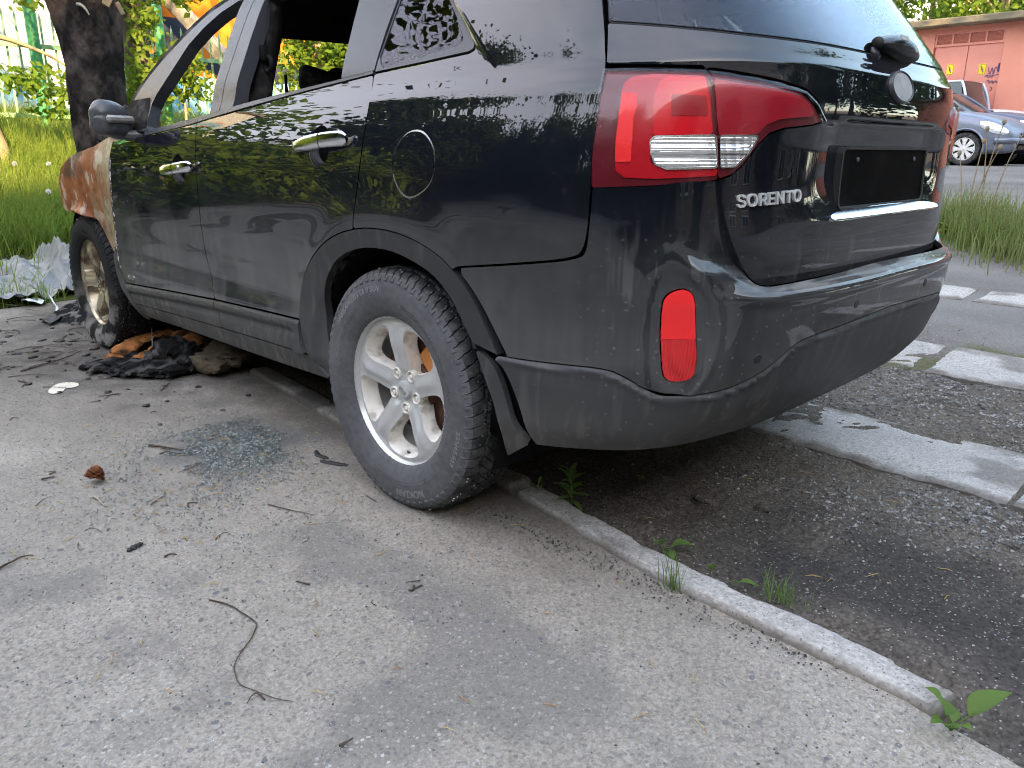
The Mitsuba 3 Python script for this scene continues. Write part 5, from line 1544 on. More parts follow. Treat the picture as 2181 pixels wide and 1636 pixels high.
# twig and needle litter too small to count
r = RNG(77)
tw = []
for k in range(125):
    u = r.random() * .85
    if u < .62:
        x, y = r.normal(2.75, .75), r.normal(1.15, .35)
    else:
        x, y = r.uniform(-.6, 3.0), r.uniform(.85, 2.0)
    if not (-1.2 < x < 4.25 and .74 < y < 2.3):
        continue
    a, L, rr = r.uniform(0, 6.28), r.uniform(.03, .16) * (1 if u < .62 else .45), r.uniform(.0012, .0032)
    mid = r.normal(0, .012, 2)
    d = np.array([math.cos(a), math.sin(a)]) * L / 2
    tw.append(tube(curve([(x - d[0], y - d[1], .004), (x + mid[0], y + mid[1], .006 + r.random() * .004), (x + d[0], y + d[1], .004)], 6), np.linspace(rr, rr * .5, 6), 5))
struct('twig_litter', tw, 'twig_mat', 40, kind='stuff')
nd = []
for k in range(170):
    x, y = (r.normal(.7, .35), r.normal(1.2, .25)) if k < 90 else (r.uniform(-1.4, 1.5), r.uniform(-.3, 2.0))
    if .56 < y < .75:
        continue
    a, L = r.uniform(0, 6.28), r.uniform(.02, .045)
    d = np.array([math.cos(a), math.sin(a)]) * L / 2
    z = .005 if y > .7 else float(ground_z(np.array(x), np.array(y))) + .004
    nd.append(tube([(x - d[0], y - d[1], z), (x + r.normal(0, .003), y, z + .003), (x + d[0], y + d[1], z)], [.0008, .001, .0006], 4))
struct('needle_litter', nd, 'needle_mat', 40, kind='stuff')
fl = []
for k in range(90):
    x, y = r.normal(2.6, .6), r.normal(.98, .25)
    if y < .74:
        continue
    m = rock(k, r.uniform(.006, .03) * r.random() + .005, 1, .3, .8)
    m.apply_transform(rot(r.uniform(0, 6), [0, 0, 1]))
    m.apply_translation([x, y, .006])
    fl.append(m)
struct('soot_crumbs', fl, 'charcoal', 40, kind='stuff')

# crumbled window glass
N = 15000
a = r.random(N)
P = np.where((a < .60)[:, None], np.stack([r.normal(.80, .150, N), r.normal(1.08, .12, N)], -1),
             np.where((a < .9)[:, None], np.stack([r.normal(.62, .30, N), r.normal(1.26, .20, N)], -1), np.stack([r.uniform(-.6, 2.2, N), r.uniform(.9, 2.0, N)], -1)))
keep = (P[:, 1] > .86) & (meshkit.fbm(np.stack([P[:, 0] * 9, P[:, 1] * 9, P[:, 0] * 0], -1), 3, 3) > .40)
P = P[keep]
protos = []
for k in range(6):
    b = trimesh.creation.box((1, r.uniform(.6, 1), .5))
    b.vertices = b.vertices + r.uniform(-.22, .22, (8, 3))
    protos.append(b)
v, f = scatter(protos, np.stack([P[:, 0], P[:, 1], .003 + .004 * r.random(len(P))], -1), r.uniform(0, 6.28, len(P)), r.uniform(.0016, .0042, len(P)), r.uniform(-.9, .9, len(P)))
struct('broken_glass', (v, f), 'glass_bits', False, kind='stuff')

# pine cone
pc = []
r = RNG(3)
for k in range(64):
    t = k / 64
    az, el = k * 2.39996, -.35 + 1.75 * t
    L = .031 * (1 - .45 * t)
    s = trimesh.Trimesh([(0, 0, 0), (.55 * L, -.30 * L, .03 * L), (L, -.36 * L, .16 * L), (1.06 * L, 0, .26 * L), (L, .36 * L, .16 * L), (.55 * L, .30 * L, .03 * L), (.9 * L, 0, -.04 * L)],
                        [(0, 1, 6), (1, 2, 6), (2, 3, 6), (3, 4, 6), (4, 5, 6), (5, 0, 6), (0, 3, 1), (1, 3, 2), (0, 5, 3), (5, 4, 3)], process=False)
    s.apply_transform(rot(-el, [0, 1, 0]))
    s.apply_transform(rot(az, [0, 0, 1]))
    s.apply_translation([0, 0, .016 + .018 * t])
    pc.append(s)
cone = trimesh.util.concatenate(pc)
cone.apply_transform(rot(.5, [1, .4, 0]))
cone.apply_translation([.80, 1.54, .010])
tag(put('pine_cone', cone, 'cone_mat'), 'open brown pine cone on the asphalt left of the broken glass', 'pine cone')


def sheet(poly, z, thick, mat, name, wob=.006, f=14, parent=None, smooth=False):
    """A lying scrap: a polygon with curled, uneven surface and a little thickness."""
    p, fc = tri_poly(valid(poly), .02)
    n = (meshkit.fbm(np.stack([p[:, 0] * f, p[:, 1] * f, 0 * p[:, 0]], -1), 3, 4) - .3) * wob
    top = np.stack([p[:, 0], p[:, 1], z + thick + n], -1)
    bot = top - [0, 0, thick]
    m = trimesh.Trimesh(np.vstack([top, bot]), np.vstack([fc[:, ::-1], fc + len(p)]), process=False)
    ring = []
    q = ring_points(valid(poly).exterior, .02)
    k = (meshkit.fbm(np.stack([q[:, 0] * f, q[:, 1] * f, 0 * q[:, 0]], -1), 3, 4) - .3) * wob
    e = np.stack([np.stack([q[:, 0], q[:, 1], z + thick + k], -1), np.stack([q[:, 0], q[:, 1], z + k], -1)], 1)
    e = np.concatenate([e, e[:1]])
    return put(name, [m, grid_mesh(e)], mat, smooth, parent)


tag(sheet(Polygon(soft([(1.986, 1.368), (2.086, 1.307), (2.088, 1.244), (2.023, 1.219), (1.977, 1.256), (2.003, 1.284), (1.941, 1.32), (1.939, 1.358)], 1, True)), .004, .0008, 'paper', 'paper_scrap', .012),
    'torn cream paper scrap on the asphalt in front of the burnt debris', 'paper scrap')
tag(sheet(Polygon([(4.25, .93), (4.40, .885), (4.37, .80), (4.28, .775), (4.22, .80), (4.17, .83), (4.19, .90)]), .012, .002, 'white_scrap', 'plastic_scrap', .08, 9), 'white torn plastic scrap at the edge of the grass', 'plastic scrap')
tag(sheet(Polygon([(3.60, .99), (3.80, .865), (3.68, .815), (3.52, .895), (3.44, .975)]), .012, .004, 'matte_black', 'trim_fragment', .05, 9), 'black curved piece of plastic trim on the asphalt by the flat front tyre', 'trim fragment')
for pts, lab in (([(4.07, .95, .012), (3.93, .93, .02), (3.84, .905, .008)], 'thin white plastic strip on the asphalt left of the flat tyre'), ([(4.30, .735, .05), (4.08, .77, .03), (3.9, .80, .03), (3.86, .815, .012)], 'crumpled pale strip hanging down beside the ash heap'),
                 ([(4.40, 1.06, .02), (4.33, .99, .012), (4.25, .955, .01)], 'thin white strip lying left of the white plastic scrap')):
    c = curve(pts, 14)
    rb = np.stack([c + [0, 0, .0], c + np.array([.010, .012, .008])], 1) + .006 * (meshkit.noise(np.stack([c, c], 1) * 40, 3)[..., None] - .5)
    tag(put('plastic_strip', grid_mesh(rb), 'white_scrap', False), lab, 'plastic strip')

# silver sheet thrown on the grass edge
scene['silver_sheet'] = two(prin(lambda p, n, uv: mix((.17, .175, .18), (.29, .295, .30), fbm(p.x * 6, p.y * 6, p.z * 6, 3)), .5, metal=.15))
tx, ty = np.meshgrid(np.linspace(0, 1, 90), np.linspace(0, 1, 70), indexing='ij')
wx = 4.38 + .98 * tx + .10 * np.sin(ty * 5)
wy = .08 + .98 * ty - .10 * tx + .08 * np.sin(tx * 7)
q = np.stack([wx, wy, 0 * wx], -1)
rid = 1 - np.abs(2 * meshkit.fbm(q * [1.6, 3.4, 1] + 4, 2, 5) - 1)
rid2 = 1 - np.abs(2 * meshkit.fbm(q * 8.0 + 1, 2, 6) - 1)
bul = np.exp(-(((wx - 4.95) / .45) ** 2 + ((wy - .42) / .42) ** 2))
wz = lift(wx, wy) + .010 + .13 * bul * rid + .12 * (rid ** 4) * (.2 + bul) + .06 * rid2 ** 3
wx = wx + .07 * (meshkit.fbm(q * 7 + 9, 2, 7) - .5)
tag(put('silver_tarp', grid_mesh(np.stack([wx, wy, wz], -1)), 'silver_sheet', 28), 'crumpled silver tarpaulin on the grass beside the flat front tyre', 'tarpaulin')

# ash and charred remains
ahx, ahy = np.meshgrid(np.linspace(-1, 1, 50), np.linspace(-1, 1, 44), indexing='ij')
rr = np.hypot(ahx, ahy)
q = np.stack([ahx * 4, ahy * 4, 0 * ahx], -1)
az = np.clip(1 - rr ** 1.5, -.05, 1) * .13 + .05 * (meshkit.fbm(q, 4, 5) - .5) * sstep(1.1, .7, rr) - .01
scene['ash_mat'] = bump(lambda p, n, uv: .02 * fbm(p.x * 40, p.y * 40, p.z * 40, 3), diff(lambda p, n, uv: mix((.02, .02, .02), (.16, .155, .15), smoothstep(.45, .75, fbm(p.x * 25, p.y * 25, p.z * 25, 4)))))
tag(put('ash_heap', grid_mesh(np.stack([3.62 + ahx * .55, .55 + ahy * .36, az], -1)), 'ash_mat', 50), 'heap of black ash and cinders against the flat front tyre', 'ash heap')
scene['foam'] = bump(lambda p, n, uv: .008 * fbm(p.x * 70, p.y * 70, p.z * 70, 3), diff(lambda p, n, uv: mix((.035, .02, .012), (.32, .135, .05), smoothstep(.32, .66, fbm(p.x * 14, p.y * 14, p.z * 14, 4)))))
scene['char_fibre'] = bump(lambda p, n, uv: .010 * fbm(p.x * 90, p.y * 90, p.z * 90, 3), diff(lambda p, n, uv: mix((.012, .012, .012), (.075, .073, .072), smoothstep(.4, .75, fbm(p.x * 18, p.y * 18, p.z * 18, 4)))))
scene['char_brown'] = bump(lambda p, n, uv: .010 * fbm(p.x * 90, p.y * 90, p.z * 90, 3), diff(lambda p, n, uv: mix((.05, .038, .026), (.19, .155, .11), fbm(p.x * 18, p.y * 18, p.z * 18, 4))))


def strip(pts, w, h, mat, name, seed, lab, cat):
    """A torn thick strip along a line, uneven in width and height."""
    c = curve(pts, 40)
    r_ = RNG(seed)
    k = .55 + .9 * meshkit.fbm(c * 14 + seed, 3, seed)
    k[0] *= .35
    k[-1] *= .35
    nseg = 28
    c = curve(pts, 80)
    k = np.interp(np.linspace(0, 1, 80), np.linspace(0, 1, 40), k)
    m = tube(c, np.full(80, 1.0), nseg)
    cc = np.vstack([np.repeat(c, nseg, 0), c[:1], c[-1:]])
    d = np.asarray(m.vertices) - cc
    kk = np.concatenate([np.repeat(k, nseg), [.05, .05]])[:, None]
    side = np.sign(d[:, 2:3]) * np.abs(d[:, 2:3]) ** 1.0
    base = cc + np.concatenate([d[:, :2] * w * 1.15, side * h * .62], 1) * kk
    lump = meshkit.fbm(base * 26 + seed, 4, seed)[:, None]
    tear = meshkit.fbm(base * 70 + seed, 3, seed + 4)[:, None]
    v = cc + (base - cc) * (.45 + 1.25 * lump + .35 * (tear - .5))
    v[:, 2] += .035 * (meshkit.fbm(v * [13, 13, 1] + seed, 3, seed + 2) - .5) * (d[:, 2] > -.2)
    v[:, 2] = np.maximum(v[:, 2], .003)
    return tag(put(name, trimesh.Trimesh(v, m.faces, process=False), mat, 40), lab, cat)


strip([(2.27, .985, .02), (2.36, .90, .05), (2.44, .80, .075), (2.45, .69, .09), (2.38, .60, .085), (2.28, .55, .07)], .046, .030, 'foam', 'burnt_foam', 3, 'long strip of scorched orange foam under the sill behind the front wheel', 'burnt foam')
strip([(2.03, .72, .06), (2.22, .60, .11), (2.42, .47, .13)], .055, .036, 'foam', 'burnt_foam', 5, 'scorched orange foam strip running under the car, right of the long one', 'burnt foam')
strip([(2.12, .89, .04), (2.15, .83, .07), (2.16, .77, .06)], .05, .030, 'foam', 'burnt_foam', 7, 'small lump of orange foam on the charred carpet', 'burnt foam')
strip([(2.86, .64, .05), (2.78, .62, .07), (2.72, .60, .06)], .04, .03, 'foam', 'burnt_foam', 9, 'small orange foam scrap close to the front tyre', 'burnt foam')
strip([(2.32, 1.04, .015), (2.12, .95, .03), (1.98, .86, .035), (1.82, .78, .03)], .105, .030, 'char_fibre', 'charred_carpet', 11, 'flat black charred carpet lying nearest on the asphalt', 'charred carpet')
strip([(2.13, 1.01, .015), (1.96, .93, .025), (1.88, .86, .02)], .07, .018, 'char_fibre', 'charred_carpet', 13, 'thin black charred rag in front of the charred carpet', 'charred carpet')
strip([(2.06, .84, .03), (1.98, .80, .10), (1.91, .77, .07), (1.85, .73, .02)], .062, .095, 'char_fibre', 'charred_carpet', 15, 'humped dark grey piece of charred matting standing up at the front of the debris', 'charred carpet')
strip([(1.80, .77, .04), (1.84, .62, .07), (1.97, .48, .09), (2.09, .38, .10)], .095, .075, 'char_brown', 'charred_carpet', 17, 'brown frayed carpet roll reaching under the car', 'charred carpet')
strip([(2.80, .66, .05), (2.66, .55, .09), (2.48, .50, .10), (2.36, .58, .08)], .10, .030, 'char_fibre', 'charred_carpet', 19, 'large dark sheet of charred carpet behind the orange foam', 'charred carpet')
strip([(2.62, .79, .05), (2.56, .74, .07), (2.52, .70, .06)], .06, .05, 'char_fibre', 'charred_carpet', 23, 'matted round lump of black char left of the orange foam', 'charred carpet')
wire = curve([(2.62, .60, .12), (2.50, .70, .16), (2.36, .76, .10), (2.26, .80, .05)], 20)
tag(put('bare_wire', tube(wire, .0028, 6), 'pebble_b', True), 'thin bare wire sticking up out of the burnt debris', 'wire')

# ---------------------------------------------------------------- plants
def leaf_mat(a, b, f=3.0):
    return {'type': 'principledthin', 'base_color': mikit.proc(lambda p, n, uv: mix(a, b, fbm(p.x * f, p.y * f, p.z * f, 2))), 'roughness': .5, 'diff_trans': 1.1, 'spec_trans': 0.0}


scene['grass_mat'] = leaf_mat((.135, .225, .04), (.27, .35, .08), 1.1)
scene['grass_tip'] = leaf_mat((.15, .21, .03), (.26, .29, .07), 1.1)
scene['dry_grass_mat'] = leaf_mat((.13, .18, .045), (.27, .28, .12), 2.5)
scene['weed_leaf'] = leaf_mat((.125, .225, .055), (.21, .31, .10), 12)
scene['bush_leaf'] = leaf_mat((.085, .17, .025), (.20, .28, .045), 1.6)
scene['tree_leaf'] = leaf_mat((.035, .062, .018), (.075, .10, .028), .8)
scene['dry_stem'] = two(diff(lambda p, n, uv: mix((.20, .16, .10), (.38, .31, .20), fbm(p.x * 30, p.y * 30, p.z * 12, 2))))
scene['dandelion_white'] = two(diff((.75, .75, .72)))


def blade_leaf(L, W, droop=.35, n=7, fold=.15):
    """A leaf along +x, curved down, folded along its midrib."""
    t = np.linspace(0, 1, n)
    w = W * np.sin(np.pi * np.clip(t, .02, .995) ** .8) ** .9
    x, z = L * t, -droop * L * t ** 2
    mid = np.stack([x, 0 * t, z], -1)
    l, r_ = mid + np.stack([0 * t, w / 2, fold * w], -1), mid - np.stack([0 * t, w / 2, -fold * w], -1)
    return grid_mesh(np.stack([l, mid, r_], 1))


def at(mesh, p, yaw=0.0, pitch=0.0, roll=0.0):
    m = mesh.copy()
    m.apply_transform(trimesh.transformations.euler_matrix(roll, -pitch, 0))
    m.apply_transform(rot(yaw, [0, 0, 1]))
    m.apply_translation(p)
    return m


def broad_weed(x, y, z, size, leaves, lab, name='plantain', cat='weed'):
    """Leaves given as (yaw, pitch, length, width)."""
    k = thing(name, lab, cat)
    for yaw, pitch, L, W in leaves:
        st = .55 * L
        base = np.array([x, y, z])
        d = np.array([math.cos(yaw) * math.cos(pitch), math.sin(yaw) * math.cos(pitch), math.sin(pitch)])
        put('stalk', tube(curve([base, base + d * st * .5 + [0, 0, .004], base + d * st], 6), [.0022, .002, .0018, .0016, .0015, .0014], 6), 'weed_leaf', True, k)
        put('leaf', at(blade_leaf(L, W, .38, 11, .30), base + d * st, yaw, pitch + .1), 'weed_leaf', True, k)


broad_weed(-1.528, .742, .0, .1, [(.9, 1.15, .078, .046), (-2.2, .75, .085, .046), (1.3, .75, .055, .032), (-1.4, .3, .04, .022), (2.4, .9, .045, .028)], 'broad-leaved plantain at the broken end of the kerb, lower right')
broad_weed(-.741, .562, .0, .06, [(1.9, .85, .070, .036), (-2.6, .5, .055, .034), (2.6, .3, .05, .03)], 'small plantain with two broad leaves behind the kerb, halfway along it')
broad_weed(-.903, .580, .0, .05, [(2.2, 1.1, .042, .022)], 'single upright leaf sprouting behind the kerb')
broad_weed(-.957, .572, .0, .05, [(-2.8, .25, .045, .022)], 'single low leaf lying on the kerb edge')
k = thing('spear_weed', 'bushy weed with pointed bright green leaves behind the rear wheel', 'weed')
b0 = np.array([-.386, .535, -.005])
put('stem', tube(curve([b0, b0 + [0, 0, .05], b0 + [.006, .004, .11]], 8), [.0035] * 5 + [.003, .0028, .0024], 6), 'weed_leaf', True, k)
for i in range(17):
    hgt = .018 + .006 * i
    yaw = i * 2.4 + .4
    put('leaf', at(blade_leaf(.062 * (1 - .018 * i), .019, .45), b0 + [.004 * i / 17, .003 * i / 17, hgt], yaw, .25 + .055 * i), 'weed_leaf', True, k)
k = thing('drooping_weed', 'two thin drooping weed stems close behind the rear tyre', 'weed')
for ddx, ddy, hh in ((.05, .03, .07), (-.005, .01, .085)):
    b1 = np.array([-.285, .560, -.003])
    c = curve([b1, b1 + [ddx * .5, ddy * .5, hh * .7], b1 + [ddx * 1.4, ddy * 1.2, hh]], 8)
    put('stem', tube(c, np.linspace(.0018, .001, 8), 5), 'weed_leaf', True, k)
    put('leaf', at(blade_leaf(.035, .008, .6), c[-1], math.atan2(ddy, ddx), .1), 'weed_leaf', True, k)
    put('leaf', at(blade_leaf(.025, .007, .6), c[4], 2.0, .6), 'weed_leaf', True, k)


def tuft(x, y, n, h, lab, seed, spread=.02, lean=.35, z=0.0, name='grass_tuft'):
    r = RNG(seed)
    out = []
    for i in range(n):
        a, L = r.uniform(0, 6.28), h * r.uniform(.45, 1)
        p = np.array([x + r.normal(0, spread), y + r.normal(0, spread * .6), z])
        d = np.array([math.cos(a), math.sin(a), 0]) * lean * r.random() * L
        c = curve([p, p + d * .35 + [0, 0, L * .6], p + d + [0, 0, L]], 6)
        s = np.array([-math.sin(a), math.cos(a), 0])
        w = np.array([.0011, .0012, .0011, .0009, .0006, .0001])[:, None] * (1 + h)
        out.append(grid_mesh(np.stack([c - s * w, c + s * w], 1)))
    return tag(put(name, out, 'weed_leaf', False), lab, 'grass tuft', kind=None)


tuft(-.877, .712, 26, .125, 'thin tuft of upright grass in front of the kerb', 3, .013, .45)
tuft(-1.095, .560, 46, .075, 'dark spreading tuft of grass behind the kerb', 4, .022, 1.0)

# ---------------------------------------------------------------- grass bank
def grass(n, seed, area, h0, h1, mat, dens=None, w=.006, name='grass'):
    r = RNG(seed)
    P = np.stack([r.uniform(area[0], area[1], n), r.uniform(area[2], area[3], n)], -1)
    if dens is not None:
        P = P[r.random(n) < dens(P[:, 0], P[:, 1])]
    m = len(P)
    a, L = r.uniform(0, 2 * np.pi, m), r.uniform(h0, h1, m) * (.7 + .6 * meshkit.fbm(np.stack([P[:, 0] * .9, P[:, 1] * .9, P[:, 0] * 0], -1), 3, seed))
    ln = r.uniform(.15, .75, m) * L
    d = np.stack([np.cos(a), np.sin(a), 0 * a], -1)
    s = np.stack([-np.sin(a), np.cos(a), 0 * a], -1)
    base = np.stack([P[:, 0], P[:, 1], lift(P[:, 0], P[:, 1]) - .02], -1)
    V = []
    for t, ww in ((0, 1), (.4, .9), (.75, .6)):
        c = base + d * (ln * t ** 2)[:, None] + np.stack([0 * L, 0 * L, L * t * (1 - .18 * t)], -1)
        V += [c - s * w * ww / 2, c + s * w * ww / 2]
    V.append(base + d * ln[:, None] + np.stack([0 * L, 0 * L, L * .84], -1))
    V = np.stack(V, 1).reshape(-1, 3)
    k = np.arange(m)[:, None] * 7
    f = np.vstack([k + t for t in ([0, 1, 3], [0, 3, 2], [2, 3, 5], [2, 5, 4], [4, 5, 6])])
    return struct(name, (V, f), mat, True, kind='stuff')


edge = lambda x, y: sstep(4.34, 4.95, x + .5 * (meshkit.fbm(np.stack([x * 2, y * 2, 0 * x], -1), 3, 3) - .5)) * (1 - .97 * ((x < 5.55) & (x > 4.5) & (y > -.1) & (y < 1.05)))
grass(52000, 41, (4.3, 9.2, -3.5, 1.7), .16, .46, 'grass_mat', edge, .008)
grass(9000, 42, (4.3, 9.2, -3.5, 1.7), .25, .55, 'grass_tip', lambda x, y: edge(x, y) * .8, .006)
grass(15000, 45, (4.3, 9.2, -8.5, -3.4), .12, .4, 'grass_mat', lambda x, y: sstep(4.34, 4.95, x), .010)
grass(26000, 43, (9.0, 12.0, -8.0, 1.7), .25, .6, 'grass_mat', None, .012)
grass(1500, 44, (4.25, 4.8, .3, 1.6), .08, .25, 'grass_mat', lambda x, y: patch(x, y, 4, 3, .4, .6), .005)
soil = grid_mesh(np.stack([*(g := np.meshgrid(np.linspace(4.3, 13, 60), np.linspace(-9, 1.7, 60), indexing='ij')), lift(*g) + .004 + .02 * meshkit.fbm(np.stack([g[0] * 2, g[1] * 2, g[0] * 0], -1), 3, 4) * sstep(4.3, 4.9, g[0])], -1))
scene['turf_soil'] = two(diff(lambda p, n, uv: mix((.035, .042, .016), (.07, .085, .025), fbm(p.x * 6, p.y * 6, 0, 4))))
struct('grass_bank', soil, 'turf_soil', True)


def dandelion(x, y, h, lab, group=None, z=None):
    k = thing('dandelion', lab, 'dandelion', group)
    z = float(lift(x, y)) if z is None else z
    p = np.array([x, y, z])
    put('stem', tube(curve([p, p + [.01, .0, h * .6], p + [.02, .01, h]], 6), .0022, 5), 'weed_leaf', True, k)
    r = RNG(int(abs(x * 1000)))
    hd = []
    for i in range(70):
        u = r.normal(size=3)
        u /= np.linalg.norm(u)
        hd.append(tube([p + [.02, .01, h] + u * .004, p + [.02, .01, h] + u * .021], [.0005, .0016], 4))
    put('clock', hd, 'dandelion_white', False, k)


dandelion(6.0, .42, .62, 'white dandelion clock in the tall grass just left of the burnt tree')
dandelion(6.05, .15, .60, 'white dandelion clock half hidden by the burnt tree')
dandelion(5.2, .40, .62, 'white dandelion clock standing close to the rusty front wing')

# tuft with dry dandelion stalks at the parking yard
gz = lambda x, y: float(lift(x, y))
r = RNG(8)
tb = []
for i in range(2600):
    u = r.random()
    x, y = .55 - 1.15 * u + r.normal(0, .22), -5.9 + 1.35 * u + r.normal(0, .20)
    a, L = r.uniform(0, 6.28), r.uniform(.18, .52) * (1 - .35 * u)
    p = np.array([x, y, gz(x, y) - .01])
    d = np.array([math.cos(a), math.sin(a), 0]) * .5 * r.random() * L
    s = np.array([-math.sin(a), math.cos(a), 0]) * .005
    tb.append(np.array([p - s, p + s, p + d * .4 + [0, 0, L * .55] - s * .8, p + d * .4 + [0, 0, L * .55] + s * .8, p + d + [0, 0, L * .9]]))
V = np.array(tb).reshape(-1, 3)
k5 = np.arange(len(tb))[:, None] * 5
struct('grass', (V, np.vstack([k5 + t for t in ([0, 1, 3], [0, 3, 2], [2, 3, 4])])), 'dry_grass_mat', True, kind='stuff')
lv = thing('dock_plant', 'leafy weed clump among the grass by the parking yard', 'weed')
for i in range(16):
    a = i * 2.4
    put('leaf', at(blade_leaf(.36, .085, .5), [.35 + .06 * math.cos(a), -5.55 + .06 * math.sin(a), gz(.35, -5.55)], a, .9 - .03 * i), 'grass_tip', True, lv)
for i, (dx, h, ln) in enumerate(((0, .80, .04), (.08, .95, .10), (.12, .90, -.06), (-.05, .70, -.10), (.18, .98, .22), (.02, .75, .16))):
    k = thing('dry_dandelion', ['second', 'fourth', 'fifth', 'leftmost', 'rightmost and tallest', 'third'][i] + ' of six dry brown stalks in the grass tuft, from the left', 'dry stalk', 'dry stalks in the grass tuft')
    p = np.array([.35 - dx, -5.50 + dx * .5, gz(.35, -5.5)])
    c = curve([p, p + [-ln * .3, 0, h * .55], p + [-ln, ln * .2, h]], 10)
    put('stem', tube(c, np.linspace(.006, .0035, 10), 6), 'dry_stem', True, k)
    put('seed_head', lathe([(0, .03), (.014, .024), (.018, .0), (.008, -.018), (0, -.02)], 10, 'z').apply_translation(c[-1]), 'dry_stem', True, k)
dandelion(.92, -5.95, .42, 'white dandelion clock beside the grass tuft at the parking yard')
k = thing('dry_stalk', 'thin leaning dry stalk in front of the grass tuft, far right', 'dry stalk')
p = np.array([-.35, -4.75, gz(-.35, -4.75)])
put('stem', tube(curve([p, p + [-.05, .0, .14], p + [-.20, .0, .30]], 8), .003, 5), 'dry_stem', True, k)
put('seed_head', trimesh.creation.icosphere(1, .011).apply_translation(p + [-.20, 0, .30]), 'dry_stem', True, k)

# ---------------------------------------------------------------- trees
scene['bark_pale'] = bump(lambda p, n, uv: .02 * fbm(p.x * 16, p.y * 16, p.z * 5, 3), diff(lambda p, n, uv: mix((.20, .15, .095), (.40, .32, .22), fbm(p.x * 14, p.y * 14, p.z * 5, 3))))
scene['bark_dark'] = bump(lambda p, n, uv: .03 * fbm(p.x * 14, p.y * 14, p.z * 4, 3), diff(lambda p, n, uv: mix((.06, .05, .04), (.15, .125, .10), fbm(p.x * 10, p.y * 10, p.z * 4, 3))))
scene['bark_burnt'] = bump(lambda p, n, uv: .035 * fbm(p.x * 20, p.y * 20, p.z * 11, 4) + .01 * fbm(p.x * 70, p.y * 70, p.z * 40, 2), diff(lambda p, n, uv: mix((.016, .015, .015), (.07, .058, .052), smoothstep(.35, .72, fbm(p.x * 11, p.y * 11, p.z * 7, 4)))), eps=3e-3)


def leaf_cloud(n, seed, centre, radii, size, clumps=26, shell=.55, aspect=1.6):
    """Leaf-sized faces in clumps spread through an ellipsoid."""
    r = RNG(seed)
    c = r.normal(size=(clumps, 3))
    c /= np.linalg.norm(c, axis=1, keepdims=True)
    c *= (shell + (1 - shell) * r.random((clumps, 1))) ** .6
    k = r.integers(0, clumps, n)
    p = (c[k] + r.normal(0, .19, (n, 3))) * np.asarray(radii) + np.asarray(centre)
    nrm = r.normal(size=(n, 3)) + [0, 0, .8]
    nrm /= np.linalg.norm(nrm, axis=1, keepdims=True)
    t = np.cross(nrm, r.normal(size=(n, 3)))
    t /= np.linalg.norm(t, axis=1, keepdims=True)
    b = np.cross(nrm, t)
    s = size * r.uniform(.6, 1.25, (n, 1))
    V = np.stack([p - t * s * aspect / 2, p + b * s * .5 + nrm * s * .12, p + t * s * aspect / 2, p - b * s * .5 + nrm * s * .12], 1).reshape(-1, 3)
    i = np.arange(n)[:, None] * 4
    return V, np.vstack([i + [0, 1, 2], i + [0, 2, 3]]), c * np.asarray(radii) + np.asarray(centre)


def tree(name, lab, x, y, h, rad, n, size, seed, leaf='tree_leaf', bark='bark_dark', crown_z=.62, rz=None, lean=(0, 0), group=None, tr=None):
    k = thing(name, lab, 'tree', group)
    z = float(lift(x, y))
    top = np.array([x + lean[0], y + lean[1], z + h * .86])
    r = RNG(seed)
    tr = tr or h * .018
    c = curve([(x, y, z - .1), (x + lean[0] * .3 + r.normal(0, .04), y + lean[1] * .3, z + h * .35), top], 14)
    V, F, cl = leaf_cloud(n, seed, (x + lean[0] * .7, y + lean[1] * .7, z + h * crown_z), (rad, rad, rz or h * .40), size)
    put('trunk', tube(c, np.linspace(tr, tr * .3, 14) * (1 + .25 * np.exp(-np.arange(14) / 1.2)), 10), bark, True, k)
    for i in range(0, len(cl), 3):
        s = c[4 + int(8 * r.random())]
        put('limb', tube(curve([s, (s + cl[i]) / 2 + [0, 0, .08 * h * r.random()], cl[i]], 8), np.linspace(tr * .45, tr * .08, 8), 6), bark, True, k)
    put('crown', (V, F), leaf, False, k)
    return k


# burnt trunk right in front of the bonnet
c = curve([(4.16, .29, -.1), (4.16, .29, .5), (4.20, .275, 1.1), (4.26, .25, 1.8), (4.36, .25, 2.5), (4.5, .29, 4.2), (4.55, .34, 7.0)], 90)
rad = np.interp(c[:, 2], [-.1, .3, 1.0, 1.6, 1.9, 2.3, 4.2, 7], [.24, .20, .172, .185, .215, .235, .20, .13])
bt = tube(c, rad, 60, cap=False)
v = np.array(bt.vertices)
ax = np.repeat(c, 60, 0)
d = v - ax
u = d / np.linalg.norm(d, axis=1, keepdims=True)
gro = .05 * np.exp(-(((u[:, 1] + .62) / .22) ** 2)) * (u[:, 0] < 0) * sstep(1.35, 1.75, v[:, 2])
v = ax + d * (1 + .20 * (meshkit.fbm(v * [7, 7, 3.5], 4, 3) - .5) + .10 * (meshkit.fbm(v * [26, 26, 14], 3, 5) - .5) - gro / .2)[:, None]
BT = thing('burnt_tree', 'thick charred black tree trunk standing against the burnt front of the SUV', 'tree')
put('trunk', trimesh.Trimesh(v, bt.faces, process=False), 'bark_burnt', True, BT)
put('peeled_bark', [box(4.03, .18, 1.98, .012, .05, .10, rx=.5, ch=.004), box(4.04, .11, 1.93, .012, .03, .08, rx=-.4, ch=.004)], 'dry_stem', False, BT)
put('snapped_twig', tube(curve([(4.07, .36, 1.93), (3.99, .345, 1.90), (3.97, .33, 1.86)], 6), [.012, .011, .009, .008, .006, .004], 6), 'pale_wood', True, BT)
V, F, cl = leaf_cloud(5200, 12, (4.6, .6, 6.6), (2.6, 2.6, 1.9), .10)
put('crown', (V, F), 'tree_leaf', False, BT)
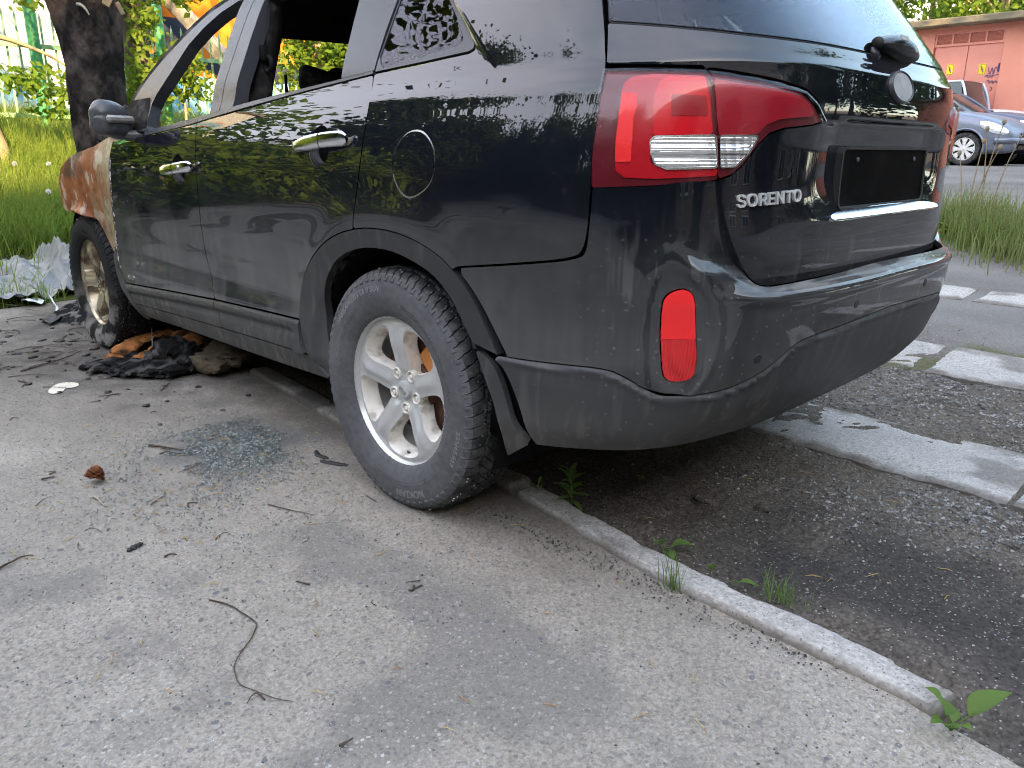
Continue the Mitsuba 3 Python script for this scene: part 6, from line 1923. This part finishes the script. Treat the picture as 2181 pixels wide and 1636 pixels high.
for i in range(0, 26, 4):
    put('limb', tube(curve([c[70 + i % 15], (c[70 + i % 15] + cl[i]) / 2, cl[i]], 8), np.linspace(.06, .015, 8), 7), 'bark_dark', True, BT)

# pale young tree left, inside the fence
k = thing('young_tree', 'slim pale-barked forked tree at the left edge, in front of the mural', 'tree')
b = np.array([7.6, .30, 1.0])
st = curve([b + [0, -.12, -.2], b + [0, .0, .35], b + [0, .14, .85], b + [0, .26, 1.6], b + [.1, .35, 3.2]], 30)
sv = tube(st, np.interp(np.linspace(0, 1, 30), [0, .3, 1], [.125, .11, .05]), 14)
sv.vertices = sv.vertices + (meshkit.fbm(np.asarray(sv.vertices) * 9, 3, 4)[:, None] - .5) * .035
put('trunk', sv, 'bark_pale', True, k)
put('limb', tube(curve([b + [0, .10, .78], b + [0, -.14, 1.12], b + [0, -.22, 1.6], b + [0, -.3, 2.6]], 14), np.linspace(.06, .025, 14), 10), 'bark_pale', True, k)
put('limb', tube(curve([b + [0, -.15, 1.1], b + [.0, -.55, 1.0], b + [.0, -.95, .78]], 10), np.linspace(.03, .008, 10), 8), 'bark_pale', True, k)


def spray(n, seed, boxes, size, mat, parent, name='leaf_spray'):
    r = RNG(seed)
    Vs, Fs, o = [], [], 0
    for (x, y, z, sx, sy, sz, w) in boxes:
        m = int(n * w)
        V, F, _ = leaf_cloud(m, int(r.integers(1e6)), (x, y, z), (sx, sy, sz), size, clumps=max(4, m // 9), shell=.05)
        Vs.append(V)
        Fs.append(F + o)
        o += len(V)
    return put(name, (np.vstack(Vs), np.vstack(Fs)), mat, False, parent)


spray(800, 5, [(7.5, -.20, 2.62, .35, .30, .25, .30), (7.5, .05, 1.72, .3, .45, .16, .22), (7.5, -.35, 1.55, .3, .35, .22, .28), (7.6, -.1, 3.2, .9, .9, .4, .5), (7.4, .45, 1.75, .3, .2, .16, .12)], .058, 'bush_leaf', k)
# leafy branches reaching in above the bonnet, and the thicket seen through the windows
k = thing('leaning_tree', 'grey-barked tree just right of the burnt trunk with sunlit leaves hanging down', 'tree')
put('trunk', tube(curve([(8.3, -1.55, .9), (8.2, -1.50, 1.9), (8.0, -1.35, 3.2), (7.9, -1.3, 4.4)], 16), np.linspace(.16, .10, 16), 12), 'bark_dark', True, k)
spray(1500, 7, [(7.6, -1.65, 2.85, .6, .5, .28, .35), (7.7, -1.35, 2.45, .5, .16, .4, .16), (7.7, -2.1, 3.15, .8, .6, .25, .3), (7.8, -1.32, 1.75, .4, .16, .4, .2)], .06, 'bush_leaf', k)
TH = [(8.0, -3.95, 2.6, .9, 'bark_pale'), (8.4, -4.35, 3.0, .9, 'bark_dark'), (7.6, -4.75, 2.4, .8, 'bark_pale'), (8.6, -5.3, 3.0, 1.2, 'bark_dark'), (8.2, -6.2, 3.0, 1.2, 'bark_pale'), (9.4, -7.6, 3.4, 1.5, 'bark_dark')]
for i, (x, y, h, rd, bk) in enumerate(TH):
    kk = thing('sapling', ['sunlit sapling with a thick pale stem, seen through the rear door window at its left', 'dark-stemmed sapling seen through the rear door window behind the pale one', 'thin reddish sapling stem in the middle of the rear door window', 'leafy sapling filling the right half of the rear door window', 'leafy sapling at the right end of the thicket behind the car', 'large leafy sapling furthest right in the thicket'][i], 'sapling')
    zz = float(lift(x, y))
    put('stem', tube(curve([(x, y, zz - .1), (x + .05, y + .10, zz + h * .4), (x, y + .22, zz + h)], 12), np.linspace(*((.10, .06) if i < 2 else (.035, .02)), 12), 9), bk, True, kk)
    put('branch', tube(curve([(x + .02, y + .06, zz + h * .25), (x - .2, y - .2, zz + h * .5), (x - .3, y - .3, zz + h * .8)], 10), np.linspace(.03, .008, 10), 7), bk, True, kk)
    spray(3400, 60 + i, [(x, y, zz + h * .55, rd * .8, rd * .75, h * .48, 1.0)], .062, 'bush_leaf', kk)
bsh = thing('low_bush', 'low bright green bush at the foot of the green fence behind the burnt trunk', 'bush')
spray(1000, 91, [(8.0, -1.95, 1.9, .3, .35, .35, .7), (8.0, -1.5, 1.6, .3, .2, .3, .3)], .055, 'bush_leaf', bsh, 'foliage')
put('stem', tube(curve([(8.0, -1.9, 1.0), (8.0, -1.92, 1.7), (8.0, -2.0, 2.2)], 8), np.linspace(.02, .008, 8), 6), 'bark_pale', True, bsh)

# ---------------------------------------------------------------- fence
scene['green_paint'] = two(prin(lambda p, n, uv: mix((.035, .21, .085), (.06, .30, .12), fbm(p.x * 7, p.y * 7, p.z * 7, 3)), .5))
scene['pale_green_paint'] = two(prin(lambda p, n, uv: mix((.16, .34, .19), (.26, .42, .26), fbm(p.x * 7, p.y * 7, p.z * 7, 3)), .5))
FX = 8.9
fz = float(lift(FX, 0.0))
fen = thing('green_fence', 'green metal picket fence with round posts in front of the mural', 'fence')
for y in (-6.9, -5.45, -4.02, -2.05, -.62, 1.2, 3.0):
    post = lathe([(0, 1.68), (.045, 1.68), (.06, 1.655), (.062, 1.60), (.062, -.3)], 20, 'z').apply_translation([FX - .02, y, fz - .02])
    put('post', post, 'green_paint', 40, fen)
for z in (.30, 1.06):
    put('rail', box(FX, -2.0, fz + z, .035, 11.4, .05), 'pale_green_paint', False, fen)
yy = 3.4
i = 0
while yy > -7.4:
    hh = 1.42 + .02 * math.sin(i * 1.7)
    pk = [box(FX + .03, yy, fz + hh / 2 - .05, .014, .022, hh), trimesh.Trimesh([(-.007, -.011, 0), (.007, -.011, 0), (.007, .011, 0), (-.007, .011, 0), (0, 0, .06)], [(0, 1, 4), (1, 2, 4), (2, 3, 4), (3, 0, 4)]).apply_translation([FX + .03, yy, fz + hh - .05])]
    put('picket', pk, 'pale_green_paint', False, fen)
    yy -= .125
    i += 1

# ---------------------------------------------------------------- painted wall behind the fence
def mural(p, n, uv):
    """Flat wall painting: white and blue clouds to the left, then orange fields, a navy field and a light blue band along the foot."""
    y, z = p.y, p.z
    f = fbm(y * 1.5, z * 2.2, 3, 4)
    g = fbm(y * 5, z * 9, 6, 3)
    sky = mix((.62, .64, .64), (.14, .33, .48), smoothstep(.50, .66, f + .12 * (g - .5)) * .9)
    sky = mix(sky, (.62, .33, .24), smoothstep(.66, .74, fbm(y * 3 + 8, z * 6, 1, 3)) * smoothstep(2.2, 2.6, z) * .8)
    right = smoothstep(-2.0, -2.2, y)
    band = mix((.16, .46, .66), (.42, .66, .76), fbm(y * 2, z * 3, 9, 3))
    band = mix(band, (.08, .24, .50), smoothstep(.57, .66, fbm(y * 2.4, z * 3.5, 4, 3)))
    org = mix((.46, .13, .015), (.60, .20, .03), g)
    navy = mix((.025, .03, .05), (.05, .055, .08), g)
    grey = mix((.22, .21, .19), (.36, .34, .31), g)
    up = dr.select(y > -2.72, grey, navy)
    up = dr.select((z < 2.62 - .42 * dr.abs(y + 3.15)) | ((y < -3.75) & (z > 2.45)) | ((y < -3.3) & (z > 3.05)), org, up)
    r_ = dr.select(z < 2.14 + .05 * dr.sin(y * 3), band, up)
    return mix(sky, r_, right)


scene['mural_paint'] = two(diff(mural))
WX = 11.8
wl = thing('mural_wall', 'wall painted with white and blue clouds and orange and navy fields behind the fence', 'wall')
put('wall', box(WX + .15, -2.0, 2.9, .3, 14.0, 4.4), 'mural_paint', False, wl)
put('coping', box(WX + .15, -2.0, 5.16, .42, 14.2, .12), 'concrete_mat', False, wl)
for pts, lab in (([(11.4, -2.55, 1.2), (11.4, -2.35, 4.6)], 'grey concrete pillar in front of the mural beside the burnt trunk'), ([(11.35, -4.75, 1.75), (11.35, -2.75, 3.75)], 'slanting grey concrete beam across the orange field of the mural')):
    a, b = np.array(pts[0]), np.array(pts[1])
    m = box(0, 0, 0, .22, .34 if pts[0][1] > -3 else .20, float(np.linalg.norm(b - a)), ch=.02)
    m.apply_transform(trimesh.geometry.align_vectors([0, 0, 1], (b - a) / np.linalg.norm(b - a)))
    m.apply_translation((a + b) / 2)
    tag(put('concrete_beam', m, 'concrete_mat'), lab, 'concrete beam')

# ---------------------------------------------------------------- substation building at the parking yard
GY0 = -23.5
scene['pink_wall'] = bump(lambda p, n, uv: .006 * fbm(p.x * 20, p.y * 20, p.z * 20, 3), diff(lambda p, n, uv: mix((.56, .22, .155), (.66, .29, .21), fbm(p.x * 1.5, p.y * 1.5, p.z * 1.5, 4))))
scene['pink_door'] = two(prin(lambda p, n, uv: mix((.50, .18, .125), (.58, .23, .17), fbm(p.x * 3, p.y * 3, p.z * 3, 4)), .5))
scene['roof_felt'] = bump(lambda p, n, uv: .03 * fbm(p.x * 8, p.y * 8, p.z * 8, 3), diff(lambda p, n, uv: mix((.07, .062, .05), (.30, .26, .17), fbm(p.x * 2.5, p.y * 2.5, p.z * 9, 4))))
scene['yellow_sign'] = two(diff((.72, .55, .03)))
scene['graffiti'] = two(diff((.10, .06, .14)))
sb = thing('substation', 'low pink plastered utility building with louvred double doors behind the parked cars', 'building')
H0, H1 = .6, 4.44
DX0, DX1 = 5.2, 7.0
put('wall', [box((DX1 + 22) / 2, GY0 - 2, (H0 + H1) / 2, 22 - DX1, 4, H1 - H0), box((DX0 - 9) / 2, GY0 - 2, (H0 + H1) / 2, DX0 + 9, 4, H1 - H0), box((DX0 + DX1) / 2, GY0 - 2, H1 - .07, DX1 - DX0, 4, .14)], 'pink_wall', False, sb)
rfk = put('roof', box(6.5, GY0 - 1.80, H1 + .09, 31.6, 4.8, .18, ch=.02), 'roof_felt', False, sb)
dz1, lz = H1 - .14, 3.95
for i, (a, b) in enumerate(((DX0 + .02, (DX0 + DX1) / 2 - .008), ((DX0 + DX1) / 2 + .008, DX1 - .02))):
    dk = put('door', box((a + b) / 2, GY0 - .10, (H0 + lz) / 2, b - a, .05, lz - H0, ch=.004), 'pink_door', False, sb)
    if i == 0:
        put('hinge', box(a + .03, GY0 - .06, 3.30, .04, .04, .22, ch=.005), 'graffiti', False, dk)
fr = put('door_frame', [box((DX0 + DX1) / 2, GY0 - .07, lz + .02, DX1 - DX0, .10, .06), box((DX0 + DX1) / 2, GY0 - .07, dz1 - .02, DX1 - DX0, .10, .05)] + [box(DX0 + (DX1 - DX0) * t, GY0 - .07, (lz + dz1) / 2, .045, .09, dz1 - lz) for t in (.017, .26, .5, .74, .983)], 'pink_door', False, sb)
put('dark_opening', box((DX0 + DX1) / 2, GY0 - .16, (lz + dz1) / 2, DX1 - DX0, .02, dz1 - lz), 'graffiti', False, sb)
for j in range(4):
    for q_ in range(8):
        a = DX0 + (DX1 - DX0) * (.017 + .2415 * j) + .02
        put('louvre_slat', box(a + (DX1 - DX0) * .1208 - .018, GY0 - .075, lz + .075 + q_ * (dz1 - lz - .12) / 7.4, (DX1 - DX0) * .2415 - .045, .06, .008, rx=.7), 'pink_door', False, sb)
for x, z, lab in ((6.50, 3.32, 'yellow warning sign on the left leaf of the substation doors'), (5.66, 3.28, 'yellow warning sign on the right leaf of the substation doors')):
    s = thing('warning_sign', lab, 'sign')
    put('plate', box(x, GY0 - .068, z, .20, .006, .28), 'yellow_sign', False, s)
    put('border', [box(x, GY0 - .063, z + .126 * e, .18, .003, .010) for e in (1, -1)] + [box(x + .088 * e, GY0 - .063, z, .010, .003, .24) for e in (1, -1)], 'graffiti', False, s)
    put('bolt_mark', [box(x + .018, GY0 - .062, z + .045, .026, .003, .10, ry=.5), box(x - .012, GY0 - .0615, z - .045, .024, .003, .10, ry=.5), box(x, GY0 - .061, z - .002, .07, .003, .016, ry=-.4)], 'graffiti', False, s)
gf = thing('graffiti', 'dark scrawled graffiti on the right leaf of the substation doors', 'graffiti')
for i, (pts) in enumerate(([(3.98, 2.18), (3.94, 2.05), (3.91, 2.17), (3.88, 2.05), (3.85, 2.18), (3.81, 2.10)], [(4.02, 2.00), (3.98, 2.03), (3.97, 1.98)], [(3.95, 1.98), (3.93, 2.03), (3.90, 1.98), (3.88, 2.03)], [(3.98, 1.90), (3.94, 1.93), (3.92, 1.87), (3.88, 1.92), (3.86, 1.86), (3.82, 1.91), (3.79, 1.87)], [(3.90, 1.80), (3.86, 1.76), (3.90, 1.72)], [(3.90, 2.02), (3.76, 2.03)])):
    c = curve([(5.39 + (a - 3.90) * 1.42, GY0 - .070, 3.05 + (b - 1.98) * 1.35) for a, b in pts], 24)
    put('stroke', tube(c, .012, 5), 'graffiti', True, gf)
r = RNG(6)
for i in range(5):
    x = 1.5 + i * 2.9
    tree('background_tree', 'bright leafy tree behind the substation roof, ' + ['rightmost of five', 'fourth of five from the left', 'middle one of five', 'second of five from the left', 'leftmost of five'][i], x, GY0 - 7.5 - (i % 2), 9.5, 2.6, 8000, .15, 200 + i, 'bush_leaf', 'bark_pale', crown_z=.55)
bw = thing('white_house', 'white house glimpsed through the leaves above the substation roof', 'house')
scene['white_wall'] = two(diff((.75, .74, .72)))
put('wall', box(12, GY0 - 24, 4.5, 16, 5, 9), 'white_wall', False, bw)
put('roof', box(12, GY0 - 24, 9.15, 16.6, 5.6, .3), 'roof_felt', False, bw)

# ---------------------------------------------------------------- parked cars in the yard
def auto_paint(c):
    return two({'type': 'principled', 'base_color': {'type': 'rgb', 'value': list(c)}, 'roughness': .28, 'metallic': .25, 'specular': .5, 'clearcoat': .8, 'clearcoat_gloss': .93})


scene['blue_grey_paint'] = auto_paint((.15, .17, .22))
scene['dark_paint'] = auto_paint((.07, .08, .11))
scene['silver_paint'] = auto_paint((.50, .52, .58))
scene['far_glass'] = two({'type': 'roughplastic', 'alpha': .03, 'int_ior': 1.7, 'diffuse_reflectance': rgb(.02, .03, .035)})
scene['hubcap_mat'] = two(prin((.62, .63, .63), .4, metal=.2))
scene['lamp_glass'] = two(prin((.62, .66, .70), .12, metal=.3, coat=1))
scene['plate_white'] = two(diff((.72, .72, .70)))


def loft(stations, n=22):
    """Body from stations (x, half width, [(y fraction, z) ...]); lower side, waist, roof given as polylines."""
    rows = []
    for x, w, pts in stations:
        p = np.array([(a * w, b) for a, b in pts])
        L = np.concatenate([[0], np.cumsum(np.linalg.norm(np.diff(p, axis=0), axis=1))])
        f = PchipInterpolator(L, p)
        rows.append(np.stack([np.full(n, x), f(np.linspace(0, L[-1], n))[:, 0], f(np.linspace(0, L[-1], n))[:, 1]], -1))
    R = np.array(rows)
    x = np.linspace(0, 1, len(R))
    fi = PchipInterpolator(x, R.reshape(len(R), -1))
    R = fi(np.linspace(0, 1, len(R) * 5)).reshape(-1, n, 3)
    full = np.concatenate([R[:, ::1], (R * [1, -1, 1])[:, ::-1][:, 1:]], 1)
    return full


def small_car(label, paint, X, Y, rz, hood=.98, roof=1.55, L=4.08, group=None, boxy=0.0, hub=True, glass='far_glass', name='parked_car'):
    """Hatchback, x forward from its rear axle; parts: body, cabin glass, lamps, bumper trim, grille, wheels."""
    k = thing(name, label, 'car', group)
    wb = L * .635
    z0 = float(lift(X, Y))
    M = rot(rz, [0, 0, 1])
    M[:3, 3] = X, Y, z0

    def P(nm, m, mat, sm=False, parent=None):
        return put(nm, place(m, M), mat, sm, parent or k)

    w = .845
    sec = lambda zb, zw, zt, tw: [(.80, zb), (.97, zb + .06), (1.0, (zb + zw) / 2), (.985, zw - .08), (.93, zw), (tw, zt), (tw * .55, zt + .02), (0, zt + .03)]
    nose = wb + .80
    st = [(-.62, w * .86, sec(.34, .95, .98, .80)), (-.5, w * .95, sec(.26, .98, 1.02, .82)), (0, w, sec(.22, .98, 1.03, .84)), (wb * .5, w, sec(.20, .96, 1.01, .84)), (wb * .82, w, sec(.21, hood - .02, hood + .03, .80)),
          (wb + .15, w * .985, sec(.22, hood - .10, hood - .05, .74)), (wb + .50, w * .93, sec(.22, hood - .24, hood - .17, .70)), (wb + .70, w * .80, sec(.24, hood - .36, hood - .30, .66)), (nose, w * .60, sec(.30, hood - .48, hood - .44, .62))]
    body = loft(st)
    bm = grid_mesh(body)
    # cut round wheel openings by dropping faces near the axles
    c = bm.triangles_center
    out = np.ones(len(c), bool)
    for ax in (0, wb):
        out &= ~((np.hypot(c[:, 0] - ax, c[:, 2] - .31) < .355) & (np.abs(c[:, 1]) > .55))
    bm.update_faces(out)
    body_k = P('body', bm, paint, 40)
    arches = [lathe([(.352, .845), (.372, .862), (.385, .850), (.385, .60)], 48).apply_translation([ax, 0, .31]) for ax in (0, wb)]
    arches += [mirror_y(a) for a in arches]
    for a in arches:
        keep = a.triangles_center[:, 2] > .24
        a.update_faces(keep)
        P('wheel_arch', a, paint, 40)
    for ax in (0, wb):
        P('wheel_housing', lathe([(.36, .80), (.36, .45), (.01, .45)], 32).apply_translation([ax, 0, .31]), 'underbody')
        P('wheel_housing', mirror_y(lathe([(.36, .80), (.36, .45), (.01, .45)], 32)).apply_translation([ax, 0, .31]), 'underbody')
    # cabin: pillars and roof as the painted shell, glass set flush
    xw0, xw1 = wb * .71, wb * (.36 + .20 * boxy)
    xr1, xr0 = -.30, -.56
    zb, wr = hood + .02, .60 + .06 * boxy
    wbk = .74
    A = lambda x, s, z, ww: (x, s * ww, z)
    quad = lambda *p: trimesh.Trimesh(list(p), [(0, 1, 2), (0, 2, 3)], process=False)
    xs_ = np.linspace(xr1, xw1, 14)
    ysr = np.linspace(-1, 1, 13)
    RX, RY = np.meshgrid(xs_, ysr, indexing='ij')
    RZ = roof - .05 * ((RX - xs_.mean()) / (xs_[-1] - xs_[0]) * 2) ** 2 * (1 - .5 * boxy) - .05 * np.abs(RY) ** 3
    P('roof', grid_mesh(np.stack([RX, RY * wr, RZ], -1)), paint, True)
    zr_f, zr_r = roof - .05 * (1 - .5 * boxy) - .03, roof - .05 * (1 - .5 * boxy) - .03
    t_ = np.linspace(0, 1, 8)
    wy = np.linspace(-1, 1, 13)
    WT, WY = np.meshgrid(t_, wy, indexing='ij')
    ww = wbk + (wr - wbk) * WT
    wxx = xw0 + (xw1 - xw0) * WT - .16 * np.abs(WY) ** 2.2 * (1 - WT)
    wzz = zb + (zr_f + .02 - zb) * WT
    P('windscreen', grid_mesh(np.stack([wxx, WY * ww * .985, wzz], -1)), glass, True)
    P('windscreen_base', tube(np.stack([wxx[0], WY[0] * wbk, wzz[0] - .005], -1), .022, 6), 'matte_black', True)
    P('wiper', tube([(xw0 - .02, .45, zb + .03), (xw0 - .06, -.1, zb + .055)], .012, 5), 'matte_black', True)
    for s in (1, -1):
        P('pillar', tube(curve([(xw0 - .17, s * wbk, zb - .01), ((xw0 + xw1) / 2 - .05, s * (wbk + wr) / 2 * 1.01, (zb + zr_f) / 2 + .015), (xw1, s * wr, zr_f + .01)], 8), .034, 7), paint, True)
        P('pillar', tube([(xr0, s * wbk * .98, zb - .01), (xr1, s * wr, zr_r + .01)], .06, 7), paint, True)
        P('roof_rail', tube([(xr1, s * wr, zr_r + .012), (xw1, s * wr, zr_f + .012)], .03, 7), paint, True)
        xm = wb * .30
        P('side_window', quad(A(xm + .03, s, zb, wbk * .995), A(xw0 - .22, s, zb, wbk * .995), A(xw1 - .03, s, zr_f, wr * .99), A(xm + .03, s, zr_f, wr * .99)), glass)
        P('side_window', quad(A(xr0 + .06, s, zb, wbk * .99), A(xm - .03, s, zb, wbk * .995), A(xm - .03, s, zr_f, wr * .99), A(xr1 + .05, s, zr_r, wr * .99)), glass)
        P('pillar', tube([(xm, s * wbk, zb - .01), (xm, s * wr, zr_f)], .035, 6), 'matte_black', True)
        # headlamp wrapped on the wing
        hl = []
        for u in np.linspace(0, 1, 14):
            x = wb + .22 + .46 * u
            i = np.argmin(np.abs(body[:, 0, 0] - x))
            half = body[i][:body.shape[1] // 2]
            order = np.argsort(half[:, 2])
            zc = hood - .20 - .17 * u
            hw = .085 * math.sin(math.pi * min(.12 + .80 * u, 1)) ** .7
            row = []
            for t in (-1, -.5, 0, .5, 1):
                zz = zc + hw * t
                yy = np.interp(zz, half[order, 2], half[order, 1])
                row.append([x + .012 + .006 * (1 - t * t), s * (yy + .010 + .012 * (1 - t * t)), zz])
            hl.append(row)
        P('headlamp', grid_mesh(np.array(hl)), 'lamp_glass', True)
        mk_ = box(xw0 - .30, s * (wbk + .14), zb + .07, .10, .18, .13, ch=.03)
        P('door_mirror', mk_, paint, 30)
        P('fog_recess', xf(lathe([(0, .005), (.055, .005), (.062, -.01)], 20, 'z'), trimesh.geometry.align_vectors([0, 0, 1], [.88, s * .45, .05])).apply_translation([nose - .055, s * .50, .36]), 'matte_black', 30)
    P('front_bumper', tube(curve([(wb + .52, .80, .46), (nose - .05, .56, .46), (nose + .02, .2, .46), (nose + .02, -.2, .46), (nose - .05, -.56, .46), (wb + .52, -.80, .46)], 24), .058, 10), paint, True)
    gr = P('grille', box(nose - .025, 0, hood - .42, .05, .62, .09, ch=.01), 'matte_black')
    for q_ in range(3):
        P('grille_bar', box(nose + .004, 0, hood - .45 + q_ * .03, .012, .60, .010), 'satin_chrome')
    P('badge', xf(lathe([(0, .012), (.05, .010), (.058, 0)], 24, 'z'), trimesh.geometry.align_vectors([0, 0, 1], [1, 0, .25])).apply_translation([nose + .01, 0, hood - .40]), 'satin_chrome', 30)
    P('air_intake', box(nose - .01, 0, .34, .05, .80, .09, ch=.01), 'matte_black')
    P('licence_plate', box(nose + .05, 0, .46, .012, .52, .112, ch=.003), 'plate_white')
    for ax in (0, wb):
        for s in (1, -1):
            tyre = lathe([(.20, .05), (.215, .085), (.25, .098), (.29, .092), (.306, .07), (.310, 0), (.306, -.07), (.29, -.09), (.2, -.09)], 48)
            Wm = np.eye(4) if s > 0 else np.diag([1.0, -1, 1, 1])
            Wm[:3, 3] = ax, s * .735, .31
            wk_ = P('wheel', place(tyre, Wm), 'tyre_tread', 30)
            P('rim', place(lathe([(0, .045), (.205, .05), (.215, .07)], 40), Wm), 'matte_black', 30, wk_)
            for i in range(8):
                blade = Polygon([(.05, -.022), (.13, -.034), (.185, -.055), (.198, 0), (.185, .055), (.13, .034), (.05, .022)])
                b = prism(rounded(blade, .008), .010, 0)
                b.apply_transform(rot(i * math.pi / 4, [0, 0, 1]))
                b.apply_transform(np.array([[1.0, 0, 0, 0], [0, 0, 1, .068], [0, 1, 0, 0], [0, 0, 0, 1]]))
                P('hubcap_blade', place(b, Wm), 'hubcap_mat', 30, wk_)
            P('hubcap', place(lathe([(0, .085), (.035, .083), (.052, .074), (.056, .06)], 24), Wm), 'hubcap_mat', 40, wk_)
            P('hubcap_rim', place(lathe([(.196, .068), (.200, .078), (.212, .076), (.216, .066)], 40), Wm), 'hubcap_mat', 40, wk_)
    return k


HD = math.pi - .10
def park(lab, paint, wx, wy, side, **kw):
    """Park so that the front wheel on the given side stands at (wx, wy)."""
    L = kw.get('L', 4.08)
    wb = L * .635
    d = np.array([math.cos(HD), math.sin(HD)])
    n = np.array([-math.sin(HD), math.cos(HD)])
    p = np.array([wx, wy]) - d * wb - n * side * .735
    return small_car(lab, paint, p[0], p[1], HD, **kw)


park('blue-grey hatchback nearest of the three parked cars, its front wheel in view', 'blue_grey_paint', 3.29, -15.17, -1, hood=.98, roof=1.55)
park('dark grey car parked between the blue-grey hatchback and the silver one', 'dark_paint', 3.4, -18.3, -1, hood=1.08, roof=1.66)
park('silver boxy car with roof rails parked furthest back by the substation', 'silver_paint', 4.3, -21.4, -1, hood=1.30, roof=2.12, boxy=1.0, L=4.4)

# ---------------------------------------------------------------- behind the camera: what the paintwork mirrors and what throws the shade
scene['brick_wall'] = two(diff(lambda p, n, uv: mix((.22, .17, .14), (.32, .26, .21), fbm(p.x * .8, p.y * .8, p.z * .8, 3))))
scene['block_glass'] = two({'type': 'roughplastic', 'alpha': .05, 'int_ior': 1.6, 'diffuse_reflectance': rgb(.03, .035, .04)})
BX, BH = -22.0, 15.7
ab = thing('apartment_block', 'five-storey brick apartment block behind the viewer, mirrored in the tailgate', 'building')
put('wall', box(BX - 6, 14.0, BH / 2 - .5, 12, 82, BH + 1), 'brick_wall', False, ab)
put('roof', box(BX - 6, 14.0, BH + .62, 12.6, 82.6, .24), 'roof_felt', False, ab)
for fl_ in range(5):
    for i in range(16):
        y = -25.2 + i * 3.25
        wk_ = put('window', box(BX + .02, y, 1.9 + fl_ * 3.1, .10, 1.7, 1.6), 'white_wall', False, ab)
        put('pane', [box(BX + .075, y - .40, 1.9 + fl_ * 3.1, .02, .72, 1.44), box(BX + .075, y + .40, 1.9 + fl_ * 3.1, .02, .72, 1.44)], 'block_glass', False, wk_)
spots = [(-13, 16, 8.5, 3.0), (-8.5, 18, 10, 3.4), (-4.5, 16, 8.0, 3.0), (-.5, 18, 9.5, 3.3), (3.5, 15.5, 9.0, 3.2), (7.5, 17, 8.5, 3.0), (9.5, 10.5, 7.0, 2.6), (12.5, 16, 9.5, 3.2), (-17, 22, 11, 3.8), (14, 11, 8.0, 3.0), (-16, 11, 7.5, 2.4), (-17.5, -8, 7.0, 2.2), (-10, -17, 12.5, 3.8), (-14, -13.5, 13.0, 3.4), (-18.5, 2.0, 6.0, 1.8)]
for i, (x, y, h, rd) in enumerate(spots):
    tree('yard_tree', 'dark leafy tree behind the viewer, mirrored in the black paint', x, y, h, rd, 14000, .22, 300 + i, 'tree_leaf', 'bark_dark', group='trees behind the viewer', crown_z=.50, rz=h * .48)
for i, (x, y, h, rd, lab) in enumerate(((7.2, 3.1, 2.3, .9, 'bright shrub on the bank left of the frame, closest to the tarpaulin'), (8.2, 4.3, 2.6, 1.1, 'bright shrub on the yard edge beside the one closest to the tarpaulin'), (8.4, 6.0, 2.7, 1.2, 'third shrub along the yard edge left of the view'),
                                        (8.6, 8.0, 2.9, 1.3, 'fourth shrub along the yard edge left of the view'), (7.8, 10.2, 3.0, 1.4, 'last and largest shrub along the yard edge left of the view'), (11.0, 5.2, 3.6, 1.6, 'tall shrub standing behind the row along the yard edge'))):
    kk = thing('shrub', lab, 'shrub')
    zz = float(lift(x, y))
    V, F, cl = leaf_cloud(3600, 700 + i, (x, y, zz + h * .46), (rd, rd, h * .52), .12, clumps=22)
    put('foliage', (V, F), 'bush_leaf' if i < 3 else 'tree_leaf', False, kk)
    put('stem', tube(curve([(x, y, zz - .1), (x + .05, y, zz + h * .4), (x, y + .1, zz + h * .8)], 8), np.linspace(.04, .012, 8), 7), 'bark_dark', True, kk)
hb = thing('hedge', 'long dark hedge along the far edge of the yard behind the viewer', 'hedge')
Vh, Fh, oh = [], [], 0
for i in range(15):
    V, F, _ = leaf_cloud(2600, 500 + i, (-17 + 2.3 * i, 15.2 + .6 * math.sin(i * 1.9) - max(0, i - 10) ** 1.6 * .55, 1.4 + .25 * math.sin(i * 2.7)), (1.8, 1.3, 1.8), .20, clumps=18)
    Vh.append(V), Fh.append(F + oh)
    oh += len(V)
put('foliage', (np.vstack(Vh), np.vstack(Fh)), 'tree_leaf', False, hb)
put('stem', tube([(-18, 15.2, .35), (-2, 15.2, .45), (8, 15.0, .4), (15, 10.5, .35)], .06, 6), 'bark_dark', True, hb)
for i, (x, y, h, rd) in enumerate([(-9, -26, 9, 3), (-14, -20, 8, 2.6), (24, -12, 12, 4), (22, -4, 11, 4), (20, 6, 10, 3.5)]):
    tree('far_tree', 'leafy tree standing further off round the yard', x, y, h, rd, 2600, .28, 400 + i, 'bush_leaf' if x > 0 else 'tree_leaf', 'bark_dark', group='trees further off', crown_z=.58)
